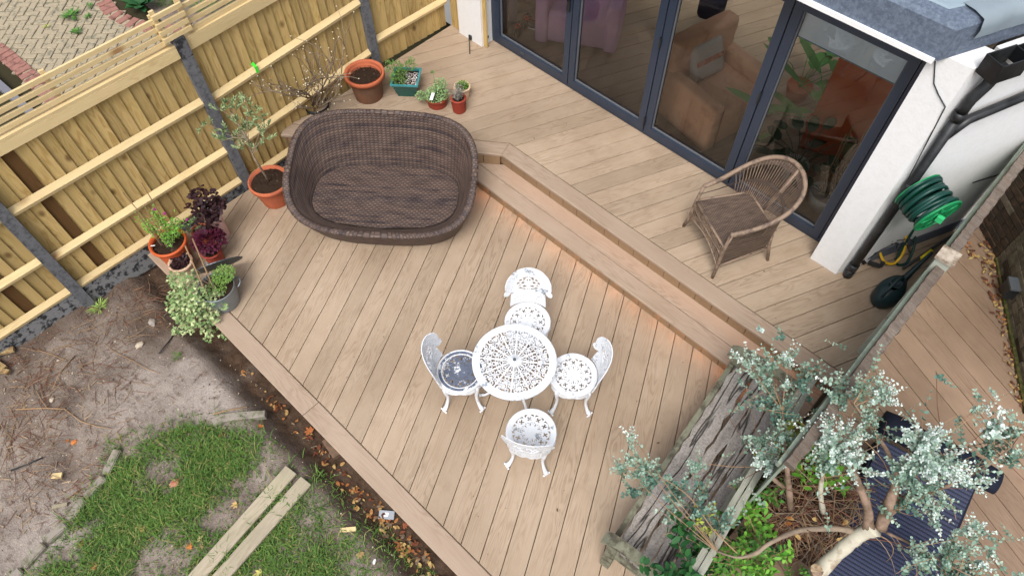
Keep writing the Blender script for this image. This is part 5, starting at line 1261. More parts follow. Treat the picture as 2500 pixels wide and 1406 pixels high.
# loose hoses
def hosething(name, pix, rad, mat, label, cat='hose'):
    b = MB(); P_ = [at(*q) for q in pix]; out = []
    for i in range(len(P_) - 1):     # catmull rom
        p0, p1, p2, p3 = P_[max(i - 1, 0)], P_[i], P_[i + 1], P_[min(i + 2, len(P_) - 1)]
        for k in range(6):
            t = k / 6; out.append(.5 * ((2 * p1) + (p2 - p0) * t + (2 * p0 - 5 * p1 + 4 * p2 - p3) * t * t + (3 * p1 - p0 - 3 * p2 + p3) * t ** 3))
    out.append(P_[-1]); b.tube(out, rad, 8); return tag(b.build(name, mat, smooth=True), label, cat)
hosething('yellow_hose', [(2210, 518, .75), (2212, 560, .6), (2208, 610, .45), (2185, 642, .35), (2160, 640, .36), (2148, 615, .42), (2147, 596, .5)], .0125, MYEL, 'loop of yellow hose hanging below the green reel')
hosething('green_hose', [(2240, 545, .72), (2225, 570, .6), (2195, 620, .4), (2190, 645, .34), (2215, 640, .34), (2232, 600, .42), (2228, 570, .5), (2180, 575, .55), (2150, 585, .55)], .0115, MHOSE, 'dark green hose loop tangled with the yellow hose')
b = MB()
for i in range(9):
    p = at(2165 + rnd() * 60, 560 + rnd() * 60, .55); d = V(ru(-.2, .2), ru(-.2, .2), ru(-.2, .05)); b.tube([p, p + d * .6 + V(0, 0, .05), p + d], .005, 5)
tag(b.build('cable', MBLACK), 'tangle of thin black cables on the wall under the hose reel', 'cable')
b = MB(); p = at(2150, 650, ZU + .05); b.bar(p, at(2120, 640, ZU + .05), .03, .03); b.bar(at(2112, 644, ZU + .05), at(2098, 628, ZU + .08), .02, .03); b.tube([p, p + V(0, 0, .06)], .018, 8); tag(b.build('spray_gun', MBLACK), 'small black hose spray gun lying on the deck by the downpipe', 'spray gun')
b = MB(); b.box(atw(2262, 438, .03) if False else at(2268, 440, 1.25), (.12, .05, .10), Matrix.Rotation(AU, 3, 'Z')); tag(b.build('junction_box', plain('grey_box', (120, 124, 126), .5)), 'small grey junction box on the wall above the hose reel', 'box')
# watering can
wc = at(2172, 712, ZU + .09); r = empty('watering_can', (wc.x, wc.y, ZU), label='dark green plastic watering can with a long spout, tucked against the boundary fence', cat='watering can')
wd = (at(2258, 632, ZU + .3) - wc); wd.z = 0; wd.normalize(); wa = atan2(wd.y, wd.x); r.rotation_euler = (0, 0, wa)
b = MB(); prof = [(0, 0), (.12, 0), (.135, .03), (.13, .14), (.10, .20), (.055, .225)]
seg = 28
for (q, z) in prof: b.v += [(q * cos(2 * pi * k / seg) * 1.25 - .01, q * sin(2 * pi * k / seg) * .82, z + (.02 * cos(2 * pi * k / seg) if z > .15 else 0)) for k in range(seg)]
b.f = [(i * seg + k, i * seg + (k + 1) % seg, (i + 1) * seg + (k + 1) % seg, (i + 1) * seg + k) for i in range(len(prof) - 1) for k in range(seg)]; b.m = [0] * len(b.f); b.build('can_body', MCAN, r, smooth=True, world=False)
b = MB(); b.lathe([(.050, 0), (.055, .022), (.045, .026), (.040, .0), (.0, -.02)], 24, (-.01, 0, .222)); b.build('filler_neck', plain('dark_rim', (44, 58, 62), .4), r, smooth=True, world=False)
b = MB(); b.tube([(.09, 0, .05), (.20, 0, .16), (.32, 0, .27), (.42, 0, .34)], [.045, .028, .018, .014], 12); b.build('spout', MCAN, r, smooth=True, world=False)
b = MB(); b.tube([(.06, 0, .23), (.02, 0, .31), (-.08, 0, .30), (-.15, 0, .20), (-.155, 0, .08)], .014, 8); b.build('handle', MCAN, r, smooth=True, world=False)
# broom / pole
b = MB(); b.tube([at(2205, 655, ZU + .03), at(2300, 590, ZU + .10), at(2335, 570, .45), at(2500, 392, 1.35)], .013, 8); r_ = b
p = at(2300, 590, .42); r = empty('telescopic_pole', (p.x, p.y, ZU), label='long black pole with yellow collars leaning along the side wall', cat='pole'); b.build('pole', MBLACK, r, smooth=True)
for (a_, za, c_, zc) in (((2248, 632), ZU + .06, (2275, 612), ZU + .09), ((2485, 408), 1.28, (2500, 392), 1.35)):
    b = MB(); b.tube([at(*a_, za), at(*c_, zc)], .020, 8); b.build('collar', MYELB, r, smooth=True)
# spike on the left pillar and a small hook
q = aty(1148, 92, YP - .01); b = MB(); b.box(q, (.04, .02, .05)); b.tube([q + V(0, -.02, 0), at(1147, 132, ZU + .01)], .005, 6); tag(b.build('ground_spike', MBLACK), 'thin black spike with a square head leaning on the left white pillar', 'spike')
q = Vector((-5.05, 4.78, ZU + .09)); b = MB(); b.box(q, (.012, .05, .03)); b.tube([q, q + V(.03, -.03, -.03)], .006, 6); tag(b.build('hook', MLIDM), 'tiny metal hook low on the left white pillar', 'hook')

# ================================================================== brick walls of the neighbour
MBRK = plain('grey_brown_brick', (92, 84, 72), .92, .22, 30, .1, .5, c2=(118, 108, 92), p=(.45, .62)); MBRKD = plain('dark_sooty_brick', (62, 54, 46), .92, .25, 30, .1, .5, c2=(90, 70, 56), p=(.5, .65)); MMORT = plain('old_mortar', (82, 78, 68), .95, .2, 30, .1, .5)
def brickwall(A, B, z0, z1, label, mats, loc):
    A = Vector(A); B = Vector(B); d = (B - A); L = d.length; d.normalize(); n = Vector((-d.y, d.x)); ang = atan2(d.y, d.x)
    if n.dot(Vector((0, 0)) - A) < 0: n = -n
    r = empty('brick_wall', (A.x, A.y, z0), label=label, cat='wall'); b = MB()
    b.prism([tuple(A), tuple(B), tuple(B - n * .3), tuple(A - n * .3)], z0, z1); b.build('mortar', MMORT, r)
    mesh_ = {}; rows = int((z1 - z0) / .075); N = int(L / .225)
    for j in range(rows):
        off = .1125 * (j % 2); x = -off
        while x < L - .02:
            a_, c_ = max(x, 0), min(x + .215, L); x += .225
            if c_ - a_ < .03: continue
            w = round(c_ - a_, 3); k = (w, rnd() < .3)
            if k not in mesh_:
                bb = MB(); bb.prism([(-w / 2, -.01), (w / 2, -.01), (w / 2, .008), (-w / 2, .008)], -.0325, .0325, .003); o = bb.build('brick', mats[1] if k[1] else mats[0]); mesh_[k] = o.data
            else: o = bpy.data.objects.new('brick', mesh_[k]); COL.objects.link(o)
            q = A + d * ((a_ + c_) / 2) + n * (.004 + ru(-.004, .006)); o.location = (q.x - A.x, q.y - A.y, j * .075 + .04 + ru(-.002, .002)); o.rotation_euler = (0, 0, ang); o.parent = r
    return r, d, n
BA, BB_ = (.60, 5.84), (1.44, 4.50)
rw, bd, bn = brickwall(BA, BB_, ZU, ZU + 1.55, 'mossy grey brown brick wall at the right edge with a black outdoor box on it', (MBRK, MBRKD), None)
brickwall((.215, 6.22), (.592, 5.85), ZU, ZU + 1.5, 'dark sooty brick wall in the corner behind the boundary fence', (MBRKD, MBRK), None)
b = MB(); A_ = Vector(BA); B_ = Vector(BB_); b.prism([tuple(A_ + bn * .012), tuple(B_ + bn * .012), tuple(B_ + bn * .05), tuple(A_ + bn * .03)], ZU + .001, ZU + .03); b.build('mossy_footing', MMOSS, rw)
d_ = ray(2467, 705); n3 = Vector((bn.x, bn.y, 0)); o_ = Vector((0, 0, CAMH)); t_ = (n3.dot(Vector((A_.x, A_.y, 0))) + .05 - n3.dot(o_)) / n3.dot(d_); q = o_ + d_ * t_
r = empty('outdoor_box', tuple(q), atan2(bd.y, bd.x), label='black weatherproof box with a grey lid fixed on the brick wall', cat='electrical box'); b = MB(); b.box((0, 0, 0), (.13, .09, .13)); b.build('box_body', MBLACK, r, world=False)
b = MB(); b.box((0, 0, .072), (.14, .10, .02)); b.build('lid', plain('grey_lid', (88, 92, 96), .5, .05), r, world=False)

# ================================================================== navy lounger on the neighbour's deck
def slingmat():
    m, nt, b = newmat('navy_ribbed_weave', .6, .3); v = coords(nt, scale=(1, 1, 1)); sp = nt.nodes.new('ShaderNodeSeparateXYZ'); lk(nt, v, sp.inputs[0])
    s_ = mathn(nt, 'ABSOLUTE', mathn(nt, 'SINE', mathn(nt, 'MULTIPLY', sp.outputs[1], 105))); s2 = mathn(nt, 'ABSOLUTE', mathn(nt, 'SINE', mathn(nt, 'MULTIPLY', sp.outputs[0], 240)))
    f = mathn(nt, 'ADD', mathn(nt, 'MULTIPLY', s_, .75), mathn(nt, 'MULTIPLY', s2, .25)); lk(nt, mix(nt, f, lin((10, 12, 20)), lin((52, 58, 84))), b.inputs['Base Color']); bump(nt, b, f, .6, .006); return m
MSLING = slingmat(); MNAVY = plain('navy_fabric', (24, 28, 42), .75, .2, 40, .2, .3)
LC = Vector((1.10, 2.75, ZU)); r = empty('sun_lounger', tuple(LC), radians(10), label='navy woven sun lounger with a rolled headrest, under the eucalyptus', cat='sun lounger')
def slab(name, pts, mat, w0, w1, th=.03, n=1):
    b = MB(); 
    for (y, z) in pts: b.v += [(w0, y, z), (w1, y, z), (w1, y, z - th), (w0, y, z - th)]
    m_ = len(pts)
    for i in range(m_ - 1): o = i * 4; b.f += [(o + k, o + (k + 1) % 4, o + 4 + (k + 1) % 4, o + 4 + k) for k in range(4)]
    b.f += [(3, 2, 1, 0), (m_ * 4 - 4, m_ * 4 - 3, m_ * 4 - 2, m_ * 4 - 1)]; b.m = [0] * len(b.f); return b.build(name, mat, r, world=False)
slab('sling_seat', [(-1.0 + .1 * i, .22 + .006 * sin(i)) for i in range(12)] + [(.2, .23), (.35, .26), (.5, .30), (.60, .33)], MSLING, -.36, .30)
pts = []
b = MB(); 
for i in range(15):
    x = -.42 + .84 * i / 14; rr_ = .085 * (1 - .1 * abs(i / 7 - 1) ** 3); b.v += [(x, .72 + rr_ * 1.25 * cos(2 * pi * k / 20), .36 + rr_ * .9 * sin(2 * pi * k / 20) + .012 * sin(i * .8)) for k in range(20)]
b.f = [(i * 20 + k, i * 20 + (k + 1) % 20, (i + 1) * 20 + (k + 1) % 20, (i + 1) * 20 + k) for i in range(14) for k in range(20)] + [tuple(range(19, -1, -1)), tuple(range(280, 300))]; b.m = [0] * len(b.f); b.build('headrest', MNAVY, r, smooth=True, world=False)
slab('side_panel', [(.2, .22), (.62, .30)], MNAVY, -.38, -.362, .2); slab('side_panel', [(.2, .22), (.62, .30)], MNAVY, .302, .32, .2)
for x in (-.33, .27):
    for y in (-.8, .5): b = MB(); b.tube([(x, y, 0), (x, y, .2)], .018, 8); b.build('leg', MBLACK, r, world=False)

# ================================================================== eucalyptus
rs = random.Random(21)
tp = at(1965, 1440, ZU); r = empty('eucalyptus_tree', (tp.x, tp.y, ZU), label='pollarded eucalyptus with a pale trunk and silvery blue leaves at the lower right', cat='tree')
def limb(name, pix, rad, mat):
    P_ = [at(*q) for q in pix]; out = []; ra = []
    for i in range(len(P_) - 1):
        p0, p1, p2, p3 = P_[max(i - 1, 0)], P_[i], P_[i + 1], P_[min(i + 2, len(P_) - 1)]
        for k in range(5):
            t = k / 5; out.append(.5 * ((2 * p1) + (p2 - p0) * t + (2 * p0 - 5 * p1 + 4 * p2 - p3) * t * t + (3 * p1 - p0 - 3 * p2 + p3) * t ** 3)); ra.append((rad[i] * (1 - t) + rad[i + 1] * t) * rs.uniform(.86, 1.06) * .88)
    out.append(P_[-1]); ra.append(rad[-1]); b = MB(); b.tube(out, ra, 10); b.build(name, mat, r, smooth=True); return out
LB = []
LB += limb('trunk', [(1955, 1450, ZU), (1985, 1410, .60), (2045, 1350, .85), (2095, 1308, 1.02), (2135, 1288, 1.12)], [.08, .066, .056, .054, .060], MBARKP)
LB += limb('branch', [(2120, 1290, 1.1), (2118, 1240, 1.25), (2095, 1180, 1.42), (2072, 1135, 1.55), (2060, 1080, 1.7)], [.045, .032, .028, .024, .012], MBARKR)
LB += limb('branch', [(2150, 1285, 1.1), (2172, 1225, 1.3), (2188, 1175, 1.45), (2180, 1130, 1.55), (2150, 1075, 1.68), (2110, 1020, 1.8), (2085, 985, 1.9)], [.048, .038, .030, .016, .014, .010, .005], MBARKR)
LB += limb('branch', [(2160, 1265, 1.12), (2215, 1225, 1.25), (2290, 1195, 1.45), (2360, 1165, 1.6), (2420, 1130, 1.7), (2470, 1090, 1.8)], [.022, .018, .014, .011, .008, .004], MBARKR)
LB += limb('branch', [(2190, 1240, 1.2), (2230, 1200, 1.3), (2280, 1185, 1.4)], [.028, .022, .014], MBARKR)
LB += limb('branch', [(2165, 1300, 1.1), (2230, 1330, 1.2), (2310, 1375, 1.3), (2380, 1410, 1.35)], [.012, .009, .007, .004], MBARKR)
LB += limb('branch', [(2190, 1175, 1.45), (2250, 1130, 1.7), (2300, 1070, 1.9)], [.014, .010, .004], MBARKR)
LB += limb('branch', [(2095, 1300, 1.0), (2040, 1290, 1.05), (1950, 1295, 1.1), (1880, 1325, 1.05), (1845, 1350, 1.0), (1800, 1360, .95), (1750, 1345, .95)], [.026, .022, .019, .017, .016, .009, .006], MTWIGG)
LB += limb('branch', [(1930, 1240, .7), (1925, 1180, .95), (1920, 1130, 1.15), (1915, 1060, 1.3), (1910, 1000, 1.4)], [.028, .024, .020, .010, .005], MBARKR)
LB += limb('branch', [(2010, 1250, .7), (2003, 1200, .95), (2012, 1140, 1.2), (2020, 1080, 1.4)], [.024, .020, .014, .006], MBARKP)
LB += limb('branch', [(1870, 1140, 1.0), (1885, 1165, .95), (1915, 1190, .9)], [.02, .018, .018], MBARKR)
limb('cut_stump', [(1960, 1450, .5), (1985, 1420, .70), (1994, 1392, .80)], [.055, .045, .042], MBARKR)
b = MB(); q = at(1994, 1391, .803); b.lathe([(0, .004), (.030, .003), (.040, 0)], 20, tuple(q)); b.build('cut_face', plain('sawn_wood', (170, 150, 120), .85, .2, 60, c2=(120, 100, 80)), r)
limb('cut_stump', [(2185, 1240, 1.2), (2195, 1210, 1.28)], [.03, .026], MTWIGR)
# clumps of leafy sprigs: px, py, z, radius px, count, leaf size, kind
def sprig(name, parent, p0, p1, mats, n, L, w, k=8, tip=True, stem=MTWIG, rr2=rs, flat=.6, stemr=.0016):
    b = MB(); d = (p1 - p0); Ln = d.length; mid = p0.lerp(p1, .5) + Vector((rr2.uniform(-.1, .1), rr2.uniform(-.1, .1), rr2.uniform(-.05, .12))) * Ln; pts = []
    for i in range(n + 1):
        t = i / n; pts.append(p0 * (1 - t) ** 2 + mid * 2 * t * (1 - t) + p1 * t * t)
    b.cur = 0; b.tube(pts, stemr, 4, False)
    for i in range(1, n + 1):
        ax_ = (pts[i] - pts[i - 1]).normalized(); side = ax_.orthogonal().normalized(); side = Matrix.Rotation(i * 1.57 + rr2.uniform(-.4, .4), 3, ax_) @ side; sc = 1.15 - .65 * i / n if tip else 1
        for s_ in (1, -1):
            b.cur = 1 if (i < n * .65 or not tip) else 2
            dd = (side * s_ + ax_ * .5 + Vector((0, 0, .15))); nn = (ax_ * .5 + Vector((rr2.uniform(-flat, flat), rr2.uniform(-flat, flat), 1))).normalized()
            b.leaf(pts[i], dd, nn, L * sc * rr2.uniform(.8, 1.15), w * sc * rr2.uniform(.85, 1.15), k, .08)
    if tip:
        b.cur = 2; b.leaf(pts[-1], pts[-1] - pts[-2], (0, .3, 1), L * .5, w * .35, 4)
    return b.build(name, [stem, *mats], parent)
ME_TIP = leafmat('eucalyptus_tip', (176, 196, 188), (214, 224, 218))
KIN = {'p': (ME_PALE, ME_TIP), 'm': (ME_MID, ME_PALE), 'd': (ME_DARK, ME_MID)}
clumps = [(2290, 1110, 1.95, 95, 34, .028, 'p'), (2250, 1060, 2.0, 60, 12, .026, 'p'), (2340, 1130, 1.85, 60, 14, .028, 'p'), (2220, 1150, 1.75, 70, 14, .028, 'm'), (2280, 1180, 1.6, 80, 12, .03, 'm'),
          (2060, 1070, 1.75, 75, 24, .026, 'p'), (2000, 1050, 1.6, 60, 14, .026, 'p'), (2110, 1130, 1.7, 60, 12, .028, 'p'), (2020, 1120, 1.5, 60, 10, .03, 'm'), (2170, 950, 2.0, 50, 12, .026, 'p'), (2120, 930, 1.95, 45, 10, .026, 'm'), (2150, 1020, 1.85, 60, 10, .026, 'm'),
          (2060, 950, 1.7, 60, 10, .03, 'm'), (1975, 920, 1.5, 50, 10, .036, 'd'), (1880, 900, 1.4, 60, 12, .03, 'm'), (1820, 870, 1.4, 40, 6, .028, 'p'), (1930, 860, 1.5, 45, 6, .026, 'p'), (1930, 990, 1.4, 60, 10, .034, 'd'), (1880, 960, 1.35, 45, 7, .032, 'd'),
          (1875, 1120, 1.25, 50, 16, .03, 'p'), (1850, 1070, 1.25, 45, 8, .028, 'm'), (1915, 1060, 1.4, 45, 8, .03, 'm'), (2430, 1030, 1.9, 42, 9, .042, 'p'), (2480, 1040, 1.8, 35, 6, .04, 'm'), (2420, 1080, 1.7, 45, 6, .036, 'd'), (2480, 1110, 1.8, 35, 5, .03, 'm'), (2410, 990, 2.0, 22, 3, .026, 'p'),
          (2380, 1170, 1.7, 50, 6, .03, 'p'), (2310, 1260, 1.4, 60, 7, .028, 'p'), (2230, 1230, 1.4, 50, 5, .032, 'd'), (2260, 1350, 1.3, 45, 9, .034, 'm'), (2330, 1330, 1.4, 55, 10, .032, 'm'), (2390, 1290, 1.4, 40, 6, .03, 'p'), (2370, 1390, 1.3, 45, 9, .036, 'd'), (2320, 1400, 1.25, 40, 7, .038, 'd'), (2410, 1370, 1.35, 30, 5, .03, 'p'),
          (1560, 1120, 1.15, 55, 9, .030, 'm'), (1510, 1130, 1.15, 35, 6, .026, 'm'), (1540, 1060, 1.2, 30, 4, .026, 'p'), (1590, 1160, 1.05, 45, 7, .034, 'd'), (1540, 1190, 1.05, 35, 4, .030, 'd'), (1650, 1180, 1.0, 55, 9, .042, 'd'), (1700, 1230, 1.0, 50, 9, .042, 'd'), (1640, 1240, .95, 45, 6, .040, 'm'), (1700, 1130, 1.1, 40, 5, .028, 'm'), (1720, 1180, 1.05, 40, 5, .04, 'd'), (1760, 1260, 1.0, 45, 7, .042, 'd')]
ns = 0
for (px, py, z, R, n, L, kd) in clumps:
    c = at(px, py, z); hub = min(LB, key=lambda q: (q - c).length); wr = R / 400.0 * (CAMH - z) / 3.85 * 1.05; wr = (at(px + R, py, z) - c).length
    out = (c - hub); out = out.normalized() if out.length > .05 else Vector((0, 0, 1))
    if (hub - c).length > .12:
        b = MB(); mid = hub.lerp(c, .5) + V(0, 0, -.03); b.tube([hub, mid, c - out * wr * .6], [.0035, .0028, .0016], 5); b.build('twig', MTWIG if kd != 'd' else MTWIGG, r, smooth=True)
    for i in range(int(n * 1.7)):
        q = Vector((rs.gauss(0, 1), rs.gauss(0, 1), rs.gauss(0, .7))); q = q.normalized() * (wr * rs.uniform(.45, 1.0)); p1 = c + q; d = (q.normalized() * .7 + out * .35 + Vector((0, 0, .65))).normalized(); Ls = rs.uniform(.10, .19) * (1.15 if L > .035 else 1)
        sprig('leafy_sprig', r, p1 - d * Ls, p1, KIN[kd], rs.randint(5, 8) if L < .035 else 4, L * 1.0, L * .74, 8); ns += 1
# loose single sprigs that fill the crown between the clumps
for i in range(170):
    c0 = clumps[rs.randrange(0, 36)]; px, py, z = c0[0] + rs.gauss(0, 75), c0[1] + rs.gauss(0, 55), c0[2] + rs.uniform(-.35, .1)
    if px < 1780 or (px > 2330 and 1180 < py < 1240): continue
    p1 = at(px, py, z); d = Vector((rs.uniform(-1, 1), rs.uniform(-1, 1), rs.uniform(.2, 1.2))).normalized(); L = rs.uniform(.022, .036); Ls = rs.uniform(.12, .24); p0 = p1 - d * Ls
    sprig('leafy_sprig', r, p0, p1, KIN[rs.choice('pmmdm')], rs.randint(5, 8), L, L * .74, 8)
    if rs.random() < .5:
        hub = min(LB, key=lambda q: (q - p0).length)
        if (hub - p0).length < .5: b = MB(); b.tube([hub, hub.lerp(p0, .5) + V(0, 0, -.02), p0], [.003, .0022, .0016], 5); b.build('twig', rs.choice((MTWIG, MTWIGR)), r)
# twig out over the bench
LBb = limb('branch', [(1800, 1350, .98), (1740, 1290, 1.0), (1690, 1220, 1.0), (1640, 1180, 1.05), (1580, 1150, 1.1), (1530, 1140, 1.12)], [.005, .0045, .004, .003, .0025, .002], MTWIG)

# --- green climbing shrub by the bench back
sp = at(1850, 1400, ZU); r = empty('jasmine_shrub', (sp.x, sp.y, ZU), label='bright green leafy climber between the bench back and the eucalyptus trunk', cat='shrub')
for i in range(9):
    p1 = at(1780 + rs.uniform(-60, 120), 1250 + rs.uniform(-60, 140), rs.uniform(.6, .95)); b = MB(); b.tube([Vector(r.location) + V(rs.uniform(-.1, .1), rs.uniform(-.1, .1), 0), p1.lerp(Vector(r.location), .4) + V(0, 0, .1), p1], [.008, .005, .002], 6); b.build('stem', MTWIG, r)
for (px, py, z, R, n, L, w, mt) in ((1790, 1340, .85, 70, 34, .05, .022, MG_MID), (1850, 1370, .8, 70, 30, .05, .022, MG_BR), (1840, 1270, .75, 45, 18, .055, .028, MG_BR), (1870, 1210, .8, 40, 12, .05, .024, MG_MID), (1720, 1380, .85, 60, 14, .042, .026, MG_DK), (1780, 1400, .8, 60, 16, .05, .022, MG_BR), (1900, 1400, .7, 50, 10, .04, .02, MG_MID), (1680, 1320, .95, 35, 7, .075, .038, MG_DK), (1640, 1400, .9, 45, 9, .075, .038, MG_DK), (1850, 1320, .6, 60, 16, .05, .03, MG_DK), (1930, 1060, 1.0, 45, 12, .035, .02, MYGRN), (1900, 1100, .9, 35, 7, .03, .018, MYGRN), (1730, 1270, .95, 25, 6, .035, .014, MYGRN), (1985, 1110, 1.1, 45, 7, .065, .034, MG_BR), (2040, 1150, 1.1, 50, 8, .07, .036, MG_BR)):
    c = at(px, py, z); wr = (at(px + R, py, z) - c).length
    for i in range(n):
        q = Vector((rs.uniform(-1, 1), rs.uniform(-1, 1), rs.uniform(-.9, .5))); p1 = c + q * wr; d = Vector((rs.uniform(-1, 1), rs.uniform(-1, 1), rs.uniform(0, .9))).normalized()
        sprig('leafy_sprig', r, p1 - d * .14, p1, (mt, mt), 4 if L > .045 else 6, L, w, 6, False, MTWIG, rs, .45)

# --- heap of dead twigs
hp = at(1975, 1235, ZU); r = empty('twig_heap', (hp.x, hp.y, ZU), label='tangled heap of dead red brown twigs under the eucalyptus', cat='twig heap')
for k in range(3):
    b = MB()
    for i in range(210):
        a = rs.uniform(0, 6.28); q = sqrt(rs.random()); cx, cy = hp.x + .02 + q * cos(a) * .34, hp.y - .02 + q * sin(a) * .42; z = ZU + .10 + .32 * (1 - q * q) * rs.uniform(.5, 1); aa = rs.uniform(0, 6.28); Lg = rs.uniform(.12, .42)
        dx, dy = cos(aa) * Lg / 2, sin(aa) * Lg / 2; bz = rs.uniform(-.05, .05)
        b.tube([(cx - dx, cy - dy, z - bz), (cx + rs.uniform(-.02, .02), cy + rs.uniform(-.02, .02), z + .02), (cx + dx, cy + dy, z + bz)], rs.uniform(.0015, .0038), 4, False)
    tag(b.build('twigs', (MTWIGR, MTWIG, MTWIGG)[k], r), kind='stuff')
b = MB(); n_ = 20
b.v.append((hp.x, hp.y, ZU + .36))
for j in range(1, 9):
    for i in range(n_): a = 2 * pi * i / n_; q = j / 8; b.v.append((hp.x + q * .38 * cos(a) * rs.uniform(.93, 1.07), hp.y + q * .45 * sin(a) * rs.uniform(.93, 1.07), ZU + .34 * (1 - q * q) + rs.uniform(-.015, .015)))
b.f = [(0, 1 + i, 1 + (i + 1) % n_) for i in range(n_)] + [(1 + (j - 1) * n_ + i, 1 + j * n_ + i, 1 + j * n_ + (i + 1) % n_, 1 + (j - 1) * n_ + (i + 1) % n_) for j in range(1, 8) for i in range(n_)]; b.m = [0] * len(b.f); b.build('litter_mound', plain('dark_leaf_litter', (62, 46, 38), .95, .4, 40, .1, .8), r, smooth=True)
for i in range(9):
    q = at(rs.uniform(1900, 2090), rs.uniform(1180, 1330), rs.uniform(.55, .7)); b = MB(); b.leaf(q, (rs.uniform(-1, 1), rs.uniform(-1, 1), .1), (rs.uniform(-.4, .4), rs.uniform(-.4, .4), 1), rs.uniform(.04, .07), .03, 8, .2); b.build('dead_leaf', MDEAD, r)

# long thin shoots and dry stems hanging over the lounger
r = bpy.data.objects['eucalyptus_tree']
for (a, za, c, zc) in (((2120, 1290), 1.05, (2230, 1380), .95), ((2110, 1300), 1.0, (2170, 1395), .8), ((2130, 1300), 1.05, (2160, 1370), .85), ((2080, 1310), .95, (2240, 1340), .9), ((2060, 1150), 1.4, (2140, 1050), 1.7), ((2190, 1170), 1.4, (2330, 1010), 1.95), ((2170, 1200), 1.35, (2100, 1060), 1.7), ((2200, 1160), 1.45, (2420, 1060), 1.8), ((2120, 1250), 1.2, (1960, 1100), 1.35), ((2000, 1250), .7, (1940, 1130), 1.1), ((2100, 1290), 1.0, (1920, 1200), .9)):
    A, C = at(*a, za), at(*c, zc); b = MB(); pts = [A]
    for i in range(1, 9): t = i / 8; pts.append(A.lerp(C, t) + Vector((sin(t * 3.1 + a[0]) * .05, cos(t * 2.7) * .03 * sin(t * pi), .10 * sin(t * pi))))
    b.tube(pts, [.004 * (1 - .6 * i / 8) for i in range(9)], 5); b.build('twig', random.choice((MTWIG, MTWIGR, MTWIGG)), r, smooth=True)
# ================================================================== things on the soil and lawn
def ong(px, py, dz=0.0):
    z = -.2
    for _ in range(4): p = at(px, py, z); z = soil_h(p.x, p.y)
    p = at(px, py, z); p.z = z + dz; return p
def plank(name, a, c, w, th, mat, label, cat='plank', group=None):
    A, C = ong(*a, .055), ong(*c, .055); b = MB(); L = (C - A).length; b.box((0, 0, 0), (L, w, th)); o = b.build(name, mat); d = (C - A).normalized(); z = Vector((0, 0, 1)); s_ = z.cross(d).normalized(); u = d.cross(s_)
    me = o.data
    bm = bmesh.new(); bm.from_mesh(me); bmesh.ops.bevel(bm, geom=bm.edges[:], offset=.004, segments=1, affect='EDGES'); bm.to_mesh(me); bm.free()
    o.rotation_euler = Matrix((d, s_, u)).transposed().to_euler(); o.location = (A + C) / 2; return tag(o, label, cat, group)
plank('timber_plank', (716, 1152), (462, 1440), .125, .03, MOLD, 'weathered grey timber plank on the lawn, the one farther from the deck', group='loose planks lying on the lawn')
plank('timber_plank', (752, 1178), (520, 1440), .12, .03, MOLD, 'weathered timber plank on the lawn, the one nearer the deck', group='loose planks lying on the lawn')
EP = [(292, 1100, 262, 1160), (258, 1168, 216, 1215), (210, 1222, 172, 1272), (166, 1280, 118, 1322), (112, 1330, 62, 1384), (58, 1392, 0, 1450)]
for i, (a, b_, c, d) in enumerate(EP):
    A, C = ong(a, b_, .0), ong(c, d, .0); b = MB(); b.bar((0, 0, 0), (C - A), .075, .07); bm = bmesh.new(); o = b.build('edging_stone', MEDGE); bm.from_mesh(o.data); bmesh.ops.bevel(bm, geom=bm.edges[:], offset=.008, segments=2, affect='EDGES'); bm.to_mesh(o.data); bm.free(); o.location = A + V(0, 0, .012)
    tag(o, ('concrete edging stone %s of the lawn edge' % ['at the upper end', 'second from the upper end', 'third from the upper end', 'fourth from the upper end', 'fifth from the upper end', 'cut by the bottom left corner'][i]), 'edging stone', 'concrete stones edging the lawn')
A = ong(522, 1030); pts = [ong(*q) - A for q in ((520, 1034), (545, 1022), (580, 1016), (620, 1015), (657, 1022))]; b = MB(); out_ = []; inn_ = []
for i, p in enumerate(pts):
    d = (pts[min(i + 1, 4)] - pts[max(i - 1, 0)]).normalized(); n_ = Vector((-d.y, d.x, 0)) * .04; out_.append(p + n_); inn_.append(p - n_)
b.prism([(p.x, p.y) for p in out_] + [(p.x, p.y) for p in inn_[::-1]], -.04, .03, .008)
o = b.build('curved_edging', MEDGE); o.location = A; tag(o, 'curved concrete edging piece with mossy top near the deck', 'edging stone')
def debris(name, px, py, kind, size, mat, label, cat, rot=None, dz=.012):
    p = ong(px, py, dz); b = MB(); a = ru(0, 6.28) if rot is None else rot
    if kind == 'block': b.box((0, 0, 0), size, Matrix.Rotation(a, 3, 'Z') @ Matrix.Rotation(ru(-.15, .15), 3, 'X'))
    elif kind == 'stone': b.blob((0, 0, 0), size, 1, (1, .75, .4), .18)
    elif kind == 'leaf':
        for k in range(5):
            t = a + (k - 2) * .62; b.leaf((0, 0, .004), (cos(t), sin(t), ru(.0, .25)), (ru(-.2, .2), ru(-.2, .2), 1), size * (1 - .18 * abs(k - 2)), size * .34, 6, .2)
        b.tube([(0, 0, .004), (-cos(a) * size * .6, -sin(a) * size * .6, .01)], .0012, 4)
    o = b.build(name, mat); o.location = p; return tag(o, label, cat)
debris('wood_offcut', 141, 1162, 'block', (.085, .045, .02), MRAIL, 'small pale wooden offcut lying among twigs on the bare soil', 'offcut', .9)
debris('wood_offcut', 851, 1293, 'block', (.125, .035, .02), MRAIL, 'small pale wooden offcut lying on the lawn right of the planks', 'offcut', .85)
debris('wood_offcut', 492, 1310, 'block', (.035, .085, .015), MRAIL, 'narrow pale chip of wood in the grass, left of the planks', 'offcut', .7)
debris('wood_offcut', 148, 1235, 'block', (.12, .03, .015), MOLD, 'thin brown wood splinter on the soil beside the lawn edging', 'offcut', 1.0)
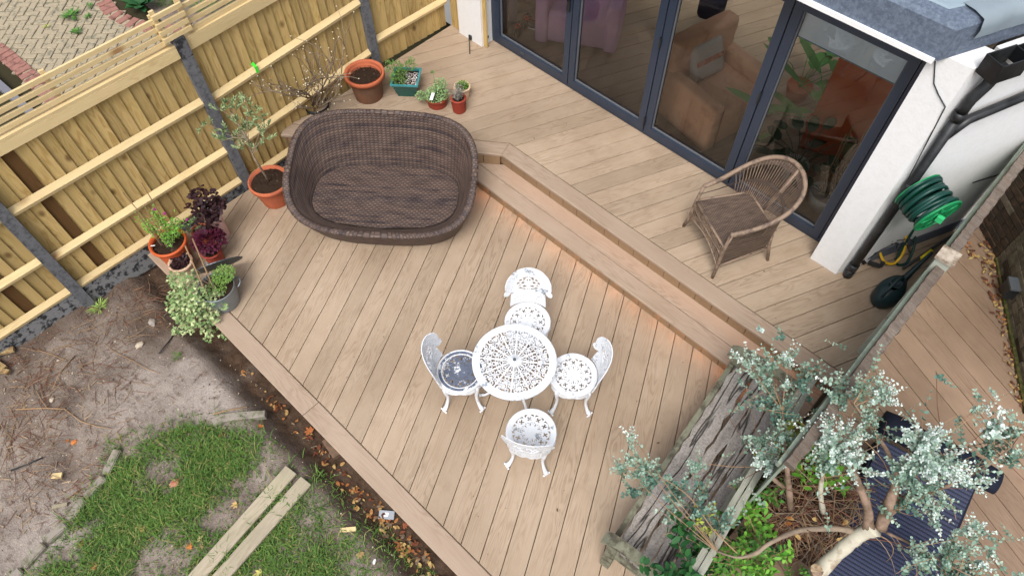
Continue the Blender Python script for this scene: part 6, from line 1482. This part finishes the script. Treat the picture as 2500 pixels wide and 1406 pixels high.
debris('brick_fragment', 427, 1180, 'stone', .055, MBRICKR, 'rough orange red brick fragment in the grass', 'brick')
debris('brick_fragment', 333, 1145, 'stone', .048, plain('pinkish_brick', (178, 136, 118), .9, .15, 20), 'rounded pinkish brick fragment in the grass near the edging', 'brick')
debris('half_brick', 815, 1095, 'block', (.20, .10, .06), plain('muddy_brick', (122, 96, 78), .9, .2, 20, c2=(96, 80, 66)), 'muddy whole brick half under the deck edge board', 'brick', -.15, .03)
debris('stone', 182, 1080, 'stone', .03, plain('orange_stone', (190, 118, 66), .9, .2, 20), 'small orange stone on the bare soil', 'stone')
debris('stone', 128, 976, 'stone', .035, MSTONE, 'round cream stone on the soil among the twigs', 'stone')
debris('stone', 342, 843, 'stone', .05, MSTONE, 'flat pale stone on the dark soil below the ivy', 'stone')
debris('stone', 372, 788, 'stone', .06, plain('grey_rubble', (150, 142, 134), .9, .15, 30), 'lump of grey rubble below the cream pot', 'stone')
for i, (x, y, s_, lb) in enumerate(((350, 1285, .075, 'large yellow brown leaf in the grass, right of the feathery leaf'), (295, 1285, .07, 'pale feathery leaf in the grass, left of the large leaf'), (580, 1232, .055, 'curled tan leaf in the grass left of the planks'), (640, 1038, .045, 'orange leaf beside the curved edging piece'), (170, 1077, .03, 'tiny orange leaf on the bare soil'), (227, 1388, .06, 'orange brown leaf near the bottom edge, left'), (205, 1330, .05, 'brown leaf on the lawn near the lower edging'), (538, 1062, .05, 'reddish leaf at the top of the lawn'), (462, 1340, .05, 'orange leaf in the grass left of the plank ends'), (760, 1058, .08, 'orange leaf in the trench by the deck edge'), (985, 1285, .05, 'rust leaf by the deck edge below the crushed pack'), (880, 1350, .06, 'tan leaf on the lawn near the bottom'), (640, 1400, .07, 'yellow leaf at the bottom beside the planks'), (490, 1340, .045, 'beige leaf lying flat left of the plank'))):
    debris('fallen_leaf', x, y, 'leaf', s_, plain('leaf_tone', ((176, 148, 92), (188, 172, 118), (182, 152, 98), (164, 98, 54), (170, 104, 56), (148, 96, 60), (140, 92, 56), (150, 90, 66), (186, 120, 58), (160, 96, 54), (136, 78, 50), (160, 132, 90), (200, 190, 110), (168, 140, 100))[i], .8, .2, 30), lb, 'leaf')
# leaf drift in the trench along the deck: nobody could count it
b = MB()
for i in range(300):
    t = rnd() ** .35; x = -4.6 + 3.9 * t; y = .41 + ru(-.16, .0) * (.5 + .5 * t) + .02 * t; z = soil_h(x, y) + ru(.004, .03); b.cur = random.choice((0, 0, 1, 2)); a = ru(0, 6.28)
    for k in range(random.choice((1, 1, 3))): b.leaf((x, y, z), (cos(a + k * .7), sin(a + k * .7), ru(-.1, .4)), (ru(-.5, .5), ru(-.5, .5), 1), ru(.02, .06), ru(.012, .035), 6, .25)
tag(b.build('leaf_litter', [MDEAD, plain('rust_leaf', (104, 58, 38), .8, .3, 20), plain('grey_leaf', (112, 96, 78), .8, .3, 20)]), kind='stuff')
# twigs and chips scattered over the bare soil
b = MB()
def scat(n, x0, x1, y0, y1, L0, L1, rr_):
    for _ in range(n):
        px, py = ru(x0, x1), ru(y0, y1)
        if py < 855 - .62 * px + 10 and px < 230: continue
        if inpoly(*ong(px, py).to_2d(), LAWN): continue
        p = ong(px, py, .006)
        if p.y > .42: continue
        a = random.gauss(.9, .9); L = ru(L0, L1); d = Vector((cos(a), sin(a), ru(-.05, .08))); b.cur = random.choice((0, 1, 1, 2)); bn_ = Vector((ru(-1, 1), ru(-1, 1), .3)) * L * .08
        b.tube([p, p + d * L * .5 + bn_, p + d * L], [rr_ * ru(.6, 1.3), rr_ * .9, rr_ * .4], 4)
scat(210, 0, 330, 800, 960, .05, .28, .0026); scat(110, 0, 130, 880, 1100, .06, .3, .003); scat(150, 0, 300, 1000, 1250, .04, .26, .0026); scat(60, 100, 600, 780, 1100, .03, .12, .0022); scat(150, 200, 400, 700, 800, .04, .2, .0026); scat(120, 0, 260, 1150, 1300, .03, .14, .002)
tag(b.build('scattered_twigs', [MTWIG, MTWIGR, MTWIGG]), kind='stuff')
b = MB()
for _ in range(1500):
    x, y = ru(-6.0, -1), ru(-3.2, .38); b.cur = 0 if rnd() < .6 else 1; b.blob((x, y, soil_h(x, y) + .002), ru(.003, .009) * (1.6 if rnd() < .08 else 1), 0, (1, .8, .5))
tag(b.build('pebbles', [MSTONE, plain('dark_clod', (84, 70, 60), .95, .3, 30)]), kind='stuff')
b = MB()
for _ in range(70):
    px, py = ru(0, 300), ru(930, 1300); p = ong(px, py, .008)
    if inpoly(p.x, p.y, LAWN): continue
    b.box(p, (ru(.015, .08), ru(.005, .014), .004), Matrix.Rotation(ru(0, 3), 3, 'Z') @ Matrix.Rotation(ru(-.3, .3), 3, 'X'))
tag(b.build('wood_chips', plain('bark_chip', (150, 130, 108), .9, .25, 20)), kind='stuff')
def stick(label, pix, rad, mat=MTWIG, cat='stick'):
    b = MB(); P_ = [ong(x, y, .02) for x, y in pix]; n = len(P_); b.tube(P_, [rad * (1 - .5 * i / n) for i in range(n)], 6); return tag(b.build('fallen_stick', mat, smooth=True), label, cat)
stick('long forked pale stick across the bare soil', [(42, 1001), (110, 998), (160, 1000), (200, 1030), (240, 1043), (272, 1047)], .007)
stick('short pale stick forking up from the long stick', [(92, 955), (105, 980), (118, 998)], .005)
stick('thin pale stick with a bend beside the fence foot', [(95, 857), (125, 866), (165, 882)], .005)
stick('straight pale stick slanting on the soil near the fence', [(186, 870), (150, 910), (132, 950)], .005)
stick('thin curved stick across the middle of the bare soil', [(272, 855), (320, 880), (360, 902), (392, 914)], .004)
stick('yellowish cane lying beside the curved edging', [(524, 1012), (560, 1003), (605, 995)], .008)
stick('black plastic strip lying on the soil at the left', [(30, 1150), (70, 1135), (108, 1118)], .009, MBLACK, 'strip')
stick('black cable lying from the ivy over the soil', [(390, 865), (415, 835), (440, 800)], .007, MBLACK, 'cable')
# broken timber at the left edge under the fence
for i, (a, c, w) in enumerate((((-10, 870), (42, 858), .05), ((-10, 885), (20, 905), .05), ((-10, 905), (30, 915), .045))):
    A, C = ong(*a, .04), ong(*c, .05); b = MB(); b.bar((0, 0, 0), C - A, w, .03); o = b.build('rotten_timber', plain('rotten_wood', (170, 146, 104), .95, .3, 20, c2=(110, 84, 56))); o.location = A
    tag(o, ['upper broken piece of rotten timber at the left edge', 'middle broken piece of rotten timber at the left edge', 'lower broken piece of rotten timber at the left edge'][i], 'timber', 'rotten timber pieces by the fence foot')
# green weed
def weed(name, px, py, z, R, n, L, w, mat, label, kk=6, lift=.6):
    p = at(px, py, z) if z is not None else ong(px, py); b = MB()
    for _ in range(n):
        a = ru(0, 6.28); q = ru(0, R * .4); b.leaf((p.x + q * cos(a), p.y + q * sin(a), p.z + ru(.005, .03)), (cos(a), sin(a), ru(.1, lift)), (ru(-.2, .2), ru(-.2, .2), 1), L * ru(.6, 1.1), w * ru(.7, 1.1), kk)
    return tag(b.build(name, mat), label, 'weed')
weed('weed', 245, 752, None, .08, 60, .10, .006, leafmat('lime_thread', (120, 158, 60), (168, 196, 104)), 'tangle of lime green thread leaves on the soil near the fence')
weed('weed', 175, 42, ZD, .12, 70, .13, .018, MG_MID, 'tallest green weed growing between the paving blocks')
weed('weed', 190, 81, ZD, .06, 40, .08, .018, MG_MID, 'low green weed in the paving, nearest the trellis')
weed('weed', 222, 18, ZD, .04, 20, .06, .015, MG_MID, 'tiny weed in the paving near the top edge')
weed('weed', 216, 45, ZD, .04, 20, .06, .02, MG_MID, 'small flat weed between the tall weed and the brick border')
weed('weed', 117, 68, ZD, .04, 14, .05, .012, MYGRN, 'yellowish weed in the middle of the paving')
weed('broad_leaf_weed', 343, 15, ZD + .05, .14, 26, .26, .12, MG_DK, 'broad leaved dark green plant beyond the brick border', 8, .8)
weed('grass_tuft', 410, 5, ZD, .3, 240, .16, .006, MGRASS, 'grass tuft beyond the trellis at the top edge')
weed('grass_tuft', 560, -5, ZD, .4, 260, .2, .006, MGRASS, 'long grass behind the second trellis strip'); weed('grass_tuft', 505, 22, ZD, .3, 200, .18, .006, MGRASS, 'grass clump seen through the second trellis strip')
weed('grass_tuft', 432, 873, None, .07, 60, .05, .004, MGRASS, 'small tuft of grass alone on the bare soil')
# crushed clear pack by the deck edge
p = ong(945, 1258, .02); r = empty('crushed_pack', tuple(p), .7, label='crushed clear plastic pack with a white label by the deck edge', cat='litter')
b = MB(); b.box((0, 0, 0), (.13, .07, .018), Matrix.Rotation(.15, 3, 'X')); b.build('pack', plain('grey_clear_plastic', (150, 156, 164), .25, .1, 8, .6), r, world=False); b = MB(); b.box((.0, 0, .011), (.035, .035, .003), Matrix.Rotation(.15, 3, 'X')); b.build('paper_label', MWHITE, r, world=False)
b = MB(); p = ong(915, 1372, .02); b.blob((0, 0, 0), .025, 1, (1, .5, .4), .3); o = b.build('tissue', MWHITE); o.location = p; tag(o, 'scrap of white tissue in the grass right of the offcut', 'litter')
# sprigs of stray vine by the tub and leaf litter at the brick wall
b = MB()
for i in range(150):
    t = rnd(); q = Vector(BA).lerp(Vector(BB_), t) + bn * ru(.02, .16 * (1 - .5 * t)); b.cur = random.choice((0, 1)); a = ru(0, 6.28)
    b.leaf((q.x, q.y, ZU + ru(.004, .02)), (cos(a), sin(a), ru(0, .3)), (ru(-.4, .4), ru(-.4, .4), 1), ru(.02, .06), ru(.012, .035), 6, .2)
for i in range(60):
    q = at(2350 + rnd() * 90, 560 + rnd() * 80, ZU + .01); b.cur = random.choice((0, 1)); a = ru(0, 6.28); b.leaf(q, (cos(a), sin(a), ru(0, .3)), (ru(-.4, .4), ru(-.4, .4), 1), ru(.03, .07), ru(.015, .04), 6, .2)
tag(b.build('leaf_litter', [MDEAD, plain('brown_leaf', (96, 60, 42), .8, .3, 20)]), kind='stuff')

# ================================================================== inside the glass doors
FZ = ZU + .022
def soft(name, c, size, rz, mat, parent=None, bev=.06, label=None, cat=None):
    bm = bmesh.new(); bmesh.ops.create_cube(bm, size=1); 
    for v in bm.verts: v.co.x *= size[0]; v.co.y *= size[1]; v.co.z *= size[2]
    bmesh.ops.bevel(bm, geom=bm.edges[:], offset=min(bev, min(size) * .45), segments=4, profile=.6, affect='EDGES'); me = bpy.data.meshes.new(name); bm.to_mesh(me); bm.free(); me.materials.append(mat)
    me.polygons.foreach_set('use_smooth', [True] * len(me.polygons)); o = bpy.data.objects.new(name, me); COL.objects.link(o); o.location = c; o.rotation_euler = (0, 0, rz)
    if parent: o.parent = parent
    if label: tag(o, label, cat)
    return o
MLILAC = plain('lilac_velvet', (206, 164, 194), .8, .1, 10); MLEATH = plain('tan_leather', (212, 160, 124), .55, .12, 8, .4, .15, c2=(184, 128, 94), p=(.5, .65)); MGREYF = plain('grey_cushion', (170, 166, 160), .85, .12, 60)
p = at(1420, 40, FZ + .2); r = empty('lilac_armchair', (p.x, p.y, FZ), radians(30), label='lilac velvet armchair seen through the left glass doors', cat='armchair')
soft('seat', (0, 0, .24), (.78, .72, .40), 0, MLILAC, r, .08); soft('armrest', (-.40, 0, .33), (.16, .78, .60), 0, MLILAC, r, .06); soft('armrest', (.40, 0, .33), (.16, .78, .60), 0, MLILAC, r, .06); soft('backrest', (0, .36, .45), (.80, .18, .80), 0, MLILAC, r, .07)
r = empty('leather_armchair', (-2.46, 5.56, FZ), radians(78), label='worn tan leather armchair seen through the middle glass doors', cat='armchair')
soft('seat', (0, -.05, .24), (.66, .72, .40), 0, MLEATH, r, .06); soft('armrest', (-.38, -.02, .30), (.15, .80, .56), 0, MLEATH, r, .05); soft('armrest', (.38, -.02, .30), (.15, .80, .56), 0, MLEATH, r, .05); soft('backrest', (0, .34, .48), (.86, .20, .86), 0, MLEATH, r, .08)
o = soft('cushion', (-2.66, 5.58, FZ + .62), (.40, .12, .38), radians(78), MGREYF, None, .055, 'speckled grey cushion with a red stripe on the leather armchair', 'cushion'); o.rotation_euler = (radians(-22), 0, radians(78))
b = MB(); b.box((0, -.062, 0), (.36, .006, .05)); b.build('stripe', MBRICKR, o, world=False)
p = at(1740, 10, FZ + .4); o = soft('dark_bag', tuple(p), (.3, .3, .3), .4, MNAVY, None, .1, 'dark round bag on the floor behind the glass, near the top edge', 'bag')
# shoes
def shoe(px, py, ang, sole, trim, label, grp='trainers on the floor inside the door'):
    p = at(px, py, FZ); r = empty('trainer', (p.x, p.y, FZ), ang, label=label, cat='shoe', group=grp)
    b = MB(); n = 14
    for i in range(n + 1):
        t = i / n; x = -.13 + .26 * t; w = .036 + .012 * sin(t * pi) + .006 * t; hgt = .095 - .05 * min(1, max(0, (t - .35) / .45)); w *= (1 - max(0, t - .85) * 3) * (1 - max(0, .12 - t) * 2.5)
        for k in range(9): a = pi * k / 8; b.v.append((x, w * cos(a), .02 + (hgt - .02) * sin(a) ** .8))
    b.f = [(i * 9 + k, i * 9 + k + 1, (i + 1) * 9 + k + 1, (i + 1) * 9 + k) for i in range(n) for k in range(8)]; b.m = [0] * len(b.f); b.build('upper', MBLACK, r, smooth=True, world=False)
    b = MB(); b.prism([(.145 * cos(a) * (1 if cos(a) > 0 else .95), .05 * sin(a)) for a in [2 * pi * k / 20 for k in range(20)]], 0, .024, .005); b.build('sole', sole, r, world=False)
    b = MB(); b.tube([(-.05 + .06 * cos(a), .028 * sin(a), .098 - .02 * cos(a)) for a in [2 * pi * k / 16 for k in range(17)]], .008, 6, False); b.build('collar', trim, r, smooth=True, world=False)
MCORAL = plain('coral_trim', (255, 96, 62), .6, .03, 5); MSOLE = plain('white_sole', (226, 226, 222), .6, .03, 5)
shoe(1265, 75, 2.2, MBLACK, MCORAL, 'black trainer with a coral collar, left front of the shoe group'); shoe(1287, 55, 2.2, MBLACK, MCORAL, 'black trainer with a coral collar, behind the first one'); shoe(1306, 68, .45, MSOLE, MBRICKR, 'black trainer with a white sole, inner of the pair'); shoe(1340, 68, .45, MSOLE, MBRICKR, 'black trainer with a white sole, farthest right of the shoes')
# rust screen and plants behind the right pane
b = MB(); q = at(2110, 250, FZ + .75); b.box((0, 0, 0), (.75, .05, 1.30), Matrix.Rotation(radians(20), 3, 'Z')); o = b.build('rust_screen', plain('rust_fabric', (176, 84, 40), .9, .15, 10)); o.location = (-1.15, 5.95, FZ + .66); tag(o, 'rust orange fabric screen behind the plants in the right window', 'screen')
def houseplant(px, py, z, label, leaves, L, w, mat, potmat, pr=.12, spread=.6, seed=0, kk=8):
    g_ = random.Random(seed); p = at(px, py, z); r = empty('house_plant', (p.x, p.y, FZ), label=label, cat='house plant'); b = MB(); b.lathe([(0, 0), (pr * .7, 0), (pr, .18), (pr * .95, .19), (pr * .9, .15), (0, .15)], 28, (p.x, p.y, FZ)); b.build('pot', potmat, r, smooth=True)
    for i in range(leaves):
        a = g_.uniform(0, 6.28); el = g_.uniform(.3, 1.2); d = Vector((cos(a) * cos(el), sin(a) * cos(el), sin(el))); s0 = Vector((p.x, p.y, FZ + .15)); s1 = s0 + d * g_.uniform(.15, spread)
        if s1.y < YW + .12: s1.y = YW + .12 + g_.uniform(0, .1)
        dd = Vector((d.x, max(d.y, -.1), g_.uniform(-.4, .3))); b = MB(); b.tube([s0, s0.lerp(s1, .6) + V(0, 0, .05), s1], .004, 5); b.leaf(s1, dd, (g_.uniform(-.3, .3), -.2, 1), L * g_.uniform(.7, 1.1), w * g_.uniform(.7, 1.1), kk, .12); b.build('leaf', mat, r)
MHP = leafmat('house_plant_green', (50, 120, 60), (96, 156, 70)); MHPD = leafmat('house_plant_dark', (16, 52, 34), (40, 88, 56)); MPOTW = plain('white_speckled_pot', (196, 196, 190), .5, .1, 60)
houseplant(2000, 500, FZ, 'potted plant in a speckled pot with bamboo sticks, nearest the right end of the doors', 14, .16, .10, MHPD, MPOTW, .15, .4, 3)
houseplant(1930, 430, FZ, 'dark leafy house plant in a white pot beside the sticks', 16, .2, .13, MHPD, MPOTW, .13, .5, 4); houseplant(1990, 330, FZ, 'tall house plant with long bright green strap leaves', 9, .55, .11, MHP, MTERRA, .15, .75, 5); houseplant(1940, 240, FZ, 'bright green broad leaved house plant farther inside', 8, .36, .2, MHP, MTERRA, .14, .7, 8); houseplant(2075, 330, FZ, 'striped zebra leaf plant in front of the rust screen', 7, .42, .13, leafmat('striped_leaf', (36, 40, 22), (150, 150, 100)), MTERRA, .12, .55, 9)
houseplant(1812, 262, FZ, 'small pale green plant at the edge of the third glass door', 5, .1, .08, MG_BR, MPOTW, .06, .12, 10)
r = empty('stick_trellis', (-.95, 5.2, FZ), label='bundle of bamboo sticks and wire in the speckled pot', cat='trellis'); p = at(2000, 500, FZ)
r.location = (p.x, p.y, FZ)
for i in range(5):
    a = i * 1.26; b = MB(); b.tube([(p.x + .06 * cos(a), p.y + .06 * sin(a), FZ + .15), (p.x + .10 * cos(a), p.y + .10 * sin(a), FZ + .95)], .005, 5); b.build('stick', MTWIG, r)
b = MB()
for i in range(26):
    a, c = ru(0, 6.28), ru(0, 6.28); b.tube([(p.x + .11 * cos(a), p.y + .11 * sin(a), FZ + ru(.25, .6)), (p.x + .02, p.y, FZ + ru(.3, .6)), (p.x + .11 * cos(c), p.y + .11 * sin(c), FZ + ru(.25, .6))], .0022, 4)
tag(b.build('wire', MTWIG, r), kind='stuff')
# venetian blind behind the right pane
r = empty('window_blind', (-1.2, YW + .06, 2.3), label='white slatted venetian blind drawn up behind the right glass door', cat='blind'); xa, xb = edges[3] + .07, DX1 - .13
me_ = None; MSL = plain('white_slat', (216, 222, 226), .5, .02, 4)
for i in range(16):
    if me_ is None:
        b = MB(); b.box((0, 0, 0), (xb - xa, .025, .0015), Matrix.Rotation(.95, 3, 'X')); o = b.build('slat', MSL); me_ = o.data
    else: o = bpy.data.objects.new('slat', me_); COL.objects.link(o)
    o.location = ((xa + xb) / 2 - r.location.x, .0, 2.40 - i * .0185 - 2.3); o.parent = r
b = MB(); b.box(((xa + xb) / 2, YW + .09, 2.092), (xb - xa, .024, .018)); b.build('bottom_bar', plain('teal_grey_bar', (96, 128, 138), .5), r); b = MB(); b.box(((xa + xb) / 2, YW + .10, 2.42), (xb - xa, .03, .025)); b.build('head_rail', MSL, r)
for x in (xa + .1, xa + .37, xb - .37, xb - .1): b = MB(); b.tube([(x, YW + .075, 2.42), (x, YW + .075, 2.09)], .0015, 4); b.build('cord', MTWIGG, r)

# crumbs and specks on the decking
b = MB()
for _ in range(150):
    x, y = ru(-5.3, 0), ru(.7, 4.8)
    z = ZL if y < 3.25 else (ZU if y > 3.85 and x > -3.6 else None)
    if z is None or (x < -3.2 and y > 1.3 and y < 3.6): continue
    if rnd() < .12: b.leaf((x, y, z + .003), (ru(-1, 1), ru(-1, 1), .2), (ru(-.3, .3), ru(-.3, .3), 1), ru(.02, .035), .012)
    else: b.blob((x, y, z + .002), ru(.002, .005), 0, (1.5, .7, .5))
tag(b.build('deck_crumbs', plain('brown_crumb', (84, 62, 46), .9, .3, 30)), kind='stuff')
